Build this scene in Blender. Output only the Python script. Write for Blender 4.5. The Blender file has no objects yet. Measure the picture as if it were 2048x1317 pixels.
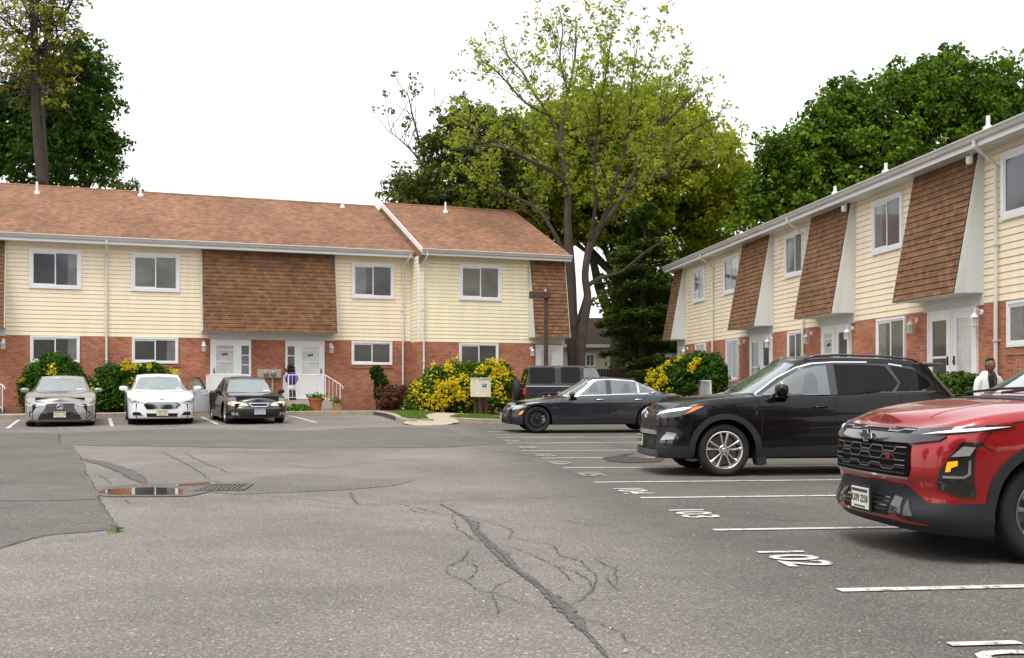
import bpy, bmesh, math, random
import numpy as np
from mathutils import Vector, Matrix
from mathutils.geometry import delaunay_2d_cdt
from mathutils.bvhtree import BVHTree

S = bpy.context.scene
COL = S.collection
R = math.radians
PI = math.pi

# ------------------------------------------------------------------ camera
EYE = 1.25
cam_d = bpy.data.cameras.new("Camera")
cam = bpy.data.objects.new("Camera", cam_d)
COL.objects.link(cam)
cam.location = (0, 0, EYE)
cam.rotation_euler = (R(90), 0, 0)
cam_d.sensor_width = 36
cam_d.lens = 2150 / 2048 * 36
cam_d.shift_y = 0.0564
cam_d.clip_end = 2000
S.camera = cam

# ------------------------------------------------------------------ daylight: bright overcast
SUN_EL, SUN_AZ = R(64), R(205)          # azimuth clockwise from +Y
world = bpy.data.worlds.new("World")
S.world = world
world.use_nodes = True
wn = world.node_tree
bg = wn.nodes["Background"]
sky = wn.nodes.new("ShaderNodeTexSky")
sky.sky_type = 'NISHITA'
sky.sun_disc = False
sky.sun_elevation = SUN_EL
sky.sun_rotation = SUN_AZ
sky.dust_density = 6
sky.air_density = 1.2
hs = wn.nodes.new("ShaderNodeHueSaturation")
hs.inputs["Saturation"].default_value = 0.12
mixc = wn.nodes.new("ShaderNodeMix")
mixc.data_type = 'RGBA'
mixc.inputs[0].default_value = 0.80
mixc.inputs[7].default_value = (7.9, 8.0, 8.25, 1)      # even white cloud deck
wn.links.new(sky.outputs[0], hs.inputs["Color"])
wn.links.new(hs.outputs[0], mixc.inputs[6])
wn.links.new(mixc.outputs[2], bg.inputs["Color"])
bg.inputs["Strength"].default_value = 0.135
sun_d = bpy.data.lights.new("Sun", 'SUN')
sun_d.energy = 1.5
sun_d.angle = R(22)
sun_d.color = (1.0, 0.96, 0.90)
sun = bpy.data.objects.new("Sun", sun_d)
COL.objects.link(sun)
sd = Vector((math.sin(SUN_AZ) * math.cos(SUN_EL), math.cos(SUN_AZ) * math.cos(SUN_EL), math.sin(SUN_EL)))
sun.rotation_euler = sd.to_track_quat('Z', 'Y').to_euler()
S.view_settings.view_transform = 'Standard'
S.view_settings.look = 'None'
S.view_settings.exposure = 0.57
S.view_settings.gamma = 1
S.render.engine = 'CYCLES'
S.cycles.max_bounces = 6
S.cycles.transparent_max_bounces = 6
S.cycles.sample_clamp_indirect = 8

# ------------------------------------------------------------------ bookkeeping
def tag(o, label=None, cat=None, group=None, kind=None):
    if label: o["label"] = label
    if cat: o["category"] = cat
    if group: o["group"] = group
    if kind: o["kind"] = kind
    return o

def empty(name, loc=(0, 0, 0), rz=0, parent=None):
    o = bpy.data.objects.new(name, None)
    o.empty_display_size = 0.3
    COL.objects.link(o)
    o.location = loc
    o.rotation_euler = (0, 0, rz)
    if parent: o.parent = parent
    return o

def copy_tree(o, parent=None):
    c = o.copy()
    COL.objects.link(c)
    if parent: c.parent = parent
    for ch in list(o.children): copy_tree(ch, c)
    return c

def link_mesh(name, me, mat=None, parent=None, smooth=False):
    if mat is not None:
        for m in (mat if isinstance(mat, (list, tuple)) else [mat]): me.materials.append(m)
    if smooth: me.shade_smooth()
    o = bpy.data.objects.new(name, me)
    COL.objects.link(o)
    if parent: o.parent = parent
    return o

class MB:
    def __init__(s): s.v = []; s.f = []; s.m = []
    def add(s, vs, fs, mi=0):
        b = len(s.v); s.v += [tuple(v) for v in vs]
        for f in fs: s.f.append(tuple(b + i for i in f)); s.m.append(mi)
    def quad(s, a, b, c, d, mi=0): s.add([a, b, c, d], [(0, 1, 2, 3)], mi)
    def box(s, x0, x1, y0, y1, z0, z1, mi=0):
        if x0 > x1: x0, x1 = x1, x0
        if y0 > y1: y0, y1 = y1, y0
        s.add([(x0,y0,z0),(x1,y0,z0),(x1,y1,z0),(x0,y1,z0),(x0,y0,z1),(x1,y0,z1),(x1,y1,z1),(x0,y1,z1)],
              [(0,3,2,1),(4,5,6,7),(0,1,5,4),(1,2,6,5),(2,3,7,6),(3,0,4,7)], mi)
    def prism(s, prof, fn, a, b, mi=0):
        """profile points -> fn(p, t) 3-D, extruded between t=a and t=b"""
        n = len(prof)
        vs = [fn(p, a) for p in prof] + [fn(p, b) for p in prof]
        fs = [(i, (i + 1) % n, n + (i + 1) % n, n + i) for i in range(n)]
        fs += [tuple(range(n))[::-1], tuple(range(n, 2 * n))]
        s.add(vs, fs, mi)
    def tube(s, pts, rad, n=6, cap=True, mi=0):
        pts = [Vector(p) for p in pts]; k = len(pts)
        if not hasattr(rad, '__len__'): rad = [rad] * k
        b = len(s.v); ref = None
        for i, p in enumerate(pts):
            d = (pts[min(i + 1, k - 1)] - pts[max(i - 1, 0)])
            if d.length < 1e-9: d = Vector((0, 0, 1))
            d.normalize()
            if ref is None: ref = Vector((1, 0, 0)) if abs(d.x) < .8 else Vector((0, 1, 0))
            a = (ref - d * ref.dot(d))
            if a.length < 1e-6: a = Vector((0, 1, 0)) - d * d.y
            a.normalize(); ref = a; c = d.cross(a)
            for j in range(n):
                t = 2 * PI * j / n
                s.v.append(tuple(p + (a * math.cos(t) + c * math.sin(t)) * rad[i]))
        for i in range(k - 1):
            for j in range(n):
                s.f.append((b + i*n + j, b + i*n + (j+1) % n, b + (i+1)*n + (j+1) % n, b + (i+1)*n + j)); s.m.append(mi)
        if cap:
            s.f.append(tuple(b + j for j in range(n))[::-1]); s.m.append(mi)
            s.f.append(tuple(b + (k-1)*n + j for j in range(n))); s.m.append(mi)
    def lathe(s, prof, n=24, axis='z', c=(0, 0, 0), mi=0, closed=False):
        """prof: (r, h) pairs"""
        b = len(s.v); k = len(prof)
        for r, h in prof:
            for j in range(n):
                t = 2 * PI * j / n
                if axis == 'z': p = (c[0] + r*math.cos(t), c[1] + r*math.sin(t), c[2] + h)
                elif axis == 'y': p = (c[0] + r*math.cos(t), c[1] + h, c[2] + r*math.sin(t))
                else: p = (c[0] + h, c[1] + r*math.cos(t), c[2] + r*math.sin(t))
                s.v.append(p)
        rng = range(k if closed else k - 1)
        for i in rng:
            i2 = (i + 1) % k
            for j in range(n):
                s.f.append((b+i*n+j, b+i*n+(j+1) % n, b+i2*n+(j+1) % n, b+i2*n+j)); s.m.append(mi)
    def build(s, name, mat, parent=None, smooth=False, label=None, fixn=False):
        me = bpy.data.meshes.new(name)
        me.from_pydata(s.v, [], s.f)
        if isinstance(mat, (list, tuple)):
            me.polygons.foreach_set("material_index", s.m)
        if fixn:
            bm = bmesh.new(); bm.from_mesh(me)
            bmesh.ops.recalc_face_normals(bm, faces=bm.faces)
            bm.to_mesh(me); bm.free()
        me.update()
        o = link_mesh(name, me, mat, parent, smooth)
        if label: o["label"] = label
        return o

def bevel(o, w=.01, seg=2, ang=35):
    m = o.modifiers.new("Bevel", 'BEVEL'); m.width = w; m.segments = seg
    m.limit_method = 'ANGLE'; m.angle_limit = R(ang)
    o.data.shade_smooth()
    try:
        w_ = o.modifiers.new("WN", 'WEIGHTED_NORMAL'); w_.keep_sharp = True
    except Exception: pass
    return o

def text_mesh(name, txt, size, mat, parent=None, loc=(0,0,0), rot=(0,0,0), extr=.002, sx=1, align='CENTER', bold=0):
    cu = bpy.data.curves.new("txt", 'FONT')
    cu.body = txt; cu.size = size; cu.extrude = extr; cu.offset = bold
    cu.align_x = align; cu.align_y = 'CENTER'; cu.resolution_u = 3
    t = bpy.data.objects.new("txt", cu)
    COL.objects.link(t)
    dg = bpy.context.evaluated_depsgraph_get(); dg.update()
    me = bpy.data.meshes.new_from_object(t.evaluated_get(dg))
    bpy.data.objects.remove(t); bpy.data.curves.remove(cu)
    me.name = name; me.materials.clear()
    if sx != 1: me.transform(Matrix.Diagonal((sx, 1, 1, 1)))
    o = link_mesh(name, me, mat, parent)
    o.location = loc; o.rotation_euler = rot
    return o

# ------------------------------------------------------------------ materials
def pmat(name, col, rough=.6, metal=0, coat=0, spec=.5, emit=None, es=0, noise=0, nscale=3, bump=0, bscale=40, coord='Object', alpha=1, trans=0):
    m = bpy.data.materials.new(name); m.use_nodes = True
    nt = m.node_tree; b = nt.nodes["Principled BSDF"]
    b.inputs["Base Color"].default_value = (*col, 1)
    b.inputs["Roughness"].default_value = rough
    b.inputs["Metallic"].default_value = metal
    b.inputs["Coat Weight"].default_value = coat
    b.inputs["Coat Roughness"].default_value = .03
    b.inputs["Specular IOR Level"].default_value = spec
    if trans: b.inputs["Transmission Weight"].default_value = trans
    if emit: b.inputs["Emission Color"].default_value = (*emit, 1); b.inputs["Emission Strength"].default_value = es
    if noise or bump:
        tc = nt.nodes.new("ShaderNodeTexCoord")
    if noise:
        n = nt.nodes.new("ShaderNodeTexNoise"); n.inputs["Scale"].default_value = nscale; n.inputs["Detail"].default_value = 6
        n.inputs["Roughness"].default_value = .65
        nt.links.new(tc.outputs[coord], n.inputs["Vector"])
        mr = nt.nodes.new("ShaderNodeMapRange"); mr.inputs[1].default_value = .3; mr.inputs[2].default_value = .7
        mr.inputs[3].default_value = 1 - noise; mr.inputs[4].default_value = 1 + noise
        nt.links.new(n.outputs[0], mr.inputs[0])
        vm = nt.nodes.new("ShaderNodeVectorMath"); vm.operation = 'SCALE'; vm.inputs[0].default_value = col
        nt.links.new(mr.outputs[0], vm.inputs["Scale"])
        nt.links.new(vm.outputs[0], b.inputs["Base Color"])
    if bump:
        n2 = nt.nodes.new("ShaderNodeTexNoise"); n2.inputs["Scale"].default_value = bscale; n2.inputs["Detail"].default_value = 4
        nt.links.new(tc.outputs[coord], n2.inputs["Vector"])
        bp = nt.nodes.new("ShaderNodeBump"); bp.inputs["Strength"].default_value = bump; bp.inputs["Distance"].default_value = .01
        nt.links.new(n2.outputs[0], bp.inputs["Height"]); nt.links.new(bp.outputs[0], b.inputs["Normal"])
    return m

def ramp(nt, stops):
    r = nt.nodes.new("ShaderNodeValToRGB"); e = r.color_ramp.elements
    while len(e) < len(stops): e.new(.5)
    for i, (p, c) in enumerate(stops): e[i].position = p; e[i].color = (*c, 1)
    return r

def noise_node(nt, vec, scale, detail=4, rough=.6):
    n = nt.nodes.new("ShaderNodeTexNoise"); n.inputs["Scale"].default_value = scale
    n.inputs["Detail"].default_value = detail; n.inputs["Roughness"].default_value = rough
    nt.links.new(vec, n.inputs["Vector"]); return n

def mathn(nt, op, a, b=None):
    n = nt.nodes.new("ShaderNodeMath"); n.operation = op
    for i, x in enumerate((a, b)):
        if x is None: continue
        if isinstance(x, (int, float)): n.inputs[i].default_value = x
        else: nt.links.new(x, n.inputs[i])
    return n.outputs[0]

def mixn(nt, fac, a, b, mode='MIX'):
    n = nt.nodes.new("ShaderNodeMix"); n.data_type = 'RGBA'; n.blend_type = mode
    for i, x in ((0, fac), (6, a), (7, b)):
        if isinstance(x, (int, float)): n.inputs[i].default_value = x
        elif isinstance(x, tuple): n.inputs[i].default_value = (*x, 1)
        else: nt.links.new(x, n.inputs[i])
    return n.outputs[2]

def wallcoords(nt, slope=1.0):
    """(x+y, z) running coordinates for walls and roof planes in the building's own frame"""
    tc = nt.nodes.new("ShaderNodeTexCoord"); sp = nt.nodes.new("ShaderNodeSeparateXYZ")
    nt.links.new(tc.outputs["Object"], sp.inputs[0])
    cb = nt.nodes.new("ShaderNodeCombineXYZ")
    return tc, sp, cb

def brick_mat():
    m = bpy.data.materials.new("brick"); m.use_nodes = True; nt = m.node_tree; b = nt.nodes["Principled BSDF"]
    tc, sp, cb = wallcoords(nt)
    nt.links.new(mathn(nt, 'ADD', sp.outputs[0], sp.outputs[1]), cb.inputs[0]); nt.links.new(sp.outputs[2], cb.inputs[1])
    bt = nt.nodes.new("ShaderNodeTexBrick")
    bt.inputs["Scale"].default_value = 1; bt.inputs["Brick Width"].default_value = .213; bt.inputs["Row Height"].default_value = .077
    bt.inputs["Mortar Size"].default_value = .0065; bt.inputs["Mortar Smooth"].default_value = .1; bt.inputs["Bias"].default_value = -.1
    bt.inputs["Color1"].default_value = (.50, .185, .090, 1); bt.inputs["Color2"].default_value = (.33, .105, .055, 1)
    bt.inputs["Mortar"].default_value = (.33, .27, .22, 1)
    nt.links.new(cb.outputs[0], bt.inputs["Vector"])
    n1 = noise_node(nt, cb.outputs[0], 1.1, 6); n2 = noise_node(nt, cb.outputs[0], 14, 3)
    r1 = ramp(nt, [(.3, (.78, .72, .70)), (.7, (1.15, 1.12, 1.1))]); nt.links.new(n1.outputs[0], r1.inputs[0])
    r2 = ramp(nt, [(.3, (.72, .72, .72)), (.7, (1.22, 1.2, 1.18))]); nt.links.new(n2.outputs[0], r2.inputs[0])
    c = mixn(nt, 1, bt.outputs[0], r1.outputs[0], 'MULTIPLY'); c = mixn(nt, 1, c, r2.outputs[0], 'MULTIPLY')
    nt.links.new(c, b.inputs["Base Color"]); b.inputs["Roughness"].default_value = .9
    bp = nt.nodes.new("ShaderNodeBump"); bp.inputs["Strength"].default_value = .6; bp.inputs["Distance"].default_value = .008; bp.invert = True
    nt.links.new(bt.outputs["Fac"], bp.inputs["Height"]); nt.links.new(bp.outputs[0], b.inputs["Normal"])
    return m

def shingle_mat(name, ca, cb_, cc, row=.14, wid=.17, ysc=1.0, big=.22):
    m = bpy.data.materials.new(name); m.use_nodes = True; nt = m.node_tree; b = nt.nodes["Principled BSDF"]
    tc, sp, cb = wallcoords(nt)
    nt.links.new(sp.outputs[0], cb.inputs[0])
    nt.links.new(mathn(nt, 'MULTIPLY', sp.outputs[2], ysc), cb.inputs[1])
    bt = nt.nodes.new("ShaderNodeTexBrick"); bt.offset = .5
    bt.inputs["Scale"].default_value = 1; bt.inputs["Brick Width"].default_value = wid; bt.inputs["Row Height"].default_value = row
    bt.inputs["Mortar Size"].default_value = .004; bt.inputs["Bias"].default_value = 0
    bt.inputs["Color1"].default_value = (*ca, 1); bt.inputs["Color2"].default_value = (*cb_, 1)
    bt.inputs["Mortar"].default_value = (*cc, 1)
    nt.links.new(cb.outputs[0], bt.inputs["Vector"])
    n1 = noise_node(nt, cb.outputs[0], .55, 6, .6); n2 = noise_node(nt, cb.outputs[0], 5, 4)
    r1 = ramp(nt, [(.32, (1 - big, 1 - big, 1 - big)), (.68, (1 + big, 1 + big * .9, 1 + big * .85))]); nt.links.new(n1.outputs[0], r1.inputs[0])
    r2 = ramp(nt, [(.3, (.8, .8, .8)), (.7, (1.2, 1.17, 1.15))]); nt.links.new(n2.outputs[0], r2.inputs[0])
    c = mixn(nt, 1, bt.outputs[0], r1.outputs[0], 'MULTIPLY'); c = mixn(nt, 1, c, r2.outputs[0], 'MULTIPLY')
    nt.links.new(c, b.inputs["Base Color"]); b.inputs["Roughness"].default_value = .92
    bp = nt.nodes.new("ShaderNodeBump"); bp.inputs["Strength"].default_value = .5; bp.inputs["Distance"].default_value = .01; bp.invert = True
    nt.links.new(bt.outputs["Fac"], bp.inputs["Height"]); nt.links.new(bp.outputs[0], b.inputs["Normal"])
    return m

def asphalt_mat(name, base, speck=.5, mott=.13, warm=(1.0, .94, .87), fine=1.0, zone=0):
    m = bpy.data.materials.new(name); m.use_nodes = True; nt = m.node_tree; b = nt.nodes["Principled BSDF"]
    tc = nt.nodes.new("ShaderNodeTexCoord"); v = tc.outputs["Object"]
    big = noise_node(nt, v, .35, 7, .62); mid = noise_node(nt, v, 2.2, 6, .7)
    f1 = noise_node(nt, v, 62 * fine, 3, .75); f2 = noise_node(nt, v, 24 * fine, 3, .7)
    vo = nt.nodes.new("ShaderNodeTexVoronoi"); vo.inputs["Scale"].default_value = 75 * fine; nt.links.new(v, vo.inputs["Vector"])
    rb = ramp(nt, [(.3, (1 - mott, 1 - mott, 1 - mott)), (.7, (1 + mott, 1 + mott, 1 + mott))]); nt.links.new(big.outputs[0], rb.inputs[0])
    rm = ramp(nt, [(.3, (.9, .9, .91)), (.7, (1.1, 1.1, 1.08))]); nt.links.new(mid.outputs[0], rm.inputs[0])
    r1 = ramp(nt, [(.28, (1 - speck,) * 3), (.5, (1, 1, 1)), (.72, (1 + speck * 1.5, 1 + speck * 1.45, 1 + speck * 1.35))]); nt.links.new(f1.outputs[0], r1.inputs[0])
    r2 = ramp(nt, [(.3, (.8, .8, .81)), (.7, (1.2, 1.19, 1.16))]); nt.links.new(f2.outputs[0], r2.inputs[0])
    r3 = ramp(nt, [(0, (.8, .8, .8)), (.72, (1, 1, 1)), (.93, (1.9, 1.8, 1.6))]); nt.links.new(vo.outputs["Color"], r3.inputs[0])
    col = (base * warm[0], base * warm[1], base * warm[2])
    c = mixn(nt, 1, col, rb.outputs[0], 'MULTIPLY')
    for r in (rm, r1, r2, r3): c = mixn(nt, 1, c, r.outputs[0], 'MULTIPLY')
    if zone:      # the newer, darker surface the stalls are laid on, with a worn edge
        sp = nt.nodes.new("ShaderNodeSeparateXYZ"); nt.links.new(v, sp.inputs[0])
        e = mathn(nt, 'ADD', sp.outputs[0], mathn(nt, 'MULTIPLY', sp.outputs[1], .112))
        e = mathn(nt, 'ADD', e, mathn(nt, 'MULTIPLY', mathn(nt, 'SUBTRACT', big.outputs[0], .5), 1.6))
        zr = nt.nodes.new("ShaderNodeMapRange"); zr.inputs[1].default_value = 1.2; zr.inputs[2].default_value = 2.5
        zr.inputs[3].default_value = 1; zr.inputs[4].default_value = zone; nt.links.new(e, zr.inputs[0])
        vm = nt.nodes.new("ShaderNodeVectorMath"); vm.operation = 'SCALE'; nt.links.new(c, vm.inputs[0]); nt.links.new(zr.outputs[0], vm.inputs["Scale"]); c = vm.outputs[0]
    nt.links.new(c, b.inputs["Base Color"]); b.inputs["Roughness"].default_value = .88
    b.inputs["Specular IOR Level"].default_value = .3
    bp = nt.nodes.new("ShaderNodeBump"); bp.inputs["Strength"].default_value = .5; bp.inputs["Distance"].default_value = .006
    nt.links.new(f1.outputs[0], bp.inputs["Height"]); nt.links.new(bp.outputs[0], b.inputs["Normal"])
    return m

def leaf_mat(name, c1, c2, c3=None, trans=.35):
    """colour varies from clump to clump through the mesh attribute 'tint'"""
    m = bpy.data.materials.new(name); m.use_nodes = True; nt = m.node_tree
    for n in list(nt.nodes): nt.nodes.remove(n)
    out = nt.nodes.new("ShaderNodeOutputMaterial")
    at = nt.nodes.new("ShaderNodeAttribute"); at.attribute_name = "tint"
    g_ = 1.55; c1, c2 = tuple(min(.8, x * g_) for x in c1), tuple(min(.8, x * g_) for x in c2)
    c3 = c3 and tuple(min(.85, x * g_) for x in c3)
    r = ramp(nt, [(0, c1), (1, c2)] if c3 is None else [(0, c1), (.8, c2), (1, c3)])
    nt.links.new(at.outputs["Fac"], r.inputs[0])
    d = nt.nodes.new("ShaderNodeBsdfPrincipled"); d.inputs["Roughness"].default_value = .55; d.inputs["Specular IOR Level"].default_value = .12
    t = nt.nodes.new("ShaderNodeBsdfTranslucent")
    mx = nt.nodes.new("ShaderNodeMixShader"); mx.inputs[0].default_value = trans
    nt.links.new(r.outputs[0], d.inputs["Base Color"]); nt.links.new(r.outputs[0], t.inputs[0])
    nt.links.new(d.outputs[0], mx.inputs[1]); nt.links.new(t.outputs[0], mx.inputs[2]); nt.links.new(mx.outputs[0], out.inputs[0])
    return m

def pane_mat(name, col, col2, horiz=True, freq=26, rough=.06):
    """window seen from outside: blinds or dark room behind shiny glass"""
    m = bpy.data.materials.new(name); m.use_nodes = True; nt = m.node_tree; b = nt.nodes["Principled BSDF"]
    tc = nt.nodes.new("ShaderNodeTexCoord"); w = nt.nodes.new("ShaderNodeTexWave")
    w.bands_direction = 'Z' if horiz else 'X'; w.inputs["Scale"].default_value = freq / 6.28 * 2; w.inputs["Distortion"].default_value = .3
    nt.links.new(tc.outputs["Object"], w.inputs["Vector"])
    n = noise_node(nt, tc.outputs["Object"], 1.3, 3)
    r = ramp(nt, [(.3, (.7, .7, .7)), (.7, (1.25, 1.25, 1.3))]); nt.links.new(n.outputs[0], r.inputs[0])
    c = mixn(nt, w.outputs["Fac"], col, col2); c = mixn(nt, 1, c, r.outputs[0], 'MULTIPLY')
    nt.links.new(c, b.inputs["Base Color"]); b.inputs["Roughness"].default_value = .5
    b.inputs["Coat Weight"].default_value = 1; b.inputs["Coat Roughness"].default_value = rough
    return m

def paint_mat(name, col, metal=.3, rough=.35, flake=0):
    m = pmat(name, col, rough, metal, 1.0)
    return m

def bark_mat(name, col):
    m = pmat(name, col, .95, noise=.35, nscale=3.2, bump=.8, bscale=9)
    return m

def chipped_paint(name, col, thr):
    m = bpy.data.materials.new(name); m.use_nodes = True; nt = m.node_tree; b = nt.nodes["Principled BSDF"]
    tc = nt.nodes.new("ShaderNodeTexCoord"); n = noise_node(nt, tc.outputs["Object"], 13, 9, .78); n2 = noise_node(nt, tc.outputs["Object"], 1.7, 4)
    f = mathn(nt, 'ADD', n.outputs[0], mathn(nt, 'MULTIPLY', mathn(nt, 'SUBTRACT', n2.outputs[0], .5), .35))
    r = ramp(nt, [(thr - .02, (.105, .098, .09)), (thr + .03, tuple(c * .8 for c in col)), (thr + .2, col)]); nt.links.new(f, r.inputs[0])
    nt.links.new(r.outputs[0], b.inputs["Base Color"]); b.inputs["Roughness"].default_value = .75
    return m

M = dict(
    brick=brick_mat(),
    siding=pmat('cream_siding', (.89, .765, .565), .55, noise=.07, nscale=1.3),
    siding_pale=pmat('pale_siding', (.88, .79, .545), .55, noise=.07, nscale=1.3),
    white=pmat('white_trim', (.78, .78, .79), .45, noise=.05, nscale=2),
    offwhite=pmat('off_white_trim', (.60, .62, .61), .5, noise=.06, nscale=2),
    gutter=pmat('gutter_metal', (.52, .51, .49), .4, noise=.10, nscale=1.4),
    pipe=pmat('downspout_paint', (.66, .64, .57), .45, noise=.06, nscale=3),
    roof=shingle_mat('roof_shingle', (.300, .148, .076), (.165, .080, .044), (.09, .045, .028), .052, .21, 1, .2),
    mansard=shingle_mat('mansard_shingle', (.250, .126, .058), (.145, .072, .035), (.055, .026, .014), .145, .17, 1, .14),
    pane=pane_mat('dark_pane', (.030, .031, .030), (.040, .041, .038)),
    pane_blind=pane_mat('blind_pane', (.11, .115, .09), (.165, .168, .135), True, 34),
    pane_vert=pane_mat('vertical_blind_pane', (.022, .024, .023), (.105, .105, .095), False, 20),
    pane_white=pane_mat('shade_pane', (.50, .50, .47), (.62, .62, .58), True, 20),
    pane_blue=pane_mat('bluish_pane', (.040, .046, .056), (.052, .058, .068)),
    concrete=pmat('concrete', (.36, .32, .27), .9, noise=.2, nscale=2.5, bump=.3, bscale=60),
    kerb=pmat('kerb_concrete', (.34, .28, .21), .9, noise=.25, nscale=4, bump=.3, bscale=50),
    walk=pmat('walk_concrete', (.40, .33, .245), .9, noise=.14, nscale=2),
    asphalt=asphalt_mat('asphalt', .170, .6, .26, (1.0, .915, .84), zone=.64),
    asphalt_dark=asphalt_mat('asphalt_dark', .112, .5, .16, (1, .915, .845)),
    asphalt_mid=asphalt_mat('asphalt_mid', .105, .45, .14, (1, .95, .92)),
    asphalt_soft=asphalt_mat('asphalt_soft', .142, .5, .2, (1, .91, .83)),
    asphalt_smooth=asphalt_mat('asphalt_smooth', .126, .25, .14, (1, .91, .84)),
    crack=pmat('crack_fill', (.092, .085, .080), .85, noise=.4, nscale=16, bump=.6, bscale=60),
    crack_thin=pmat('crack', (.055, .050, .046), .95, noise=.5, nscale=9),
    paint=chipped_paint('road_paint', (.62, .605, .56), .40),
    paint_worn=chipped_paint('worn_paint', (.46, .43, .38), .46),
    soil=pmat('soil', (.085, .055, .035), 1, noise=.4, nscale=5, bump=.6, bscale=25),
    grass_base=pmat('turf', (.055, .085, .022), 1, noise=.4, nscale=4),
    metal_black=pmat('black_metal', (.02, .02, .02), .4, .3),
    brownpost=pmat('brown_paint', (.060, .028, .020), .55, noise=.15, nscale=6),
    chrome=pmat('chrome', (.75, .75, .76), .12, 1),
    rubber=pmat('rubber', (.012, .012, .013), .8, bump=.2, bscale=80),
    plastic=pmat('black_plastic', (.011, .012, .014), .6, bump=.1, bscale=120),
    black=pmat('void_black', (.006, .006, .006), .9),
    gloss=pmat('gloss_black', (.010, .010, .011), .12, 0, 1),
)

for k in ('siding', 'siding_pale', 'offwhite'):      # streaks run down the boards
    nt = M[k].node_tree
    for n in [n for n in nt.nodes if n.type == 'TEX_NOISE']:
        mp = nt.nodes.new("ShaderNodeMapping"); mp.inputs["Scale"].default_value = (2.2, 2.2, .28)
        l = n.inputs["Vector"].links[0]; src = l.from_socket; nt.links.new(src, mp.inputs["Vector"]); nt.links.new(mp.outputs[0], n.inputs["Vector"])
M['drape'] = pmat('grey_drape', (.15, .15, .145), .5, 0, 1.0, noise=.3, nscale=6)
M['shade'] = pmat('pale_shade', (.30, .30, .28), .5, 0, 1.0)
# ================================================================== ground
def smooth(a, b, x):
    t = max(0, min(1, (x - a) / (b - a))); return t * t * (3 - 2 * t)
def gz(x, y):
    """height of the paved ground: rises gently towards the far left row"""
    r = 0.0 if y < 20 else (0.02 * (y - 20) ** 2 / 6 if y < 23 else 0.02 * (min(y, 35) - 21.5))
    return r * (1 - .68 * smooth(-4, 1.5, x))
def px(u, v, dz=0):
    """point of the ground seen at a position of the photograph (used for tracing cracks and markings once)"""
    z = 0
    for _ in range(8):
        Y = (EYE - z) * 2150 / (v - 774); X = (u - 1024) * Y / 2150; z = gz(X, Y)
    return (X, Y)

def grid_fill(poly, step):
    P = [Vector((p[0], p[1])) for p in poly]
    n = len(P); out = []
    # densify the outline
    D = []
    for i in range(n):
        a, b = P[i], P[(i + 1) % n]; k = max(1, int((b - a).length / step))
        for j in range(k): D.append(a.lerp(b, j / k))
    m = len(D); ed = [(i, (i + 1) % m) for i in range(m)]
    xs = [p.x for p in D]; ys = [p.y for p in D]
    x0, x1, y0, y1 = min(xs), max(xs), min(ys), max(ys)
    A = np.array([(p.x, p.y) for p in D]); B = np.roll(A, -1, axis=0)
    gx = np.arange(x0 + step * .5, x1, step); gy = np.arange(y0 + step * .5, y1, step)
    if len(gx) and len(gy):
        G = np.array([(a, b) for a in gx for b in gy])
        ins = np.zeros(len(G), bool); dmin = np.full(len(G), 1e9)
        for a, b in zip(A, B):
            c = ((a[1] > G[:, 1]) != (b[1] > G[:, 1]))
            with np.errstate(divide='ignore', invalid='ignore'):
                xx = (b[0] - a[0]) * (G[:, 1] - a[1]) / (b[1] - a[1] if b[1] != a[1] else 1e-12) + a[0]
            ins ^= c & (G[:, 0] < xx)
            ab = b - a; t = np.clip(((G - a) @ ab) / max(ab @ ab, 1e-12), 0, 1)
            d = np.hypot(*(G - (a + t[:, None] * ab)).T); dmin = np.minimum(dmin, d)
        for p in G[ins & (dmin > step * .35)]: D.append(Vector((float(p[0]), float(p[1]))))
    vs, _, fs, *_ = delaunay_2d_cdt(D, ed, [list(range(m))], 1, 1e-5)
    return [tuple(v) for v in vs], [tuple(f) for f in fs]

def ground_sheet(name, poly, dz, mat, step=.5, kind='structure', zf=gz, skirt=0):
    vs, fs = grid_fill(poly, step)
    V = [(x, y, zf(x, y) + dz) for x, y in vs]
    F = []
    for f in fs:
        a, b, c = (V[i] for i in f[:3])
        nz = (b[0]-a[0])*(c[1]-a[1]) - (b[1]-a[1])*(c[0]-a[0])
        F.append(f if nz > 0 else f[::-1])
    mb = MB(); mb.add(V, F)
    if skirt:
        n = len(poly); D = []
        for i in range(n):
            a, b = Vector(poly[i][:2]), Vector(poly[(i+1) % n][:2]); k = max(1, int((b-a).length/step))
            for j in range(k): D.append(a.lerp(b, j/k))
        b0 = len(mb.v); k = len(D)
        for p in D: mb.v.append((p.x, p.y, zf(p.x, p.y) + dz))
        for p in D: mb.v.append((p.x, p.y, zf(p.x, p.y) + dz - skirt))
        for i in range(k):
            mb.f.append((b0+i, b0+(i+1) % k, b0+k+(i+1) % k, b0+k+i)); mb.m.append(0)
    o = mb.build(name, mat)
    if kind: o["kind"] = kind
    return o

# terrain to the horizon, the paved court, and lighter / darker areas of asphalt on it
mb = MB()
xs = [-600, -200, -80, -45] + [i for i in range(-40, 41, 2)] + [45, 80, 200, 600]
ys = [-60, -20] + [i for i in range(-10, 81, 2)] + [100, 200, 500, 900]
mb.add([(x, y, gz(x, y) - .04) for y in ys for x in xs],
       [(j*len(xs)+i, j*len(xs)+i+1, (j+1)*len(xs)+i+1, (j+1)*len(xs)+i) for j in range(len(ys)-1) for i in range(len(xs)-1)])
mb.build('ground', M['grass_base'], smooth=True)["kind"] = "structure"
ground_sheet('car_park', [(-34, -12), (16, -12), (16, 20), (14, 62), (-7, 62), (-34, 40)], 0, M['asphalt'], .5)

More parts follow.
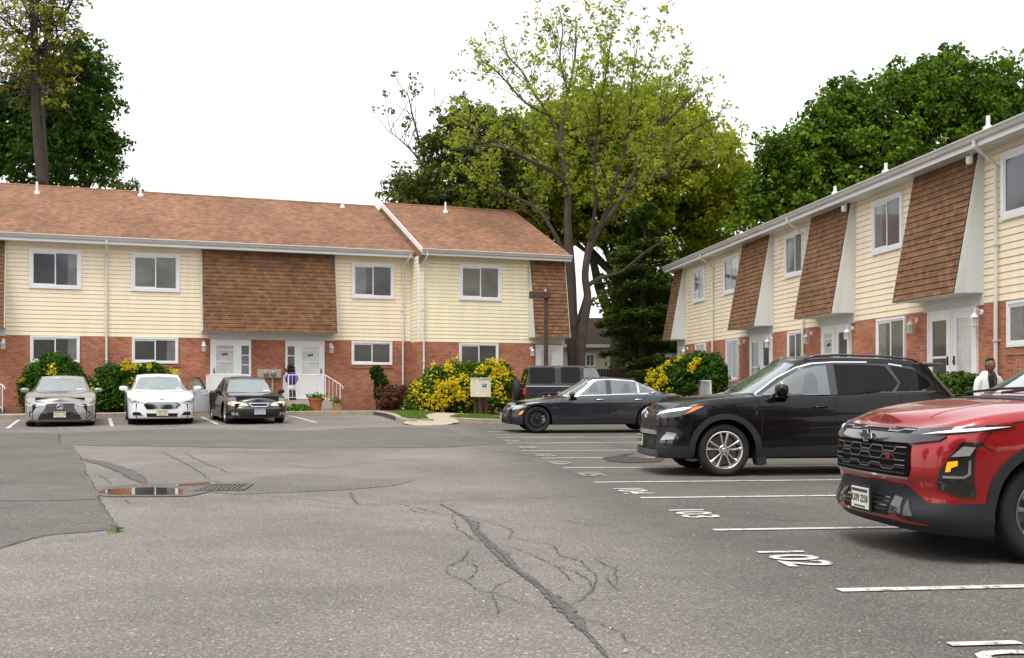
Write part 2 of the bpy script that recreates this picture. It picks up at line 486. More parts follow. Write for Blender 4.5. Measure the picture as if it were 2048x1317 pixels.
P = lambda *a: [px(*p) for p in a]
ground_sheet('pavement_patch', P((-340, 1250), (0, 1098), (90, 1072), (190, 1064), (246, 1058), (226, 1046), (213, 1022), (196, 993), (180, 972), (165, 935), (145, 893), (118, 890), (120, 866), (0, 866), (-700, 866)), .004, M['asphalt_dark'], .5)
ground_sheet('pavement_patch', P((-400, 968), (150, 972), (186, 974), (198, 984), (194, 1000), (100, 1003), (-400, 1006)), .008, M['asphalt_smooth'], .5)
ground_sheet('pavement_patch', P((122, 866), (360, 858), (600, 862), (700, 856), (885, 856), (930, 872), (990, 889), (900, 895), (700, 897), (500, 897), (300, 893), (120, 891)), .0045, M['asphalt_smooth'], .5)
ground_sheet('pavement_patch', P((420, 975), (520, 955), (600, 948), (700, 955), (828, 962), (790, 972), (700, 980), (600, 985), (470, 990), (420, 985)), .0045, M['asphalt_soft'], .3)

def ribbon(mb, pts, w, dz=.006, rng=None, jit=0, step=.07, taper=True, vary=.5):
    Q = [Vector(p) for p in pts]; D = []
    for a, b in zip(Q, Q[1:]):
        k = max(1, int((b - a).length / step))
        for j in range(k): D.append(a.lerp(b, j / k))
    D.append(Q[-1]); n = len(D)
    if n < 2: return
    if rng and jit:
        off = 0
        for i in range(1, n - 1):
            off = off * .75 + rng.uniform(-jit, jit)
            d = (D[min(i+1, n-1)] - D[i-1])
            if d.length > 0:
                d.normalize(); D[i] = D[i] + Vector((-d.y, d.x)) * off
    b0 = len(mb.v)
    for i, p in enumerate(D):
        d = D[min(i+1, n-1)] - D[max(i-1, 0)]
        d = d.normalized() if d.length else Vector((1, 0))
        ww = w * (1 + (rng.uniform(-vary, vary) if rng else 0)) * .5
        if taper: ww *= min(1, .25 + 4 * min(i, n-1-i) / n)
        for s in (1, -1):
            q = p + Vector((-d.y, d.x)) * ww * s
            mb.v.append((q.x, q.y, gz(q.x, q.y) + dz))
    for i in range(n - 1):
        mb.f.append((b0+2*i+1, b0+2*i+3, b0+2*i+2, b0+2*i)); mb.m.append(0)

rng = random.Random(4)
mb = MB()      # broad sealed cracks
for pts, w in [(((880, 1008), (905, 1022), (935, 1040), (965, 1075), (1010, 1110), (1035, 1142), (1060, 1160), (1090, 1185), (1120, 1212), (1150, 1248), (1180, 1275), (1215, 1317)), .05),
               (((940, 1050), (975, 1090), (1015, 1128), (1045, 1152)), .055), (((1085, 1178), (1135, 1225), (1170, 1262)), .08),
               (((160, 917), (215, 930), (255, 945), (290, 968)), .22), (((700, 985), (708, 1000), (716, 1010)), .025),
               (((935, 1040), (950, 1046), (948, 1062)), .07),
               (((700, 985), (708, 1000), (716, 1010)), .02)]:
    kz = globals().get('kz', 0) + 1; ribbon(mb, P(*pts), w, .0058 + .0004 * kz, rng, .004, .03, True, .45)
mb.build('sealed_cracks', M['crack'])["kind"] = "structure"
mb = MB()      # hairline cracks
thin = [((940, 1050), (980, 1092), (1012, 1120), (1040, 1150), (1088, 1182), (1118, 1212), (1148, 1246), (1182, 1277), (1210, 1310)), ((145, 893), (160, 915), (172, 945), (186, 968), (196, 993), (215, 1028), (238, 1058)),
        ((0, 1098), (60, 1078), (110, 1070), (190, 1063), (246, 1058)),
        ((165, 916), (260, 915), (340, 918), (420, 922)), ((325, 905), (350, 918), (385, 935), (415, 957), (424, 962)),
        ((370, 905), (385, 915), (415, 930), (440, 938), (455, 946), (560, 946), (640, 948)),
        ((560, 898), (700, 897), (890, 895), (990, 889)), ((120, 891), (300, 893), (560, 898)),
        ((118, 866), (120, 890)), ((885, 858), (930, 872), (990, 889)),
        ((940, 895), (1010, 905), (1085, 917)), ((700, 925), (850, 931), (960, 929), (1085, 918)),
        ((700, 1012), (840, 1006), (960, 1000), (1080, 997), (1250, 993)), ((716, 1010), (820, 1002), (950, 1003)),
        ((720, 1012), (800, 1010), (880, 1028), (905, 1030)), ((820, 1018), (835, 1026), (900, 1032)),
        ((905, 1030), (915, 1062), (945, 1080), (965, 1090)), ((905, 1025), (955, 1040), (1000, 1052), (1028, 1065), (1015, 1080)),
        ((960, 1075), (985, 1080), (1030, 1078), (1105, 1092), (1120, 1112), (1160, 1125), (1190, 1150), (1188, 1175), (1172, 1200)),
        ((1010, 1090), (1060, 1110), (1095, 1125), (1130, 1150), (1150, 1170), (1158, 1180)), ((1100, 1125), (1150, 1145), (1175, 1160), (1190, 1180), (1160, 1205), (1135, 1215)),
        ((945, 1095), (925, 1120), (895, 1135), (893, 1150), (930, 1165), (950, 1180), (985, 1187), (1040, 1205), (1075, 1217)),
        ((930, 1165), (948, 1150), (952, 1135), (930, 1122)), ((985, 1187), (1000, 1168), (1035, 1155)), ((895, 1135), (930, 1122), (985, 1128), (1010, 1118)),
        ((985, 1187), (990, 1210), (1000, 1235)), ((1140, 1235), (1200, 1248), (1240, 1265), (1250, 1285), (1290, 1300), (1320, 1317)),
        ((1180, 1115), (1230, 1140), (1235, 1170)), ((1190, 1120), (1210, 1115)), ((1210, 1155), (1240, 1185)),
        ((1400, 1000), (1520, 1012), (1660, 1018)), ((1340, 1005), (1450, 1030), (1560, 1042), (1680, 1040)),
        ((1150, 875), (1190, 880), (1250, 896), (1290, 905)), ((230, 1005), (250, 1000), (262, 1008), (285, 1005)), ((195, 950), (215, 960), (222, 970)),
        ((500, 990), (620, 1000), (700, 1012)), ((560, 930), (640, 938), (720, 930)), ((620, 1012), (690, 1018), (760, 1022)),
        ((0, 920), (60, 918), (150, 922)), ((1120, 1040), (1180, 1052), (1250, 1050))]
for pts in thin:
    q = P(*pts); d = sum(p[1] for p in q) / len(q)
    ribbon(mb, q, .002 + .00065 * d, .0090, rng, .006 + .0004 * d, .035, True, .75)
mb.build('hairline_cracks', M['crack_thin'])["kind"] = "structure"

# water, silt line and grate at the low point
water = pmat('puddle_water', (.018, .016, .013), .015, 0, 1, 1.0)
ground_sheet('puddle', P((194, 987), (215, 981), (260, 978), (305, 977), (345, 978), (366, 981), (364, 991), (300, 992), (225, 991.5)), .012, water, .2)
ground_sheet('puddle', P((352, 971), (400, 967.5), (428, 966.5), (430, 969.5), (390, 973), (355, 974.5)), .012, water, .2)
ground_sheet('puddle_margin', P((180, 990), (212, 976), (262, 970), (310, 968), (350, 969), (430, 963), (445, 968), (440, 978), (408, 988), (380, 994), (300, 995), (215, 995)), .0095, M['asphalt_smooth'], .2)
gx, gy = px(450, 977)
dr = empty('drain_grate', (gx, gy, .012), .1)
tag(dr, 'rusty slotted storm drain grate beside the puddle in the asphalt', 'drain')
mb = MB(); r = (.34, .42)
mb.box(-.29, .29, -.40, -.36, -.01, .012); mb.box(-.29, .29, .36, .40, -.01, .012); mb.box(-.29, -.25, -.36, .36, -.01, .012); mb.box(.25, .29, -.36, .36, -.01, .012)
rust = pmat('rusty_iron', (.13, .115, .10), .8, .2, noise=.3, nscale=14)
mb.build('frame', rust, dr)
mb = MB()
for i in range(9):
    x = -.225 + i * .056
    mb.box(x - .013, x + .013, -.359, .359, -.008, .009)
mb.build('slat', rust, dr)
mb = MB(); mb.box(-.249, .249, -.359, .359, -.0065, -.004); mb.build('pit', M['black'], dr)
ground_sheet('rust_stain', P((1205, 917), (1255, 908), (1270, 908), (1245, 914), (1330, 918), (1320, 925), (1255, 927), (1215, 923)), .0105, pmat('old_oil_stain', (.035, .022, .015), .7, noise=.4, nscale=9), .2)

# painted stall lines and stall numbers
starts = [(1677, 1182.5), (1426.4, 1061.5), (1281.4, 997), (1189.4, 965.9), (1127, 937.2), (1083.5, 917.3), (1043.6, 902.7), (1014, 887), (994, 875.6), (976, 864)]
th = R(6.3)
dirv = Vector((math.cos(th), math.sin(th)))
for i, (u, v) in enumerate(starts):
    a = Vector(px(u, v)); b = a + dirv * (5.3 if i else 5.6)
    mb = MB(); ribbon(mb, [a, b], .10, .0075, random.Random(i), 0, .25, False, .06)
    mb.build('parking_line', M['paint'])["kind"] = "structure"
a = Vector(px(1677, 1182.5)) + Vector((.34, -2.72)); b = a + dirv * 5.6
mb = MB(); ribbon(mb, [a, b], .10, .0075, random.Random(77), 0, .25, False, .06); mb.build('parking_line', M['paint'])["kind"] = "structure"
def stall_number(txt, x, y, rot, size=.44, mat='paint', sx=1.05):
    o = text_mesh('stall_number', txt, size, M[mat], None, (x, y, 0), (0, 0, rot), 0.0, sx, bold=.010)
    me = o.data
    o.location = (0, 0, 0); o.rotation_euler = (0, 0, 0)
    c, s = math.cos(rot), math.sin(rot)
    for v in me.vertices:
        X = x + v.co.x * c - v.co.y * s; Y = y + v.co.x * s + v.co.y * c
        v.co = (X, Y, gz(X, Y) + .0085)
    me.update(); o["kind"] = "structure"
for txt, u, v in [("101", 1935, 1290), ("102", 1582, 1117), ("103", 1383, 1028), ("104", 1262, 983), ("105", 1177, 949), ("106", 1120, 927), ("107", 1085, 911), ("108", 1051, 895), ("109", 1022, 882), ("110", 1000, 870)]:
    x, y = px(u, v)
    if txt == "101": x, y = 2.30, 4.95
    stall_number(txt, x, y, R(-90 + 6.5), .50, 'paint' if txt in ("101", "102", "103", "104") else 'paint_worn')

# ================================================================== left row: frame and yard
LO = (-17.5607, 36.9203); LA = R(20.9245)
LT = Vector((math.cos(LA), math.sin(LA))); LN = Vector((-math.sin(LA), math.cos(LA)))
def lb(s, y): return (LO[0] + s * LT.x + y * LN.x, LO[1] + s * LT.y + y * LN.y)
RO = (11.1854, 14.0); RA = math.atan2(-.9928, .1197)
RT = Vector((math.cos(RA), math.sin(RA))); RN = Vector((-math.sin(RA), math.cos(RA)))
def rb(x, y): return (RO[0] + x * RT.x + y * RN.x, RO[1] + x * RT.y + y * RN.y)

def slab(name, poly, h, mat, kerbs=None, step=.5): return ground_sheet(name, poly, h, mat, step, skirt=h + .05)
island = (-2.95, 30.6)
kc = lb(12.1, -4.0)
yard = [lb(-16, -4.0), kc, (-3.1, 31.0), (-2.3, 31.5), (-2.6, 34.0), (-2.2, 36.2), (-.6, 37.2), (1.6, 37.6), (1.6, 46), lb(21.5, 0), lb(22, 2), lb(-16, 2)]
slab('planting_bed', yard, .115, M['soil'])
slab('lawn', [(-4.05, 36.2), (-3.25, 31.4), (-2.75, 31.35), (-2.45, 31.9), (-2.75, 34.0), (-2.6, 36.6)], .13, M['grass_base'], step=.3)
slab('lawn', [(-1.75, 32.7), (-.25, 32.9), (-.1, 35.4), (-1.2, 35.9), (-1.9, 34.6)], .13, M['grass_base'], step=.3)
def ramp_z(x, y): return gz(x, y) + .125 * max(0, min(1, ((x + 2.2) * -.62 + (y - 30.9) * .78) / .75))
ground_sheet('path_ramp', [(-3.05, 30.98), (-2.35, 31.62), (-1.92, 32.68), (-1.75, 32.5), (-1.55, 31.9), (-2.0, 30.9), (-2.7, 30.3), (-3.1, 30.55)], .004, M['walk'], .2, zf=ramp_z)
slab('footpath', [(-2.95, 31.0), (-2.35, 31.58), (-1.9, 32.7), (-2.0, 34.7), (-1.3, 36.1), (-.05, 35.6), (.4, 35.7), (.6, 37.4), (-.6, 37.5), (-2.8, 37.0), (-3.0, 35.3), (-2.85, 33.4)], .124, M['walk'], step=.3)
slab('footpath', [lb(-16, -3.83), lb(12.4, -3.83), lb(12.4, -2.9), lb(-16, -2.9)], .128, M['walk'])
def kerb(pts, w=.16, h=.15, mat=None):
    mb = MB(); Q = [Vector(p) for p in pts]; D = []
    for a, b in zip(Q, Q[1:]):
        k = max(1, int((b - a).length / .5)); D += [a.lerp(b, j / k) for j in range(k)]
    D.append(Q[-1]); n = len(D); b0 = 0
    for i, p in enumerate(D):
        d = (D[min(i+1, n-1)] - D[max(i-1, 0)]).normalized(); nn = Vector((-d.y, d.x))
        z = gz(p.x, p.y)
        for o_, zz in ((0, -.05), (0, h - .02), (.02, h), (w, h), (w, -.05)):
            q = p + nn * o_; mb.v.append((q.x, q.y, z + zz))
    for i in range(n - 1):
        for j in range(4):
            mb.f.append((i*5+j, (i+1)*5+j, (i+1)*5+j+1, i*5+j+1)); mb.m.append(0)
    mb.f.append((0, 1, 2, 3, 4)); mb.m.append(0); mb.f.append(tuple((n-1)*5+j for j in range(5))[::-1]); mb.m.append(0)
    mb.build('kerb', mat or M['kerb'])["kind"] = "structure"
kerb([lb(-16, -4.01), lb(6, -4.01), kc, (-3.75, 33.6), (-3.2, 31.15), (-3.02, 30.95), (-2.75, 31.0)])
kerb([(-1.95, 32.75), (-1.75, 32.55), (-.9, 32.6), (-.2, 32.75), (0, 33.2), (.05, 35.3)])
# right-hand yard in front of the right row
slab('lawn', [rb(8, -3.6), rb(8, .2), rb(-32.5, .2), rb(-32.5, -3.6)][::-1], .12, M['grass_base'])
slab('footpath', [rb(8, -3.45), rb(8, -2.2), rb(-32.5, -2.2), rb(-32.5, -3.45)][::-1], .13, M['walk'])
kerb([rb(8, -3.6), rb(-32.5, -3.6)])

for s, k in [(.9, 0), (3.5, 0), (6.3, 0), (9.1, 0)]:
    mb = MB(); ribbon(mb, [lb(s, -9.4), lb(s - .03, -4.6)], .10, .0095, random.Random(k), 0, .25, False, .06)
    mb.build('parking_line', M['paint'])["kind"] = "structure"
for t, s in (("118", 2.2), ("117", 4.9), ("116", 7.7), ("115", 10.9)):
    p = lb(s, -9.75 if s < 10 else -9.3); stall_number(t, p[0], p[1], LA, .42, 'paint_worn')

# ================================================================== row houses
SOF = 6.27; EAVE = 6.50; BR = 3.02
def courses(mb, x0, x1, z0, z1, yf, lap=.145, lip=.014, groove=.017, rev=None):
    """horizontal boards; yf(z) gives the y of the wall plane (leaning faces allowed)"""
    n = int(round((z1 - z0) / lap)); lap = (z1 - z0) / n
    for i in range(n):
        a = z0 + i * lap; b = a + lap
        ya, yb, yg = yf(a) - lip, yf(b) - .003, yf(a + groove)
        # slanted face, bottom lip, recessed groove under the next board
        mb.quad((x0, ya, a + groove), (x1, ya, a + groove), (x1, yb, b), (x0, yb, b))
        mb.quad((x0, yg + .006, a + groove), (x1, yg + .006, a + groove), (x1, ya, a + groove), (x0, ya, a + groove))
        mb.quad((x0, yf(a) + .006, a), (x1, yf(a) + .006, a), (x1, yg + .006, a + groove), (x0, yg + .006, a + groove))
        mb.quad((x0, yf(a) - .003, a), (x1, yf(a) - .003, a), (x1, yf(a) + .006, a), (x0, yf(a) + .006, a))

def side_courses(mb, y0, y1, z0, z1, x, sgn, lap=.145):
    n = int(round((z1 - z0) / lap)); lap = (z1 - z0) / n
    for i in range(n):
        a = z0 + i * lap; b = a + lap; g = .017
        xa = x + sgn * .014; xb = x + sgn * .003; xi = x - sgn * .006
        mb.quad((xa, y0, a+g), (xa, y1, a+g), (xb, y1, b), (xb, y0, b))
        mb.quad((xi, y0, a+g), (xi, y1, a+g), (xa, y1, a+g), (xa, y0, a+g))
        mb.quad((xi, y0, a), (xi, y1, a), (xi, y1, a+g), (xi, y0, a+g))

def window(root, x0, x1, z0, z1, y, pane='pane', fw=.085, label=None, name='window', proud=.055):
    o = MB()
    def ring(a, b, c, d, w, ya, yb):
        o.box(a, b, ya, yb, d - w, d); o.box(a, b, ya, yb, c, c + w)
        o.box(a, a + w, ya, yb, c + w, d - w); o.box(b - w, b, ya, yb, c + w, d - w)
    ring(x0, x1, z0, z1, fw, y - proud, y - .0)
    ring(x0 + fw, x1 - fw, z0 + fw, z1 - fw, .042, y - proud + .018, y - .0)
    f = o.build(name, M['white'], root, label=label)
    i = fw + .042; p = MB()
    p.quad((x0+i, y-.018, z0+i), (x1-i, y-.018, z0+i), (x1-i, y-.018, z1-i), (x0+i, y-.018, z1-i))
    p.build('pane', M[pane], f)
    mm = MB(); xm = (x0 + x1) / 2
    mm.box(xm - .02, xm + .02, y - .034, y - .0185, z0+i, z1-i)
    mm.box(x0 + i, xm - .02, y - .026, y - .0185, z0+i, z0+i+.03); mm.box(x0 + i, xm - .02, y - .026, y - .0185, z1-i-.03, z1-i)
    mm.build('sash', M['white'], f)
    hsh = int(abs(x0 * 7.3 + z0 * 3.1 + len(pane))) % 4; a, b, c, d = x0+i+.002, x1-i-.002, z0+i+.002, z1-i-.002
    if pane not in ('pane_blind', 'pane_vert') or root.name != 'townhouse_row':
        w_ = (b - a)
        if hsh in (0, 2):
            g = MB(); e = a + w_ * (.20 if hsh else .32); g.quad((a, y-.0184, c), (e, y-.0184, c), (e - .03, y-.0184, d), (a, y-.0184, d)); g.build('drape', M['drape'], f)
        if hsh in (1, 2):
            g = MB(); e = b - w_ * .22; g.quad((e, y-.0184, c), (b, y-.0184, c), (b, y-.0184, d), (e + .03, y-.0184, d)); g.build('drape', M['drape'], f)
        if hsh == 3:
            g = MB(); g.quad((xm+.02, y-.0184, d-.38), (b, y-.0184, d-.38), (b, y-.0184, d), (xm+.02, y-.0184, d)); g.build('roller_shade', M['shade'], f)
    return f

def door(root, x0, x1, z0, z1, y, style='storm', hx=1, label=None):
    """white door with frame; storm = glazed upper half"""
    o = MB(); fw = .07
    o.box(x0, x1, y-.06, y, z1-fw, z1); o.box(x0, x0+fw, y-.06, y, z0, z1-fw); o.box(x1-fw, x1, y-.06, y, z0, z1-fw)
    a, b, t = x0+fw, x1-fw, z1-fw
    pw = .14
    zg0 = {'storm': z0+.95, 'dark': z0+.25, 'curtain': z0+.62, 'wreath': z0+.7}[style]
    zg1 = t - .16
    for bx in ((a, a+pw, z0, t), (b-pw, b, z0, t), (a+pw, b-pw, zg1, t), (a+pw, b-pw, z0, zg0)):
        o.box(bx[0], bx[1], y-.045, y, bx[2], bx[3])
    if style == 'storm':
        o.box(a+pw+.06, b-pw-.06, y-.055, y-.045, z0+.18, z0+.78)
    d = o.build('door', M['white'], root, label=label)
    g = MB(); g.quad((a+pw, y-.02, zg0), (b-pw, y-.02, zg0), (b-pw, y-.02, zg1), (a+pw, y-.02, zg1))
    g.build('pane', M['pane' if style == 'dark' else 'pane_white'], d)
    g = MB(); zz = zg0 + (zg1-zg0) * (.5 if style != 'storm' else .42)
    if style in ('storm', 'dark'):
        g.box(a+pw, b-pw, y-.04, y-.021, zz, zz+.05)
        g.build('glazing_bar', M['white'], d)
        if style == 'storm': g = MB(); g.box(a+pw, b-pw, y-.04, y-.021, zg1-.16, zg1-.12); g.build('glazing_bar', M['white'], d)
    if style == 'storm':      # dark house number scroll in the glass
        g = MB()
        for k, dx in enumerate((-.07, -.01, .06)):
            g.box((a+b)/2+dx-.02, (a+b)/2+dx+.03, y-.035, y-.022, zg1-.36+.01*k, zg1-.29+.012*k)
        g.build('number_plate', M['metal_black'], d)
    if style == 'wreath':
        g = MB(); c = ((a+b)/2, y-.05, zg0 + .55); n = 20; pts = [(c[0]+.17*math.cos(2*PI*i/n), c[1], c[2]+.17*math.sin(2*PI*i/n)) for i in range(n+1)]
        g.tube(pts, .035, 6, False); g.build('wreath', pmat('wreath_twigs', (.045, .05, .035), .9, noise=.5, nscale=30), d)
    g = MB(); hxp = a+.06 if hx < 0 else b-.06
    g.box(hxp-.015, hxp+.015, y-.075, y-.045, z0+.96, z0+1.16); g.box(hxp-.03, hxp+.03, y-.09, y-.06, z0+1.03, z0+1.06)
    g.build('handle', M['metal_black'], d)
    return d

def sidelight(root, x0, x1, z0, z1, y, dark):
    o = MB(); w = .08; a, b = x0+w, x1-w; zb = z0 + .93
    o.box(x0, a, y-.06, y, z0, z1); o.box(b, x1, y-.06, y, z0, z1); o.box(a, b, y-.06, y, z1-.22, z1); o.box(a, b, y-.045, y, z0, zb)
    h = (z1-.22-zb) / 3
    for k in (1, 2): o.box(a, b, y-.04, y, zb+k*h-.018, zb+k*h+.018)
    s = o.build('sidelight', M['white'], root)
    g = MB(); g.quad((a, y-.02, zb), (b, y-.02, zb), (b, y-.02, z1-.22), (a, y-.02, z1-.22)); g.build('pane', M['pane' if dark else 'pane_blind'], s)

lampglass = pmat('lamp_glass', (.42, .44, .44), .08, 0, .6)
def wall_lamp(root, x, z, y=0):
    o = MB()
    o.lathe([(0, -.0), (.06, -.0), (.06, -.03), (0, -.035)], 12, 'y', (x, y - .0, z + .30))
    o.tube([(x, y-.02, z+.30), (x, y-.08, z+.36), (x, y-.15, z+.37), (x, y-.18, z+.33), (x, y-.18, z+.29)], .012, 6)
    o.lathe([(0.0, .30), (.018, .285), (.085, .20), (.09, .185), (0, .185)], 8, 'z', (x, y-.18, z))
    o.lathe([(0.0, -.03), (.02, -.02), (.075, 0), (.08, .02), (0, .02)], 8, 'z', (x, y-.18, z))
    for i in range(6):
        t = 2*PI*i/6; o.tube([(x+.066*math.cos(t), y-.18+.066*math.sin(t), z+.02), (x+.072*math.cos(t), y-.18+.072*math.sin(t), z+.186)], .007, 4)
    l = o.build('wall_lamp', M['white'], root)
    g = MB(); g.lathe([(.055, .021), (.06, .184)], 8, 'z', (x, y-.18, z)); g.build('lamp_glass', lampglass, l, smooth=True)

def mansard(root, x0, x1, ptop=.13, pbot=.68, zb=3.26, zt=SOF, y0=0):
    yf = lambda z: y0 - (pbot + (ptop - pbot) * (z - zb) / (zt - zb))
    o = MB(); rr = random.Random(int(x0*10))
    courses(o, x0 + .0, x1 - .0, zb, zt - .004, yf, .145, .018, .016)
    o.build('mansard_shingles', M['mansard'], root)
    s = MB()
    for x, sg in ((x0, -1), (x1, 1)):
        a, b = (x - .02, x) if sg < 0 else (x, x + .02)
        prof = [(y0, zb), (yf(zb) + .012, zb), (yf(zt) + .012, zt - .004), (y0, zt - .004)]
        s.prism(prof, lambda p, t: (t, p[0], p[1]), a, b)
        # corner board along the leaning edge
        prof = [(yf(zb) - .004, zb - .012), (yf(zt) - .004, zt - .006), (yf(zt) + .06, zt - .006), (yf(zb) + .16, zb - .012)]
        s.prism(prof, lambda p, t: (t, p[0], p[1]), (a if sg < 0 else b) + sg * .014, (a if sg < 0 else b))
    s.box(x0, x1, yf(zb) + .004, y0, zb - .008, zb - .001)
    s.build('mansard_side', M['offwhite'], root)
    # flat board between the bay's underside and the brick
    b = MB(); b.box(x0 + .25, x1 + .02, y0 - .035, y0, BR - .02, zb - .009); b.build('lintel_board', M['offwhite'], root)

def gutter(root, x0, x1, ye, ze):
    """ye: outer edge of the fascia"""
    o = MB(); prof = [(0, -.14), (0, -.02), (-.012, -.02), (-.02, 0), (-.105, 0), (-.12, -.01), (-.118, -.035), (-.09, -.07), (-.075, -.12), (-.06, -.14)]
    o.prism(prof, lambda p, t: (t, ye + p[0], ze + p[1]), x0, x1)
    o.build('gutter', M['gutter'], root)
    s = MB(); s.box(x0 + .005, x1 - .005, ye + .001, ye + .025, SOF - .02, ze - .02)
    s.build('fascia', M['white'], root)

def downspout(root, x, ye, yw, zg, zb, side=0):
    o = MB(); w = .045
    pts = [(x + side, ye - .06, zg - .13), (x + side, ye - .06, zg - .24), (x, yw - .075, zg - .62), (x, yw - .075, zb + .15), (x, yw - .16, zb + .03)]
    rad = [.040, .042, .042, .042, .042]
    o.tube(pts, rad, 8)
    for z in (zb + 1.9, zb + 3.9): o.box(x - .055, x + .055, yw - .125, yw, z, z + .03)
    b = o.build('downspout', M['pipe'], root, smooth=False); return b

def vent_pipe(root, x, y, h, ridge_y, rise, ybase, zbase):
    z = zbase + (y - ybase) * rise
    o = MB(); o.lathe([(.12, -.06), (.10, .06), (.05, .09), (.045, .1), (.045, h), (.03, h), (.03, .2)], 12, 'z', (x, y, z))
    o.build('vent_pipe', M['white'], root, smooth=False)

RISE = math.tan(R(23.3)); OV = .5; RY = 5.9
def roof(root, x0, x1, y0=0, rakes=(1, 1), ze=EAVE):
    ye = y0 - OV; yr = y0 + RY; yb = y0 + 2 * RY + OV
    zr = ze + (yr - ye) * RISE; th_ = .09
    o = MB()
    prof = [(ye - .05, ze - .02), (yr, zr), (yb + .05, ze - .02), (yb, ze - .10), (yr, zr - th_ * 1.2), (ye, ze - .10)]
    o.prism(prof, lambda p, t: (t, p[0], p[1]), x0, x1)
    # ridge cap
    o.prism([(yr - .14, zr - .045), (yr, zr + .03), (yr + .14, zr - .045), (yr, zr - .03)], lambda p, t: (t, p[0], p[1]), x0, x1)
    o.build('roof', M['roof'], root)
    s = MB()
    for x, on in ((x0, rakes[0]), (x1, rakes[1])):
        if not on: continue
        a, b = (x - .03, x) if x == x0 else (x, x + .03)
        s.prism([(ye - .05, ze + .0), (yr, zr + .025), (yb + .05, ze + .0), (yb + .05, ze - .2), (yr, zr - .2), (ye - .05, ze - .2)], lambda p, t: (t, p[0], p[1]), a, b)
    if s.v: s.build('rake_board', M['white'], root)
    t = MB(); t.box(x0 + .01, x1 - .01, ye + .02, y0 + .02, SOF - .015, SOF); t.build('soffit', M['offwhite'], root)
    return ye

# ---- left row
LR = empty('townhouse_row', (*LO, 0), LA)
tag(LR, 'long row of two storey brick and cream siding townhouses facing the camera, on the left', 'townhouses')
D0 = 2 * RY
# brick of both sections (front face, corners)
o = MB(); o.box(-14, 14.55, 0, D0, -.2, BR); o.box(14.552, 20.62, -1.05, D0 - 1.05, -.2, 2.965)
o.build('brick_wall', M['brick'], LR)
# flat core behind the boards
o = MB()
o.box(-13.99, 14.55, .012, D0, BR + .001, SOF); o.box(14.57, 20.61, -1.038, D0 - 1.06, 2.966, SOF - .005)
for x0, x1, y0, zz in ((-14, 14.5, 0, SOF), (14.57, 20.62, -1.05, SOF)):
    zr = EAVE + (RY + OV) * RISE - .12
    o.prism([(y0, zz + .001), (y0 + RY, zr), (y0 + D0, zz + .001)], lambda p, t: (t, p[0], p[1]), x1 - .3, x1 - .01)
o.build('wall_core', M['siding_pale'], LR)
o = MB(); courses(o, -14, 14.545, BR, SOF - .001, lambda z: .006); o.build('siding', M['siding'], LR)
o = MB(); courses(o, 14.60, 20.61, 2.965, SOF - .006, lambda z: -1.044); side_courses(o, -1.04, .0, 2.965, SOF - .006, 14.57, -1)
o.build('siding', M['siding_pale'], LR)
o = MB(); o.box(14.535, 14.60, -1.075, -1.03, 2.96, SOF - .02); o.box(20.57, 20.64, -1.075, -1.03, 2.96, SOF - .02); o.box(14.5, 14.55, -.03, .0, BR, SOF - .01)
o.build('corner_board', M['white'], LR)
roof(LR, -14, 14.56, 0, (1, 0)); roof(LR, 14.60, 20.76, -1.05, (1, 0), EAVE - .02)
_z = lambda y: EAVE - .02 + (y + 1.05 + OV) * RISE
o = MB(); o.prism([(-1.6, _z(-1.6) - .2), (RY - 1.05, _z(RY - 1.05) - .2), (RY - 1.05, _z(RY - 1.05) - .75), (-1.0, _z(-1.6) - .55)], lambda p, t: (t, p[0], p[1]), 14.57, 14.599)
o.build('roof_step_flashing', M['mansard'], LR)
gutter(LR, -14, 14.54, -OV, EAVE); gutter(LR, 14.55, 20.76, -1.05 - OV, EAVE - .02)
for x0, x1, z0, z1, y, p in [(.89, 2.57, 4.67, 6.05, 0, 'pane_blue'), (4.22, 5.89, 4.67, 6.05, 0, 'pane_blind'), (12.2, 13.88, 4.65, 6.03, 0, 'pane_blue'),
        (.93, 2.52, 2.09, 3.02, 0, 'pane'), (4.25, 5.83, 2.09, 3.02, 0, 'pane'), (12.2, 13.8, 2.10, 3.0, 0, 'pane_vert'),
        (16.2, 17.94, 4.62, 6.03, -1.05, 'pane_blind'), (16.2, 17.81, 1.98, 2.95, -1.05, 'pane_vert'),
        (-2.9, -1.3, 4.67, 6.05, 0, 'pane_blind'), (-9.0, -7.3, 4.67, 6.05, 0, 'pane_blue')]:
    window(LR, x0, x1, z0, z1, y, p, fw=.10 if z0 > 4 else .06)
# soldier course sills under the lower windows
for x0, x1, z0, y in [(.93, 2.52, 2.09, 0), (4.25, 5.83, 2.09, 0), (12.2, 13.8, 2.10, 0), (16.2, 17.81, 1.98, -1.05)]:
    o = MB(); o.box(x0 - .05, x1 + .05, y - .03, y + .01, z0 - .12, z0 - .004); o.build('brick_sill', M['brick'], LR)
mansard(LR, 6.65, 11.52); mansard(LR, -5.2, .14); 
def shift_obj(o, v):
    for w in o.data.vertices: w.co += Vector(v)
mansard(LR, 19.12, 20.60, y0=-1.05, zb=3.20, zt=SOF - .01)
FL = .78
door(LR, 6.96, 7.99, FL, 2.99, 0, 'storm', -1); sidelight(LR, 7.99, 8.42, FL, 2.99, 0, False)
sidelight(LR, 9.68, 10.10, FL, 2.99, 0, True); door(LR, 10.10, 11.15, FL, 2.99, 0, 'storm', 1)
door(LR, 19.4, 20.3, FL - .1, 2.93, -1.05, 'wreath', 1)
o = MB(); o.box(20.302, 20.58, -1.10, -1.05, FL - .1, 2.93); 
o.build('door_side_panel', M['white'], LR)
for x, y in ((.09, 0), (6.72, 0), (11.4, 0), (19.2, -1.05)): wall_lamp(LR, x, 2.55 if y == 0 else 2.48, y)
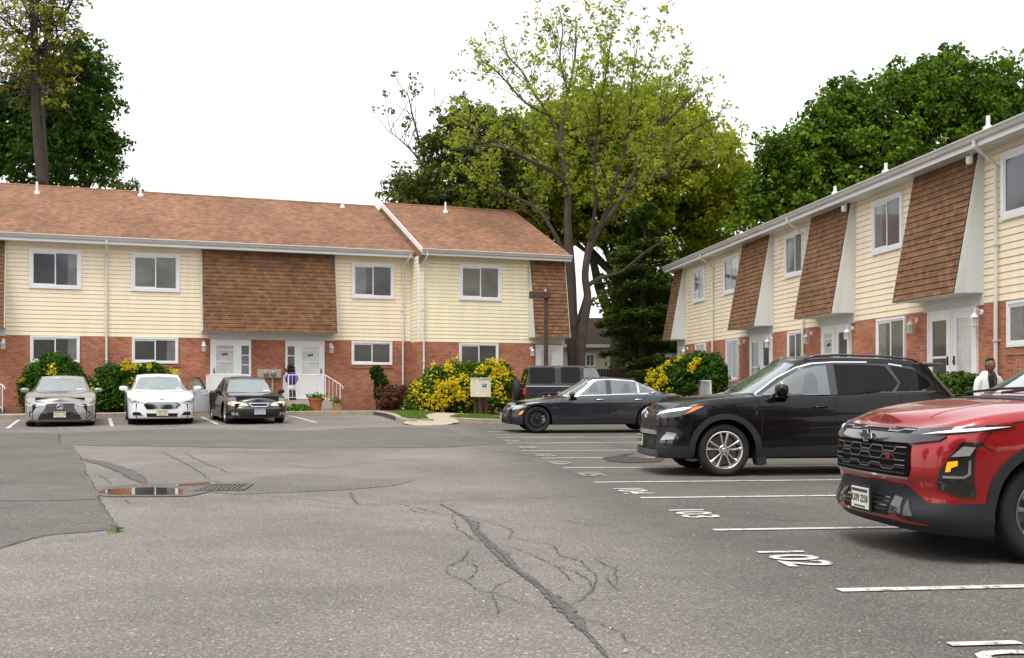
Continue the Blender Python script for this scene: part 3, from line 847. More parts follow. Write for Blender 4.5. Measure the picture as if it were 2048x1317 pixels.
downspout(LR, 3.40, -OV, 0, EAVE, .3); downspout(LR, 14.22, -OV, 0, EAVE, .3, .16); downspout(LR, 14.76, -1.05 - OV, -1.05, EAVE - .02, .3)
zz0 = EAVE + OV * RISE
for x, y, h in ((.9, 4.75, .44), (4.72, 5.3, .28), (13.0, 5.4, .22), (17.2, 3.9, .42)): vent_pipe(LR, x, y, h, RY, RISE, 0, zz0 + (1.05 * RISE if x > 14.6 else 0))
o = MB()
for x in (16.6, 19.8, 20.5): o.lathe([(.0, .18), (.16, .16), (.17, .1), (.1, .08), (.1, 0)], 10, 'z', (x, RY - 1.05 + .4, EAVE + (RY + OV) * RISE - .16))
o.build('roof_vent', M['white'], LR)
# electricity meters
o = MB(); o.box(8.64, 9.51, -.16, 0, 1.58, 1.90); b = bevel(o.build('meter_box', pmat('meter_beige', (.42, .38, .29), .5), LR), .012)
for x in (8.95, 9.22):
    g = MB(); g.lathe([(.10, 0), (.10, -.05), (.085, -.06), (.08, -.12), (.03, -.13), (0, -.13)], 18, 'y', (x, -.16, 1.73)); g.build('meter_dial', pmat('meter_glass', (.20, .20, .20), .15, .3, .6), b, smooth=False)
g = MB(); g.tube([(9.2, -.06, 1.58), (9.2, -.06, .3)], .03, 8); g.build('conduit', M['gutter'], b)

# stoops and railings belong to the row
def stoop(root, x0, x1, y, d, zt, steps=2, name='stoop'):
    o = MB(); n = steps
    o.box(x0, x1, y - d, y - .002, -.1, zt)
    for k in range(n):
        o.box(x0 + .02, x1 - .02, y - d - .3 * (k + 1), y - d - .3 * k, -.1, zt - (k + 1) * (zt - .35) / (n + 1))
    return o.build(name, M['concrete'], root)
st = stoop(LR, 9.55, 11.25, 0, 1.35, FL - .02); stoop(LR, 6.75, 8.4, 0, 1.35, FL - .02); stoop(LR, -2.5, .1, 0, 1.5, FL - .2); stoop(LR, 19.2, 21.2, -1.05, 1.2, FL - .12)
def railing(name, label, pts, zb, h, endz, loc0, rot0, scroll=True):
    """iron rail along pts (local x, y); last point slopes down the steps"""
    rt = empty(name, (*loc0, 0), rot0)
    tag(rt, label, 'railing', 'white iron railings on the stoops')
    o = MB(); top = [(p[0], p[1], zb + h) for p in pts[:-1]] + [(pts[-1][0], pts[-1][1], endz + h)]
    o.tube(top, .019, 6)
    bot = [(p[0], p[1], zb + .10) for p in pts[:-1]] + [(pts[-1][0], pts[-1][1], endz + .12)]
    o.tube(bot, .012, 6)
    if scroll:
        e = Vector(top[-1]); d = (e - Vector(top[-2])).normalized()
        o.tube([e, e + d*.10 + Vector((0,0,-.02)), e + d*.13 + Vector((0,0,-.08)), e + d*.08 + Vector((0,0,-.11))], .015, 6)
    o.build('handrail', M['white'], rt)
    for i in range(len(top)):
        q = MB(); zb_ = (zb if i < len(top) - 1 else endz - .0)
        q.tube([(top[i][0], top[i][1], zb_), top[i]], .017, 6); q.build('post', M['white'], rt)
    q = MB()
    for i in range(len(top) - 1):
        a, b, c, d_ = Vector(top[i]), Vector(top[i+1]), Vector(bot[i]), Vector(bot[i+1])
        k = max(2, int((b - a).length / .13))
        for j in range(1, k): q.tube([c.lerp(d_, j/k), a.lerp(b, j/k)], .008, 4, False)
    q.build('balusters', M['white'], rt)
    return rt
railing('stoop_railing', 'white iron railing on the stoop with the purple figure, in the left row', [(9.6, -.05), (9.6, -1.28), (10.95, -1.28), (11.45, -1.5)], FL - .02, .92, .42, LO, LA)
railing('stoop_railing', 'white iron railing on the stoop behind the white and black sedans', [(6.82, -.05), (6.82, -1.28), (8.1, -1.28), (8.4, -1.6)], FL - .02, .92, .5, LO, LA)
railing('stoop_railing', 'white iron railing at the left edge of the photo beside the silver sedan', [(-2.3, -1.4), (-.15, -1.4), (.20, -1.85)], FL - .2, .88, .42, LO, LA)

# ---- right row  (local x runs towards the camera; s = -x)
RR = empty('townhouse_row', (*RO, 0), RA)
tag(RR, 'row of two storey brick and cream siding townhouses running away on the right', 'townhouses')
xa, xb = -33.15, 3.5
o = MB(); o.box(xa, xb, 0, D0, -.2, BR); o.build('brick_wall', M['brick'], RR)
o = MB(); o.box(xa + .01, xb - .01, .012, D0, BR + .001, SOF)
zr = EAVE + (RY + OV) * RISE - .12
for x in (xa, xb): o.prism([(0, SOF + .001), (RY, zr), (D0, SOF + .001)], lambda p, t: (t, p[0], p[1]), x + (.01 if x < 0 else -.3), x + (.3 if x < 0 else -.01))
o.build('wall_core', M['siding'], RR)
o = MB(); courses(o, xa, xb, BR, SOF - .001, lambda z: .006); o.build('siding', M['siding'], RR)
roof(RR, xa - .3, xb + .3, 0, (1, 1)); gutter(RR, xa - .3, xb + .3, -OV, EAVE)
for s0, s1, z0, z1, p in [(30.63, 29.04, 4.69, 6.1, 'pane_vert'), (26.64, 24.95, 4.69, 6.1, 'pane'), (20.46, 18.75, 4.69, 6.1, 'pane_vert'), (14.29, 12.65, 4.69, 6.1, 'pane_blue'), (8.36, 6.7, 4.69, 6.1, 'pane_blue'),
        (30.3, 28.95, 2.02, 3.0, 'pane_vert'), (26.35, 24.95, 1.5, 3.0, 'pane_vert'), (20.2, 18.95, 1.5, 2.99, 'pane_vert'), (14.04, 12.5, 1.5, 3.0, 'pane_vert'), (8.16, 6.5, 2.06, 3.0, 'pane_vert')]:
    window(RR, -s0, -s1, z0, z1, 0, p, fw=.10 if z0 > 4 else .06)
for a, b, c, d in ((-8.21, -6.45, 1.9, 2.055), (-30.35, -28.9, 1.88, 2.015)):
    o = MB(); o.box(a, b, -.03, .01, c, d); o.build('brick_sill', M['brick'], RR)
for s0, s1 in ((33.1, 31.8), (24.2, 21.52), (18.05, 15.38), (11.85, 9.08), (3.2, .4)): mansard(RR, -s0, -s1)
for s0, s1, st_ in [(23.71, 22.62, 'dark'), (22.60, 21.63, 'dark'), (17.55, 16.6, 'storm'), (16.58, 15.6, 'dark'), (11.38, 10.33, 'dark'), (10.31, 9.28, 'curtain'), (32.95, 32.0, 'curtain')]:
    door(RR, -s0, -s1, FL, 3.0, 0, st_, 1 if st_ == 'dark' else -1)
for s in (9.14, 11.95, 15.52, 18.35, 21.66, 24.4, 31.55, -.5): wall_lamp(RR, -s, 2.55, 0)
downspout(RR, -27.9, -OV, 0, EAVE, .3); downspout(RR, -18.88, -OV, 0, EAVE, .3); downspout(RR, -8.5, -OV, 0, EAVE, .3)
for s, y, h in ((9.5, .35, .30), (14.3, .35, .26), (17.6, .4, .24)): vent_pipe(RR, -s, y, h, RY, RISE, 0, zz0)
for s in (15.42, 9.12):        # floodlights under the eave beside two bays
    o = MB(); o.lathe([(0, .12), (.07, .10), (.075, 0), (.06, -.06), (0, -.07)], 10, 'z', (-s, -.30, 6.08)); o.tube([(-s, -.30, 6.1), (-s, -.24, 6.26)], .03, 6)
    o.build('floodlight', M['white'], RR)
o = MB()
o.tube([(-28.9, -.02, 4.7), (-28.4, -.02, 4.1), (-28.05, -.03, 3.9)], .008, 4); o.tube([(-21.4, -.03, 4.95), (-20.9, -.03, 5.15), (-20.75, -.03, 5.6)], .008, 4)
o.tube([(-20.5, -.45, 6.3), (-20.6, -.2, 6.0), (-20.55, -.03, 5.6)], .008, 4)
o.build('cable', M['gutter'], RR)
for s0, s1 in ((23.9, 21.4), (17.7, 15.4), (11.6, 9.0), (33.2, 31.8)): stoop(RR, -s0, -s1, 0, 1.3, FL - .02)
railing('stoop_railing', 'white slatted iron railing between the yellow flowering bush and the black crossover', [(-24.6, -.1), (-24.6, -2.0), (-21.9, -2.0), (-21.7, -2.1)], .5, .95, .5, RO, RA, False)
# ================================================================== vehicles
def interp(tbl, x):
    """smooth (monotone cubic-ish) interpolation in a table of (x, v)"""
    n = len(tbl)
    if x <= tbl[0][0]: return tbl[0][1]
    if x >= tbl[-1][0]: return tbl[-1][1]
    for i in range(n - 1):
        x0, v0 = tbl[i]; x1, v1 = tbl[i+1]
        if x0 <= x <= x1:
            h = x1 - x0
            if h < 1e-9: return v1
            t = (x - x0) / h; d = (v1 - v0) / h
            def slope(j):
                if j <= 0 or j >= n - 1: return (tbl[min(j+1, n-1)][1]-tbl[max(j-1, 0)][1]) / max(1e-9, tbl[min(j+1, n-1)][0]-tbl[max(j-1, 0)][0])
                a = (tbl[j][1]-tbl[j-1][1])/max(1e-9, tbl[j][0]-tbl[j-1][0]); b = (tbl[j+1][1]-tbl[j][1])/max(1e-9, tbl[j+1][0]-tbl[j][0])
                if a*b <= 0: return 0
                return 2*a*b/(a+b)
            m0, m1 = slope(i), slope(i+1)
            return (2*t**3-3*t*t+1)*v0 + (t**3-2*t*t+t)*h*m0 + (-2*t**3+3*t*t)*v1 + (t**3-t*t)*h*m1

def catmull(P, k=16):
    out = []
    n = len(P)
    for i in range(n - 1):
        p0 = np.array(P[max(i-1, 0)]); p1 = np.array(P[i]); p2 = np.array(P[i+1]); p3 = np.array(P[min(i+2, n-1)])
        if i == 0: p0 = np.array([P[1][0], -P[1][1]])
        if i == n - 2: p3 = np.array([P[-2][0], -P[-2][1]])
        # centripetal parameters
        def tj(ti, a, b): return ti + max(1e-6, np.hypot(*(b-a))) ** .5
        t0 = 0; t1 = tj(t0, p0, p1); t2 = tj(t1, p1, p2); t3 = tj(t2, p2, p3)
        for j in range(k):
            t = t1 + (t2-t1)*j/k
            A1 = (t1-t)/(t1-t0)*p0+(t-t0)/(t1-t0)*p1; A2 = (t2-t)/(t2-t1)*p1+(t-t1)/(t2-t1)*p2; A3 = (t3-t)/(t3-t2)*p2+(t-t2)/(t3-t2)*p3
            B1 = (t2-t)/(t2-t0)*A1+(t-t0)/(t2-t0)*A2; B2 = (t3-t)/(t3-t1)*A2+(t-t1)/(t3-t1)*A3
            out.append((t2-t)/(t2-t1)*B1+(t-t1)/(t2-t1)*B2)
    out.append(np.array(P[-1])); return np.array(out)

class Shell:
    """vehicle body: plan outline swept upward with insets, closed by a crowned top"""
    def __init__(s, outline, ztop, crown, zlow, side_in, front_in, rear_in, arches=(), rr=.05, step=.035, flen=.8, rlen=.8, zc=None, cexp=2.2):
        s.cexp = cexp
        s.out = catmull(outline); d = np.r_[0, np.cumsum(np.hypot(*np.diff(s.out, axis=0).T))]
        s.S = d[-1]; s.d = d; s.L = s.out[-1][0]; s.W = s.out[:, 1].max()
        s.ztop, s.crown, s.zlow, s.side_in, s.front_in, s.rear_in, s.arches, s.rr = ztop, crown, zlow, side_in, front_in, rear_in, arches, rr
        s.flen, s.rlen = flen, rlen
        s.ss = list(np.linspace(0, s.S, int(s.S / step)))
        for ax, az, ar in arches:      # exact stations at arch ends
            for sg in (-1, 1):
                for a in (0, 8, 16, 24): s.ss.append(s.s_of_x(ax + sg * ar * math.cos(R(a))))
        s.ss = sorted(set(round(v, 4) for v in s.ss))
    def plan(s, q):
        return np.array([np.interp(q, s.d, s.out[:, 0]), np.interp(q, s.d, s.out[:, 1])])
    def s_of_x(s, x):
        i = np.argmax(s.out[:, 1] > s.W * .6); xs = s.out[:, 0]; j0 = int(i)
        return float(np.interp(x, xs[j0:], s.d[j0:]))
    def zt(s, x): return interp(s.ztop, x)
    def pos(s, q, z, side=-1, off=0):
        """surface point at plan arc length q and height z"""
        x, y = s.plan(q); e = 2e-3
        a = s.plan(max(0, q-e)); b = s.plan(min(s.S, q+e)); t = b - a; t /= max(1e-9, np.hypot(*t)); n = np.array([-t[1], t[0]])
        if q < e * 2: n = np.array([-1., 0])
        if q > s.S - e * 2: n = np.array([1., 0])
        if n @ np.array([x - s.L/2, y]) < 0: n = -n
        zt = s.zt(x); rr = s.rr
        F = 1 - smooth(0, s.flen, x); B = smooth(s.L - s.rlen, s.L, x)
        ins = 0.
        if z > zt - rr:
            c = min(1, (z - (zt - rr)) / rr); ins = rr * (1 - math.sqrt(max(0, 1 - c * c)))
        fi, ri, si = interp(s.front_in, z), interp(s.rear_in, z), interp(s.side_in, z)
        w = abs(n[1])
        px_ = x + fi * F * (1 - .25*w) - ri * B * (1 - .25*w) - n[0] * (ins - off)
        py_ = max(0, y - si * min(1, y / (s.W * .8)) - n[1] * (ins - off))
        return (px_, side * py_, z)
    def bottom(s, x):
        z = interp(s.zlow, x)
        for ax, az, ar in s.arches:
            if abs(x - ax) < ar: z = max(z, az + math.sqrt(max(0, ar*ar - (x-ax)**2)))
        return z
    def mesh(s, mb, nz=13, nc=8):
        cols = []
        for q in s.ss:
            x, y = s.plan(q); zb = s.bottom(x); zt = s.zt(x)
            zs = [zb + (zt - s.rr - zb) * j / nz for j in range(nz + 1)] + [zt - s.rr + s.rr * math.sin(R(a)) for a in (30, 55, 75, 90)]
            c = [s.pos(q, z, 1) for z in zs]
            X, Y, Z = c[-1]; zc = max(interp(s.crown, X), Z)
            for j in range(1, nc + 1):
                a = j / nc; c.append((X, Y * (1 - a), Z + (zc - Z) * (1 - (1 - a) ** s.cexp)))
            cols.append(c)
        for sd in (1, -1):
            b0 = len(mb.v); m = len(cols[0])
            for c in cols:
                for p in c: mb.v.append((p[0], sd * p[1], p[2]))
            for i in range(len(cols) - 1):
                for j in range(m - 1):
                    f = (b0+i*m+j, b0+(i+1)*m+j, b0+(i+1)*m+j+1, b0+i*m+j+1)
                    mb.f.append(f if sd < 0 else f[::-1]); mb.m.append(0)

def weld(o, d=.0008):
    bm = bmesh.new(); bm.from_mesh(o.data); bmesh.ops.remove_doubles(bm, verts=bm.verts, dist=d)
    bmesh.ops.dissolve_degenerate(bm, dist=.0003, edges=bm.edges)
    bmesh.ops.recalc_face_normals(bm, faces=bm.faces)
    bm.to_mesh(o.data); bm.free()

class Cabin:
    """greenhouse: slices of the base outline shrinking towards the roof"""
    def __init__(s, outline, zbase, zroof, fin, rin, sin_, crown=.05, rr=.07, curve=1.0):
        s.out = catmull(outline); s.L0 = s.out[0][0]; s.L1 = s.out[-1][0]; s.W = s.out[:, 1].max()
        s.zbase, s.zroof, s.fin, s.rin, s.sin, s.cr, s.rr, s.cv = zbase, zroof, fin, rin, sin_, crown, rr, curve
        d = np.r_[0, np.cumsum(np.hypot(*np.diff(s.out, axis=0).T))]; s.d = d
    def mesh(s, mb, nz=10, nc=8):
        cols = []
        for q in np.linspace(0, s.d[-1], 110):
            x = np.interp(q, s.d, s.out[:, 0]); y = np.interp(q, s.d, s.out[:, 1])
            u = (x - s.L0) / (s.L1 - s.L0)
            c = []
            xt = s.L0 + s.fin + u * (s.L1 - s.rin - s.L0 - s.fin)
            zb = interp(s.zbase, x); zt = interp(s.zroof, xt)
            ts = [j / nz * .90 for j in range(nz + 1)] + [.94, .97, .99, 1.0]
            for t in ts:
                hh = min(1, t / .96); tt = hh ** s.cv
                xx = s.L0 + s.fin * tt + u * ((s.L1 - s.rin * tt) - (s.L0 + s.fin * tt))
                yy = y * (1 - s.sin / s.W * (hh ** 1.12))
                if t > .9:
                    g = (t - .9) / .1; k = s.rr * (1 - math.sqrt(max(0, 1 - g * g))); yy -= k * (1 if yy > k else 0) * 1.0
                    zz = zb + (zt - zb) * .90 + (zt - zb) * .10 * math.sin(g * PI / 2)
                else: zz = zb + (zt - zb) * t
                c.append((xx, max(0, yy), zz))
            X, Y, Z = c[-1]
            for j in range(1, nc + 1):
                a = j / nc; c.append((X, Y * (1 - a), Z + s.cr * (1 - (1 - a) ** 2) * min(1, Y / (s.W * .45))))
            cols.append(c)
        for sd in (1, -1):
            b0 = len(mb.v); m = len(cols[0])
            for c in cols:
                for p in c: mb.v.append((p[0], sd * p[1], p[2]))
            for i in range(len(cols) - 1):
                for j in range(m - 1):
                    f = (b0+i*m+j, b0+(i+1)*m+j, b0+(i+1)*m+j+1, b0+i*m+j+1)
                    mb.f.append(f if sd < 0 else f[::-1]); mb.m.append(0)

class Car:
    def __init__(s, name, label, cat, front, ang, shell, cabin, paint, roof_paint=None, z=None):
        s.root = empty(name, (front[0], front[1], gz(*front) if z is None else z), ang); tag(s.root, label, cat)
        s.sh, s.cb = shell, cabin
        mb = MB(); shell.mesh(mb); s.body = mb.build('body', paint, s.root, True); weld(s.body); s.body.data.shade_smooth()
        mb = MB(); cabin.mesh(mb); s.cabin = mb.build('cabin', roof_paint or paint, s.root, True); weld(s.cabin); s.cabin.data.shade_smooth()
        V = []; F = []
        for o in (s.body, s.cabin):
            b = len(V); V += [v.co.copy() for v in o.data.vertices]; F += [[b + i for i in p.vertices] for p in o.data.polygons]
        s.bvh = BVHTree.FromPolygons(V, F)
        s.paint = paint
        L = shell.L; W = shell.W
        zb = shell.bottom(L / 2)
        mb = MB(); mb.box(.30, L - .30, -W + .30, W - .30, zb - .03, .80)
        mb.box(shell.arches[0][0] + .45, shell.arches[1][0] - .45, -W + .10, W - .10, zb - .02, zb + .12)
        mb.box(.12, .35, -W*.75, W*.75, zb + .0, .6); mb.box(L - .35, L - .15, -W*.75, W*.75, zb + .05, .6)
        mb.build('underbody', M['black'], s.root)
    # ---- patches defined on the unrolled lower body: (q, z)
    def wrap(s, name, poly, mat, off=.006, sides=(-1,), step=.045, parent=None, label=None):
        out = []
        vs, fs = grid_fill(poly, step)
        for sd in sides:
            e = Vector; P0 = [s.sh.pos(max(0, q) if q >= 0 else -q, z, sd if q >= 0 else -sd, off) for q, z in vs]
            out.append(s._patch(name, P0, fs, mat, off, parent, label))
        return out
    def across(s, name, poly, mat, off=.006, step=.045, parent=None, label=None):
        """front patch crossing the centre line: q may be negative"""
        vs, fs = grid_fill(poly, step)
        P0 = [s.sh.pos(abs(q), z, 1 if q >= 0 else -1, off) for q, z in vs]
        return s._patch(name, P0, fs, mat, off, parent, label)
    def _patch(s, name, P0, fs, mat, off, parent, label=None):
        mb = MB(); mb.add(P0, fs)
        # rim back to the body
        from collections import Counter
        c = Counter()
        for f in fs:
            for i in range(len(f)): c[tuple(sorted((f[i], f[(i+1) % len(f)])))] += 1
        cen = np.mean(np.array(P0), axis=0)
        bd = [e for e, k in c.items() if k == 1]
        idx = {}
        for a, b in bd:
            for i in (a, b):
                if i not in idx:
                    p = Vector(P0[i]); loc, nor, _, _ = s.bvh.find_nearest(p)
                    idx[i] = len(mb.v)
                    if loc is None: loc = p; 
                    q = loc + (loc - p) * .5 if (loc - p).length > 1e-6 else p
                    mb.v.append(tuple(q))
            mb.f.append((a, b, idx[b], idx[a])); mb.m.append(0)
        o = mb.build(name, mat, parent or s.root, True, label)
        bm = bmesh.new(); bm.from_mesh(o.data)
        bmesh.ops.recalc_face_normals(bm, faces=bm.faces)
        tot = Vector((0, 0, 0)); ctr = Vector((s.sh.L / 2, 0, .7))
        for f in bm.faces: tot += f.normal * f.calc_area()
        f0 = max(bm.faces, key=lambda f: f.calc_area()); 
        if f0.normal.dot(f0.calc_center_median() - ctr) < 0: bmesh.ops.reverse_faces(bm, faces=bm.faces)
        bm.to_mesh(o.data); bm.free()
        o.data.set_sharp_from_angle(angle=R(50))
        return o
    def proj(s, name, poly, mat, view='side', off=.006, sides=(-1,), step=.06, parent=None, label=None):
        """patch thrown on body and cabin along a view direction: side (x,z), front/rear (y,z), top (x,y)"""
        vs, fs = grid_fill(poly, step); out = []
        for sd in sides:
            P0 = []
            for a, b in vs:
                if view == 'side': o, d = Vector((a, sd * 3, b)), Vector((0, -sd, 0))
                elif view == 'front': o, d = Vector((-2, a, b)), Vector((1, 0, 0))
                elif view == 'rear': o, d = Vector((9, a, b)), Vector((-1, 0, 0))
                else: o, d = Vector((a, b * (sd if len(sides) > 1 or sides[0] == 1 else 1), 4)), Vector((0, 0, -1))
                loc, nor, _, _ = s.bvh.ray_cast(o, d)
                if loc is None:
                    loc, nor, _, _ = s.bvh.find_nearest(Vector((a, sd * .8, b)) if view == 'side' else (Vector((0.5, a, b)) if view == 'front' else Vector((a, b, .9))))
                if nor.dot(d) > 0: nor = -nor
                P0.append(tuple(loc + nor * off))
            out.append(s._patch(name, P0, fs, mat, off, parent, label))
        return out
    def line(s, name, pts, mat, w=.008, view='wrap', off=.0035, side=-1, parent=None, step=.04):
        D = []; Q = [Vector(p) for p in pts]
        for a, b in zip(Q, Q[1:]):
            k = max(1, int((b - a).length / step)); D += [a.lerp(b, j / k) for j in range(k)]
        D.append(Q[-1]); L_, R_ = [], []
        for i, p in enumerate(D):
            d = (D[min(i+1, len(D)-1)] - D[max(i-1, 0)]).normalized(); n = Vector((-d.y, d.x)) * w / 2
            L_.append(p + n); R_.append(p - n)
        mb = MB(); n = len(D)
        for A in (L_, R_):
            for p in A:
                if view == 'wrap': mb.v.append(s.sh.pos(abs(p.x), p.y, side if p.x >= 0 else -side, off))
                else:
                    if view == 'side': o, d = Vector((p.x, side * 3, p.y)), Vector((0, -side, 0))
                    elif view == 'top': o, d = Vector((p.x, p.y, 4)), Vector((0, 0, -1))
                    else: o, d = Vector((-2, p.x, p.y)), Vector((1, 0, 0))
                    loc, nor, _, _ = s.bvh.ray_cast(o, d)
                    if loc is None: loc, nor, _, _ = s.bvh.find_nearest(Vector((p.x, side*.8, p.y)) if view == 'side' else Vector((p.x, p.y, 1)))
                    if nor.dot(d) > 0: nor = -nor
                    mb.v.append(tuple(loc + nor * off))
        for i in range(n - 1): mb.f.append((i, i+1, n+i+1, n+i)); mb.m.append(0)
        o = mb.build(name, mat, parent or s.root, True)
        return o
    def mirror(s, x, z, y, mat, size=(.15, .24, .16), sides=(-1, 1), cap=None):
        for sd in sides:
            o = MB(); n = 14; a, b, c = size
            prof = []
            for i in range(7):
                t = i / 6; sc = math.sin(PI * (.12 + .88 * t) * .5) if t < .75 else 1.0
                prof.append(t)
            # rounded shell: superellipsoid
            V = []; m = 12
            for i in range(m + 1):
                ph = -PI/2 + PI * i / m
                for j in range(n):
                    th = 2*PI*j/n
                    cx = abs(math.cos(th))**.7 * (1 if math.cos(th) > 0 else -1); sx = abs(math.sin(th))**.7 * (1 if math.sin(th) > 0 else -1)
                    cp = abs(math.cos(ph))**.7
                    sp = abs(math.sin(ph))**.8 * (1 if ph > 0 else -1)
                    V.append((x + a*.5*cp*cx, sd*(y + b*.5) + b*.5*sp, z + c*.5*cp*sx))
            F = [(i*n+j, i*n+(j+1) % n, (i+1)*n+(j+1) % n, (i+1)*n+j) for i in range(m) for j in range(n)]
            o.add(V, F)
            o.prism([(x-.05, z-.05), (x+.08, z-.05), (x+.14, z-.12), (x-.02, z-.12)], lambda p, t: (p[0], t, p[1]), sd*(y-.10), sd*(y+.07))
            q = o.build('wing_mirror', mat, s.root, True, fixn=True)
            q.data.set_sharp_from_angle(angle=R(40))
            g = MB(); g.lathe([(c*.36, a*.44), (0, a*.50)], 12, 'x', (x, sd*(y+b*.5), z)); g.build('mirror_glass', M['pane'], q)
    def handles(s, xs, z, mat, w=.2, h=.03, sides=(-1,)):
        for sd in sides:
            for x in xs:
                q0 = s.sh.s_of_x(x); b = MB()
                p = [Vector(s.sh.pos(q0 + t, z + dz, sd, off)) for t, dz, off in ((0, 0, .004), (.02, 0, .028), (w*.5, .003, .034), (w-.02, .004, .028), (w, .004, .004))]
                b.tube(p, [.010, .014, .016, .014, .010], 8); b.build('door_handle', mat, s.root, True)
    def plate(s, txt, z, bgc, fgc, tilt=0, w=.305, h=.155, x=None, y0=0, frame=None):
        X = s.sh.pos(0, z, 1)[0] - .028 if x is None else x
        b = MB(); b.box(-.004, .004, -w/2, w/2, -h/2, h/2)
        o = b.build('number_plate', pmat('plate_face', bgc, .35), s.root); o.location = (X, y0, z); o.rotation_euler = (0, tilt, 0)
        if frame:
            f = MB(); f.box(.0045, .02, -w/2-.02, w/2+.02, -h/2-.02, h/2+.02); f.build('plate_holder', frame, o)
        t = text_mesh('plate_characters', txt, .082, pmat('plate_ink', fgc, .5), o, (-.0075, 0, -.005), (PI/2, 0, -PI/2), .001, .78)
        b = MB(); b.box(-.0062, -.0045, -w/2+.01, w/2-.01, h/2-.035, h/2-.012); b.box(-.0062, -.0045, -w/2+.05, w/2-.05, -h/2+.010, -h/2+.022)
        b.build('plate_band', pmat('plate_band', fgc, .5), o)
        return o

def tyre_wheel(car, x, y, Rr, rim, width, style, rimmat, side, dark=None, calip=None):
    """wheel > tyre, rim, hub; side = sign of outward y"""
    oy = y * side
    b = MB()
    b.lathe([(.0, -.02), (rim*.78, -.02), (rim*.78, -.035), (0, -.035)], 24, 'y', (0, 0, 0))
    w = b.build('wheel', pmat('brake_disc', (.14, .13, .125), .4, .8), car.root); w.location = (x, oy, Rr)
    w.rotation_euler = (0, 0, 0 if side > 0 else PI)
    hw = width / 2
    prof = [(rim, -hw*.75), (rim+.012, -hw*.88), (rim+.03, -hw*.95), (Rr-.05, -hw), (Rr-.02, -hw*.93), (Rr-.004, -hw*.75), (Rr, -hw*.5), (Rr, hw*.5), (Rr-.004, hw*.75), (Rr-.02, hw*.93), (Rr-.05, hw), (rim+.03, hw*.95), (rim+.012, hw*.88), (rim, hw*.75)]
    b = MB(); b.lathe([(r, h - hw*.25) for r, h in prof], 56, 'y', closed=True)
    t = b.build('tyre', M['rubber'], w, True); t.data.set_sharp_from_angle(angle=R(45))
    g = MB()
    for k in (-.33, 0, .33): g.lathe([(Rr+.0006, hw*k-.005-hw*.25), (Rr+.0006, hw*k+.005-hw*.25)], 56, 'y')
    g.build('tread_groove', M['black'], t)
    b = MB(); f = hw * .52
    b.lathe([(rim+.004, f+.010), (rim-.006, f+.014), (rim-.016, f+.004), (rim-.03, f-.03), (rim-.05, -hw*.9), (rim-.0, -hw*.9)], 48, 'y')
    ns, pair, wid = style
    def spoke(ang, w0, w1, r0=.05, r1=None):
        r1 = r1 or rim - .014
        ca, sa = math.cos(ang), math.sin(ang)
        V = []
        for r, ww, yo, th in ((r0, w0, f-.012, .03), ((r0+r1)/2, (w0+w1)/2*.9, f-.006, .028), (r1, w1, f+.002, .03)):
            for u, dy in ((-ww, 0), (-ww*.55, .007), (ww*.55, .007), (ww, 0), (ww, -th), (-ww, -th)):
                V.append((ca*r - sa*u, yo+dy, sa*r + ca*u))
        F = []
        for i in range(2):
            for j in range(6): F.append((i*6+j, i*6+(j+1) % 6, (i+1)*6+(j+1) % 6, (i+1)*6+j))
        F += [tuple(range(6))[::-1], tuple(range(12, 18))]
        b.add(V, F)
    for k in range(ns):
        a = 2*PI*k/ns + PI/2
        if pair:
            sp = pair
            for sg in (-1, 1):
                ca = a + sg * sp * .25
                # converging pair
                r0, r1 = .055, rim - .014
                p0 = np.array([math.cos(a + sg*sp*.9)*r0, math.sin(a + sg*sp*.9)*r0]); p1 = np.array([math.cos(a + sg*sp)*r1, math.sin(a + sg*sp)*r1])
                d = p1 - p0; L = np.hypot(*d); d /= L; n = np.array([-d[1], d[0]]); V = []
                for tt, ww, yo in ((0, wid*.8, f-.014), (.5, wid*.8, f-.006), (1, wid*1.35, f+.002)):
                    c = p0 + d*L*tt
                    for u, dy in ((-ww, 0), (-ww*.5, .007), (ww*.5, .007), (ww, 0), (ww, -.03), (-ww, -.03)):
                        V.append((c[0]+n[0]*u, yo+dy, c[1]+n[1]*u))
                F = [(i*6+j, i*6+(j+1) % 6, (i+1)*6+(j+1) % 6, (i+1)*6+j) for i in range(2) for j in range(6)] + [tuple(range(6))[::-1], tuple(range(12, 18))]
                b.add(V, F)
        else: spoke(a, wid*1.2, wid)
    b.lathe([(.075, f-.045), (.072, f-.016), (.062, f-.008), (.034, f-.006), (.032, f+.002), (.026, f+.006), (0, f+.007)], 24, 'y')
    r = b.build('rim', rimmat, w, fixn=True); r.data.shade_smooth(); r.data.set_sharp_from_angle(angle=R(28))
    b = MB()
    for k in range(5):
        a = 2*PI*k/5 + .3; b.lathe([(.012, f-.012), (.012, f-.0035), (0, f-.003)], 8, 'y', (.05*math.cos(a), 0, .05*math.sin(a)))
    b.build('wheel_nuts', M['metal_black'], r)
    if calip:
        b = MB(); b.prism([(.13, -.10), (.20, -.09), (.215, 0), (.20, .09), (.13, .10), (.12, 0)], lambda p, t: (-p[0], t, p[1]), -.01, .03); c = b.build('brake_caliper', calip, w, fixn=True)
    return w

def wheels(car, xf, xr, track, Rr, rim, width, style, rimmat, **k):
    for x in (xf, xr):
        for sd in (-1, 1): tyre_wheel(car, x, track, Rr, rim, width, style, rimmat, sd, **k)

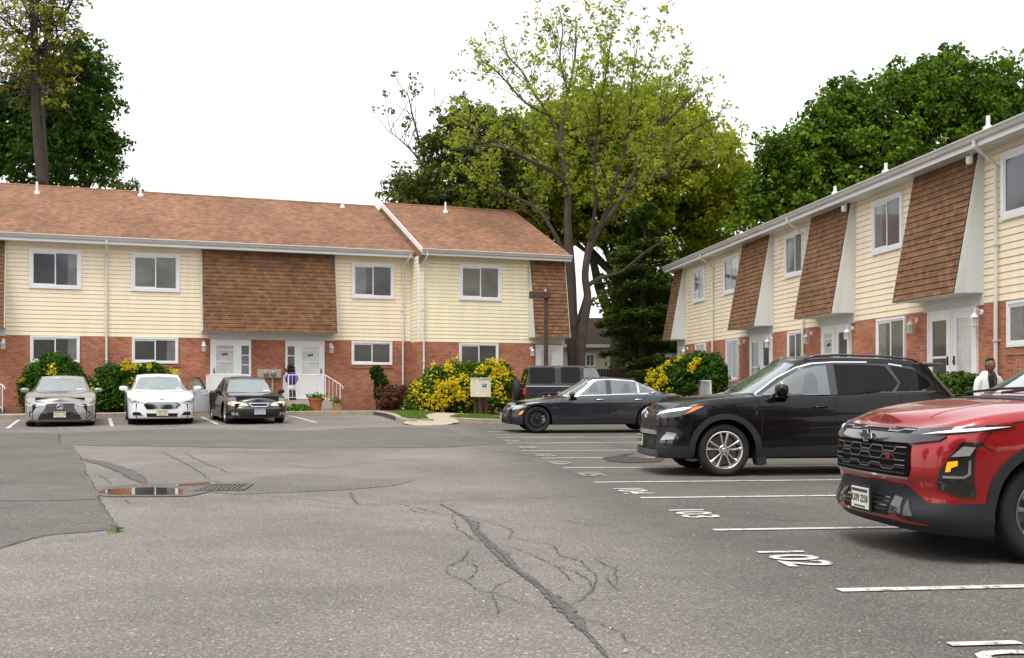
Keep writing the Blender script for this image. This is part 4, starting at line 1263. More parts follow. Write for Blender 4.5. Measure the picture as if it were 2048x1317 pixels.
def car_glass(name, col, rough=.02, coat=1, spec=1, noise=.25):
    return pmat(name, col, rough, 0, coat, spec, noise=noise, nscale=2.2)
GL = dict(
    dark=car_glass('tinted_glass', (.006, .006, .007), .05, .16, .15, .3), shade=car_glass('glass_over_seat', (.055, .065, .068)),
    mid=car_glass('side_glass', (.105, .125, .130)),
    screen=car_glass('windscreen', (.125, .155, .15)),
    screen2=car_glass('windscreen_dull', (.10, .125, .12)))
LAMP = pmat('headlamp_lens', (.42, .43, .44), .06, .35, 1, 1)
LAMPD = pmat('headlamp_inner', (.04, .04, .045), .12, .3, 1)
LED = pmat('led_strip', (.75, .77, .8), .15, .1, 1, emit=(.9, .95, 1), es=.25)
AMB = pmat('amber_lens', (.85, .22, .01), .15, 0, 1)
AMBON = pmat('amber_lit', (.85, .26, .01), .2, 0, 1, emit=(1, .30, .01), es=.7)
REDL = pmat('tail_lens', (.42, .008, .006), .12, 0, 1, emit=(1, .02, .01), es=.12)

def mirror_poly(P): return P + [(-a, b) for a, b in reversed(P)]
# ------------------------------------------------------------------ black crossover
def black_crossover():
    paint = pmat('black_paint', (.003, .003, .004), .25, .0, .45, .2)
    L = 4.6
    arches = [(.935, .365, .435), (3.625, .365, .435)]
    sh = Shell([(0, 0), (.012, .33), (.05, .58), (.13, .74), (.30, .85), (.60, .905), (.95, .925), (1.6, .918), (3.0, .918), (3.65, .925), (4.15, .885), (4.42, .80), (4.56, .58), (4.6, 0)],
        [(0, .89), (.10, .955), (.35, 1.02), (.8, 1.085), (1.25, 1.115), (1.6, 1.13), (2.6, 1.15), (3.5, 1.185), (4.1, 1.21), (4.4, 1.18), (4.6, 1.08)],
        [(0, .93), (.15, 1.01), (.4, 1.065), (.8, 1.12), (1.2, 1.15), (4.2, 1.21), (4.6, 1.10)],
        [(0, .25), (.5, .25), (.6, .30), (1.4, .26), (3.2, .27), (4.0, .34), (4.6, .38)],
        [(.2, .05), (.32, .02), (.5, .0), (.80, .0), (.92, .015), (1.0, .03), (1.2, .075)],
        [(.2, .07), (.3, .0), (.42, .01), (.55, .05), (.7, .05), (.85, .07), (1.0, .16)],
        [(.3, .08), (.4, .0), (.6, .0), (.8, .05), (1.0, .09), (1.2, .15)], arches, rr=.075)
    cb = Cabin([(1.10, 0), (1.12, .35), (1.22, .62), (1.42, .76), (1.8, .825), (3.0, .835), (4.0, .815), (4.35, .74), (4.52, .5), (4.56, 0)],
        [(1.1, 1.05), (2, 1.08), (3.3, 1.10), (4.1, 1.14), (4.6, 1.10)],
        [(1.9, 1.60), (2.2, 1.645), (2.7, 1.665), (3.3, 1.655), (3.9, 1.61), (4.2, 1.575)], .93, .40, .20, .035, .06, .97)
    c = Car('black_crossover', 'black crossover with silver spoked wheels, parked nose out between the grey sedan and red crossover', 'car', (1.93, 15.72), R(6.6), sh, cb, paint)
    wheels(c, .935, 3.625, .80, .366, .262, .235, (5, .225, .0135), pmat('machined_alloy', (.72, .70, .68), .25, .85))
    pl = M['plastic']
    q = sh.s_of_x
    # wheel arch cladding and sills
    for ax, az, ar in arches:
        for sd in (-1, 1):
            inner = [(q(ax + ar*math.cos(t)), az + ar*math.sin(t)) for t in np.linspace(PI+.12, -.12, 25)]
            outr = ar + .075
            outer = [(q(ax + outr*(1.03)*math.cos(t) ), az + outr*math.sin(t)) for t in np.linspace(-.10, PI+.10, 25)]
            inner = [(a, max(b, .27)) for a, b in inner]; outer = [(a, max(b, .27)) for a, b in outer]
            c.wrap('arch_cladding', inner + outer, pl, .014, (sd,), .05)
    for sd in (-1, 1):
        c.wrap('sill_cladding', [(q(1.38), .27), (q(3.18), .28), (q(3.10), .42), (q(2.9), .445), (q(1.65), .40), (q(1.45), .40)], pl, .012, (sd,), .08)
        c.wrap('bumper_cladding', [(.52, .255), (q(.48), .27), (q(.52), .43), (q(.2), .43), (.60, .46), (.52, .50)], pl, .010, (sd,), .05)
    c.across('lower_bumper', [(-.62, .26), (.62, .26), (.62, .345), (.50, .36), (-.50, .36), (-.62, .345)], pmat('grey_skid', (.06, .065, .075), .45), .022)
    c.across('lower_intake', mirror_poly([(.50, .355), (.44, .56), (0, .57)][::1]), M['black'], .008)
    c.across('bumper_bar', [(-.44, .575), (.44, .575), (.38, .635), (-.38, .635)], pmat('silver_bar', (.42, .42, .44), .25, .6, .6), .020)
    g = c.across('grille', [(-.46, .64), (.46, .64), (.34, .87), (-.34, .87)], pmat('grille_dark', (.006, .006, .007), .45), .006)
    for i in range(6):
        z = .665 + i * .034
        for k in range(-5, 6):
            y = k * .068 + (.034 if i % 2 else 0)
            if abs(y) > .42 - i * .018: continue
            c.across('grille_mesh', [(y-.026, z), (y+.026, z), (y+.018, z+.018), (y-.018, z+.018)], M['plastic'], .013, .05, g) if i < 4 and abs(k) < 5 else None
    c.across('grille_surround', [(-.50, .87), (.50, .87), (.46, .915), (-.46, .915)], M['gloss'], .012)
    # badge: ovals
    bx = sh.pos(0, .83, 1)[0] - .03
    b = MB()
    def oval(b, cy, cz, ry, rz, r=.006, n=24, x=bx): b.tube([(x, cy + ry*math.cos(2*PI*i/n), cz + rz*math.sin(2*PI*i/n)) for i in range(n+1)], r, 6, False)
    oval(b, 0, .85, .075, .05); oval(b, 0, .868, .05, .024); oval(b, 0, .85, .022, .048); b.build('badge', M['chrome'], c.root)
    for sd in (-1, 1):
        h = c.wrap('headlight', [(.42, .835), (.46, .80), (.62, .80), (q(.26), .835), (q(.46), .915), (q(.64), .985), (q(.40), .98), (q(.16), .945), (.46, .905)], LAMPD, .010, (sd,), .04)[0]
        c.wrap('light_strip', [(.44, .855), (.64, .88), (q(.30), .925), (q(.44), .965), (q(.30), .965), (.60, .92), (.45, .89)], LED, .017, (sd,), .04, h)
        c.wrap('indicator', [(q(.33), .862), (q(.47), .918), (q(.63), .984), (q(.50), .980), (q(.43), .95)], AMB, .018, (sd,), .04, h)
        c.wrap('corner_vent', [(.62, .47), (q(.22), .46), (q(.34), .62), (q(.18), .70), (.66, .66), (.55, .56)], M['gloss'], .010, (sd,), .05)
        c.wrap('fog_lamp', [(q(.06), .50), (q(.20), .52), (q(.24), .60), (q(.12), .62)], LAMP, .016, (sd,), .05)
    # glass
    c.proj('windscreen', [(-.68, 1.16), (-.3, 1.145), (.3, 1.145), (.68, 1.16), (.62, 1.35), (.535, 1.57), (.3, 1.60), (-.3, 1.60), (-.535, 1.57), (-.62, 1.35)], GL['screen'], 'front', .004)
    fr = [(1.50, 1.125), (2.48, 1.135), (2.48, 1.555), (2.32, 1.54), (2.12, 1.49), (1.82, 1.335)]
    rr_ = [(2.60, 1.14), (3.40, 1.17), (3.52, 1.30), (3.36, 1.545), (3.0, 1.565), (2.60, 1.565)]
    qq = [(3.46, 1.175), (3.88, 1.20), (4.02, 1.27), (3.98, 1.34), (3.78, 1.50), (3.44, 1.545), (3.56, 1.31)]
    for sd in (-1, 1):
        c.proj('window_surround', [(1.40, 1.105), (3.90, 1.175), (4.07, 1.25), (4.04, 1.36), (3.80, 1.53), (3.35, 1.58), (2.5, 1.59), (2.26, 1.56), (2.05, 1.50), (1.75, 1.345)], M['gloss'], 'side', .004, (sd,))
        c.proj('side_window', fr, GL['mid'], 'side', .010, (sd,)); c.proj('side_window', rr_, GL['dark'], 'side', .010, (sd,)); c.proj('side_window', qq, GL['dark'], 'side', .010, (sd,))
        for cx in (2.18,): c.proj('headrest', [(cx-.10, 1.16), (cx+.13, 1.16), (cx+.14, 1.36), (cx+.10, 1.44), (cx+.01, 1.445), (cx-.04, 1.38)], GL['shade'], 'side', .0125, (sd,))
        c.line('window_trim', [(1.40, 1.115), (1.78, 1.37), (2.06, 1.515), (2.28, 1.577), (2.6, 1.60), (3.1, 1.60)], M['chrome'], .018, 'side', .012, sd)
        c.line('window_trim', [(3.42, 1.575), (3.62, 1.545)], M['chrome'], .018, 'side', .012, sd)
        o = MB(); o.tube([(2.18, sd*.60, 1.64), (2.35, sd*.60, 1.69), (2.7, sd*.605, 1.708), (3.4, sd*.60, 1.69), (3.8, sd*.59, 1.65), (3.92, sd*.58, 1.61)], [.012, .018, .018, .018, .016, .01], 8); o.build('roof_rail', M['gloss'], c.root, True)
        for pts in ([(q(1.50), .30), (q(1.44), .45), (q(1.47), .8), (q(1.42), 1.09)], [(q(2.54), .30), (q(2.55), 1.12)], [(q(3.25), .47), (q(3.45), .80), (q(3.52), 1.14)]):
            c.line('door_seam', pts, M['black'], .009, 'wrap', .003, sd)
        c.line('body_crease', [(q(1.5), .66), (q(3.2), .70)], M['gloss'], .014, 'wrap', .006, sd)
        c.line('bonnet_seam', [(q(.42), .955), (q(.9), 1.0), (q(1.3), 1.03), (q(1.46), 1.06)], M['black'], .009, 'wrap', .004, sd)
        c.wrap('tail_light', [(q(4.14), .99), (q(4.35), .96), (q(4.5), .98), (q(4.5), 1.10), (q(4.2), 1.06)], REDL, .014, (sd,), .05)
        o = MB(); x = 1.40; o.prism([(x-.02, .25), (x+.12, .30), (x+.13, .17), (x+.05, .145), (x-.0, .16)], lambda p, t: (p[0], t, p[1]), sd*.72, sd*.90); o.build('mud_flap', M['plastic'], c.root)
    c.mirror(1.70, 1.21, .90, paint, (.17, .24, .17))
    c.handles((2.22, 3.22), .965, paint)
    o = MB(); o.prism([(4.02, 1.60), (4.30, 1.60), (4.34, 1.56), (4.22, 1.545), (4.0, 1.56)], lambda p, t: (p[0], t, p[1]), -.58, .58); bevel(o.build('spoiler', M['gloss'], c.root, fixn=True), .012)
    c.plate('JZB-4071', .485, (.62, .60, .33), (.02, .03, .05), 0, x=-.055, w=.28)
    return c
black_crossover()

# ------------------------------------------------------------------ red crossover
def red_crossover():
    paint = pmat('red_metallic_paint', (.36, .006, .009), .28, .5, 1.0, .6)
    arches = [(.94, .365, .44), (3.67, .365, .44)]
    sh = Shell([(0, 0), (.012, .35), (.05, .62), (.13, .80), (.30, .90), (.60, .94), (.95, .95), (1.6, .935), (3.0, .935), (3.7, .95), (4.2, .90), (4.5, .80), (4.62, .55), (4.65, 0)],
        [(0, .95), (.06, .98), (.2, 1.01), (.5, 1.055), (.9, 1.095), (1.3, 1.125), (1.6, 1.135), (2.6, 1.145), (3.5, 1.17), (4.2, 1.19), (4.65, 1.1)],
        [(0, .98), (.12, 1.03), (.4, 1.10), (.8, 1.155), (1.25, 1.18), (4.2, 1.20), (4.65, 1.1)],
        [(0, .235), (.45, .235), (.6, .255), (1.4, .26), (3.2, .27), (4.65, .36)],
        [(.2, .03), (.32, .0), (.5, .0), (.82, .0), (.95, .02), (1.1, .05), (1.2, .08)],
        [(.2, .10), (.26, .03), (.34, .0), (.45, .045), (.55, .03), (.60, .0), (.72, .005), (.85, .03), (.93, .08), (1.0, .15)],
        [(.3, .08), (.4, .0), (.6, .0), (.8, .05), (1.0, .09), (1.2, .15)], arches, rr=.06, step=.03, cexp=3.2)
    cb = Cabin([(.98, 0), (1.01, .35), (1.12, .66), (1.34, .79), (1.9, .845), (3.0, .855), (4.0, .83), (4.4, .74), (4.56, .5), (4.6, 0)],
        [(1.1, 1.07), (2, 1.09), (3.3, 1.12), (4.6, 1.12)],
        [(1.8, 1.58), (2.1, 1.63), (2.7, 1.655), (3.3, 1.64), (4.2, 1.57)], .93, .45, .20, .035, .06, .97)
    c = Car('red_crossover', 'red crossover with black grille, amber side lamp lit, cut off by the right edge', 'car', (2.74, 8.33), R(6.6), sh, cb, paint)
    wheels(c, .94, 3.67, .815, .365, .245, .24, (5, .22, .016), pmat('dark_alloy', (.28, .28, .29), .3, .8))
    q = sh.s_of_x; pl = M['plastic']
    for ax, az, ar in arches:
        for sd in (-1, 1):
            inner = [(q(ax + ar*math.cos(t)), az + ar*math.sin(t)) for t in np.linspace(PI+.10, -.10, 25)]
            ou = ar + .07
            outer = [(q(ax + ou*math.cos(t)), az + ou*math.sin(t)) for t in np.linspace(-.08, PI+.08, 25)]
            c.wrap('arch_cladding', inner + outer, pl, .013, (sd,), .05)
    # bumper: black lower part with red lip
    c.across('lower_bumper', [(-.95, .205), (.95, .205), (.98, .40), (.90, .435), (.74, .43), (.60, .50), (.52, .535), (-.52, .535), (-.60, .50), (-.74, .43), (-.90, .435), (-.98, .40)], pl, .010, .04)
    for sd in (-1, 1):
        c.wrap('bumper_cladding', [(.93, .205), (q(.50), .215), (q(.49), .40), (q(.44), .44), (.93, .435)], pl, .012, (sd,), .04)
        c.wrap('bumper_fin', [(.56, .32), (.66, .325), (.565, .44)], pmat('grey_fin', (.10, .10, .11), .35, .3), .022, (sd,), .05)
        c.wrap('intake_corner', [(.38, .32), (.53, .32), (.50, .44), (.40, .45)], M['gloss'], .017, (sd,), .05)
    lip = pmat('red_lip', (.26, .008, .01), .3, .3, 1)
    c.across('chin_strip', [(-.78, .268), (-.60, .285), (-.40, .295), (.40, .295), (.60, .285), (.78, .268), (.60, .262), (.42, .272), (-.42, .272), (-.60, .262)], lip, .018, .04)
    for sd in (-1, 1): c.wrap('chin_step', [(.36, .278), (.56, .278), (.47, .315), (.40, .315)], lip, .024, (sd,), .04)
    c.across('lower_intake', [(-.36, .31), (.36, .31), (.36, .46), (-.36, .46)], M['black'], .014, .05)
    for z in (.335, .365, .395, .425): c.across('intake_slat', [(-.35, z), (.35, z), (.35, z+.008), (-.35, z+.008)], M['gloss'], .020, .06)
    # grille with honeycomb bars
    g = c.across('grille', [(-.60, .60), (.60, .60), (.62, .66), (.60, .83), (.56, .84), (-.56, .84), (-.60, .83), (-.62, .66)], pmat('grille_black', (.005, .005, .006), .9, spec=.1), .010, .05)
    c.across('grille_lip', [(-.60, .582), (.60, .582), (.60, .598), (-.60, .598)], M['chrome'], .014, .05)
    c.across('upper_grille', [(-.66, .915), (.66, .915), (.62, .952), (-.62, .952)], M['black'], .012, .05)
    c.across('nose_band', [(-.84, .875), (-.62, .845), (.62, .845), (.84, .875), (.88, .905), (.66, .912), (-.66, .912), (-.88, .905)], M['gloss'], .022, .05)
    bar = pmat('grille_bar', (.30, .30, .31), .3, .9)
    def wave(z0, phase, amp=.017, y0=-.58, y1=.58, off=.022):
        pts = []; y = y0; k = phase; seg = .10
        while y < y1:
            up = (k % 2 == 0)
            pts.append((y, z0 + (amp if up else -amp))); pts.append((min(y1, y + seg + .04), z0 + (amp if up else -amp))); y += seg + .075; k += 1
        for i in range(len(pts) - 1):
            a, b = Vector(pts[i]), Vector(pts[i+1])
            if (b - a).length < .005: continue
        c.line('grille_bar', pts, bar, .007, 'wrap', off, -1, g, .03)
    for z, p in ((.795, 0), (.735, 1), (.665, 0)): wave(z, p)
    c.line('grille_bar', [(-.6, .94), (-.45, .94), (-.40, .925), (-.25, .925), (-.22, .945), (.22, .945), (.25, .925), (.40, .925), (.45, .94), (.6, .94)], bar, .010, 'wrap', .02, -1, g, .03)
    for z in (.625, .665, .715, .765, .81): c.line('grille_slat', [(-.58, z), (.58, z)], pmat('slat_grey', (.010, .010, .011), .6), .012, 'wrap', .016, -1, g, .06)
    # cross-shaped badge
    zb_ = .875; xb = sh.pos(0, zb_, 1)[0] - .040
    b = MB(); prof = [(-.105, -.018), (-.045, -.018), (-.050, -.042), (.035, -.042), (.040, -.018), (.095, -.018), (.105, .018), (.045, .018), (.050, .042), (-.035, .042), (-.040, .018), (-.095, .018)]
    b.prism(prof, lambda p, t: (t, p[0], p[1] + zb_), xb, xb + .02); o = b.build('badge', M['gloss'], c.root, fixn=True)
    b = MB()
    pr = prof + [prof[0]]; b.tube([(xb - .001, p[0], p[1] + zb_) for p in pr], .0045, 5, False); b.build('badge_rim', M['chrome'], o)
    yr = -.40; t = text_mesh('trim_letters', 'RS', .055, pmat('red_letter', (.35, .01, .01), .3), c.root, (sh.pos(.40, .745, -1)[0] - .040, yr, .742), (PI/2, 0, -PI/2 - .06), .003, 1.3)
    for sd in (-1, 1):
        hl = c.wrap('headlight', [(.56, .905), (.70, .90), (q(.20), .925), (q(.42), .945), (q(.66), .978), (q(.42), .985), (q(.2), .972), (.68, .955), (.60, .952)], LAMPD, .018, (sd,), .035)[0]
        c.wrap('light_strip', [(.68, .912), (q(.10), .922), (q(.36), .945), (q(.62), .974), (q(.40), .968), (q(.22), .952), (.84, .940)], LED, .026, (sd,), .035, hl)
        pod = c.wrap('lamp_pod', [(.83, .53), (.96, .485), (q(.36), .48), (q(.365), .80), (q(.42), .87), (q(.26), .855), (.95, .80), (.86, .66)], M['gloss'], .012, (sd,), .035)[0]
        c.wrap('side_lamp', [(.90, .655), (.91, .725), (.975, .735), (.975, .70), (.935, .685), (.93, .658)], AMBON, .022, (sd,), .03, pod)
        c.wrap('lamp_trim', [(.885, .612), (1.02, .612), (1.06, .64), (1.06, .74), (1.045, .74), (1.04, .645), (1.01, .628), (.885, .628)], M['chrome'], .022, (sd,), .03, pod)
        c.wrap('lamp_window', [(.93, .76), (1.05, .77), (q(.36), .83), (q(.28), .835)], LAMP, .018, (sd,), .04, pod)
        c.line('wing_seam', [(q(.42), .87), (q(.46), .93), (q(.66), 1.0), (q(1.0), 1.04), (q(1.45), 1.06)], M['black'], .008, 'wrap', .003, sd)
        c.line('bumper_seam', [(.99, .865), (q(.40), .85), (q(.50), .80)], M['black'], .007, 'wrap', .003, sd)
        c.proj('side_window', [(1.66, 1.18), (2.6, 1.18), (2.6, 1.545), (2.30, 1.53), (2.0, 1.42)], GL['mid'], 'side', .006, (sd,))
        c.proj('side_window', [(2.7, 1.165), (3.6, 1.19), (3.5, 1.53), (2.7, 1.55)], GL['dark'], 'side', .006, (sd,))
        c.line('bonnet_crease', [(.25, sd*.52), (.7, sd*.56), (1.15, sd*.62)], paint, .02, 'top', .004, sd)
        c.line('pillar_trim', [(1.48, 1.12), (1.85, 1.33), (2.15, 1.50)], M['plastic'], .03, 'side', .006, sd)
    c.proj('windscreen', [(-.71, 1.195), (-.3, 1.20), (.3, 1.20), (.71, 1.195), (.64, 1.36), (.56, 1.565), (.3, 1.59), (-.3, 1.59), (-.56, 1.565), (-.64, 1.36)], GL['screen'], 'front', .005)
    c.proj('cowl', [(.97, -.62), (.90, -.3), (.90, .3), (.97, .62), (1.14, .68), (1.14, -.68)], M['plastic'], 'top', .006, (1,))
    b = MB(); b.tube([(1.03, -.15, 1.205), (1.15, -.45, 1.24), (1.21, -.62, 1.25)], .011, 5); b.tube([(1.03, .35, 1.205), (1.12, .0, 1.235), (1.15, -.25, 1.24)], .011, 5); b.build('wipers', M['plastic'], c.root)
    c.mirror(1.74, 1.16, .91, paint)
    c.handles((2.3, 3.3), .98, paint)
    c.plate('KXM 2258', .395, (.80, .78, .64), (.05, .05, .06), 0, frame=M['plastic'], x=-.045, w=.29, h=.16)
    return c
red_crossover()

# ------------------------------------------------------------------ dark grey sedan (side on)
def sedan_shell(L, W, xf, xr, ar, Rr, belt, hoodf, noz, deck, low=.20, front_in=None, rear_in=None, rr=.07, nose=None):
    k = W / .92
    out = nose or [(0, 0), (.03, .32*k), (.09, .55*k), (.20, .72*k), (.42, .84*k), (.75, .895*k), (1.1, .92*k)]
    out = out + [(L*.5, .92*k), (L-1.1, .92*k), (L-.55, .87*k), (L-.22, .76*k), (L-.06, .52*k), (L, 0)]
    return Shell(out, noz, hoodf, [(0, low+.02), (.5, low), (1.4, low+.02), (L-1.5, low+.02), (L-.6, low+.06), (L, low+.16)],
        [(.15, .06), (.25, .02), (.4, .0), (belt*.8, .0), (belt*.9, .02), (belt, .045), (belt+.2, .1)],
        front_in or [(.15, .08), (.22, .02), (.35, .0), (.5, .015), (.6, .05), (.7, .12), (.8, .24)],
        rear_in or [(.2, .08), (.35, .0), (.6, .0), (.8, .04), (1.0, .06), (1.1, .1)], [(xf, Rr, ar), (xr, Rr, ar)], rr=rr)

def grey_sedan():
    paint = pmat('dark_blue_grey_paint', (.030, .033, .043), .26, .55, 1.0, .6)
    L = 4.9
    sh = sedan_shell(L, .93, .83, 3.80, .375, .34, .93,
        [(0, .66), (.15, .74), (.5, .82), (1.0, .90), (1.5, .965), (3.9, 1.05), (4.4, 1.03), (4.9, .98)],
        [(0, .60), (.12, .68), (.35, .74), (.8, .815), (1.3, .87), (2.0, .91), (3.0, .945), (3.8, .985), (4.4, .985), (4.8, .96), (4.9, .93)], None)
    cb = Cabin([(1.25, 0), (1.28, .35), (1.42, .62), (1.65, .745), (2.2, .80), (3.0, .805), (3.7, .77), (4.2, .68), (4.42, .45), (4.48, 0)],
        [(1.2, .84), (2, .88), (3.3, .93), (4.5, .97)], [(2.1, 1.36), (2.35, 1.405), (2.7, 1.425), (3.0, 1.415), (3.3, 1.385), (3.6, 1.34)], .92, .92, .22, .035, .07, .93)
    c = Car('dark_grey_sedan', 'dark blue grey sedan with black wheels and chrome window line, beyond the black crossover', 'car', (-.27, 28.55), R(6.8), sh, cb, paint)
    wheels(c, .83, 3.80, .80, .338, .243, .245, (10, 0, .0085), pmat('black_alloy', (.025, .025, .027), .35, .5), calip=pmat('caliper_silver', (.45, .45, .46), .4, .6))
    q = sh.s_of_x
    for sd in (-1, 1):
        c.proj('chrome_surround', [(1.52, .925), (3.85, .995), (4.02, 1.05), (4.02, 1.12), (3.86, 1.22), (3.5, 1.335), (2.85, 1.39), (2.45, 1.375), (2.15, 1.305), (1.75, 1.10)], M['chrome'], 'side', .005, (sd,), .05)
        c.proj('side_window', [(1.66, .955), (2.66, .985), (2.66, 1.355), (2.45, 1.345), (2.2, 1.28), (1.88, 1.12)], GL['mid'], 'side', .011, (sd,), .05)
        for cx in (2.28, 3.15): c.proj('headrest', [(cx-.10, 1.03), (cx+.15, 1.03), (cx+.16, 1.17), (cx+.12, 1.26), (cx+.03, 1.265), (cx-.03, 1.19)], GL['shade'], 'side', .0135, (sd,), .05)
        c.proj('pillar', [(2.655, .98), (2.805, .985), (2.805, 1.36), (2.655, 1.36)], M['gloss'], 'side', .009, (sd,), .05)
        c.proj('side_window', [(2.80, .99), (3.50, 1.01), (3.50, 1.30), (3.2, 1.335), (2.80, 1.355)], GL['mid'], 'side', .011, (sd,), .05)
        c.proj('side_window', [(3.545, 1.012), (3.84, 1.02), (3.98, 1.07), (3.97, 1.12), (3.82, 1.205), (3.545, 1.29)], GL['mid'], 'side', .011, (sd,), .05)
        for pts in ([(q(1.40), .25), (q(1.42), .75), (q(1.5), .87)], [(q(2.72), .25), (q(2.72), .93)], [(q(3.40), .30), (q(3.52), .70), (q(3.72), .97)]):
            c.line('door_seam', pts, M['black'], .011, 'wrap', .004, sd)
        c.line('body_crease', [(q(1.15), .745), (q(2.0), .775), (q(3.0), .80), (q(4.0), .83), (q(4.6), .85)], M['gloss'], .028, 'wrap', .006, sd)
        c.line('sill_crease', [(q(1.3), .33), (q(3.3), .35)], M['gloss'], .02, 'wrap', .006, sd)
        hl = c.wrap('headlight', [(.36, .60), (.48, .575), (q(.18), .585), (q(.42), .625), (q(.56), .675), (q(.40), .705), (q(.15), .70), (.42, .675)], LAMP, .010, (sd,), .04)[0]
        c.wrap('light_unit', [(q(.04), .60), (q(.16), .60), (q(.18), .66), (q(.04), .665)], LAMPD, .015, (sd,), .04, hl)
        c.wrap('side_marker', [(q(.34), .455), (q(.42), .48), (q(.47), .565), (q(.42), .565), (q(.365), .50)], AMBON, .012, (sd,), .03)
        c.wrap('wing_vent', [(q(1.17), .615), (q(1.36), .62), (q(1.34), .65), (q(1.19), .65)], M['chrome'], .010, (sd,), .05)
        c.wrap('tail_light', [(q(4.55), .80), (q(4.75), .80), (q(4.86), .82), (q(4.86), .90), (q(4.6), .88)], REDL, .012, (sd,), .05)
        c.wrap('corner_intake', [(.50, .26), (q(.16), .27), (q(.20), .40), (.50, .38)], M['black'], .008, (sd,), .05)
        c.line('intake_blade', [(.46, .33), (q(.2), .335)], M['plastic'], .02, 'wrap', .016, sd)
        g = c.wrap('grille', [(.03, .47), (.24, .47), (.30, .52), (.28, .635), (.05, .645), (.02, .60)], M['black'], .012, (sd,), .05)[0]
        c.line('grille_rim', [(.03, .47), (.24, .47), (.30, .52), (.28, .635), (.05, .645), (.02, .60), (.03, .47)], M['chrome'], .022, 'wrap', .018, sd, g)
        for k in range(6): c.line('grille_slat', [(.06+k*.035, .48), (.06+k*.035, .63)], M['plastic'], .01, 'wrap', .02, sd, g)
    c.across('lower_intake', [(-.45, .24), (.45, .24), (.38, .38), (-.38, .38)], M['black'], .008)
    c.proj('windscreen', [(-.66, .985), (-.3, .975), (.3, .975), (.66, .985), (.60, 1.13), (.50, 1.335), (.25, 1.37), (-.25, 1.37), (-.50, 1.335), (-.60, 1.13)], GL['screen2'], 'front', .005)
    c.mirror(1.72, .985, .87, M['gloss'], (.15, .22, .14))
    c.handles((2.36, 3.38), .845, M['chrome'], .22)
    o = MB(); o.prism([(3.42, 1.40), (3.60, 1.375), (3.60, 1.43)], lambda p, t: (p[0], t, p[1]), -.015, .015); o.build('roof_aerial', paint, c.root)
    c.plate('HTR 5190', .42, (.75, .75, .72), (.03, .05, .2), 0, x=-.03)
grey_sedan()
# ------------------------------------------------------------------ three sedans backed up to the left row
def lcar(name, label, s, y, dang, shell, cabin, paint):
    p = lb(s, y)
    return Car(name, label, 'car', p, LA + R(90 + dang), shell, cabin, paint)

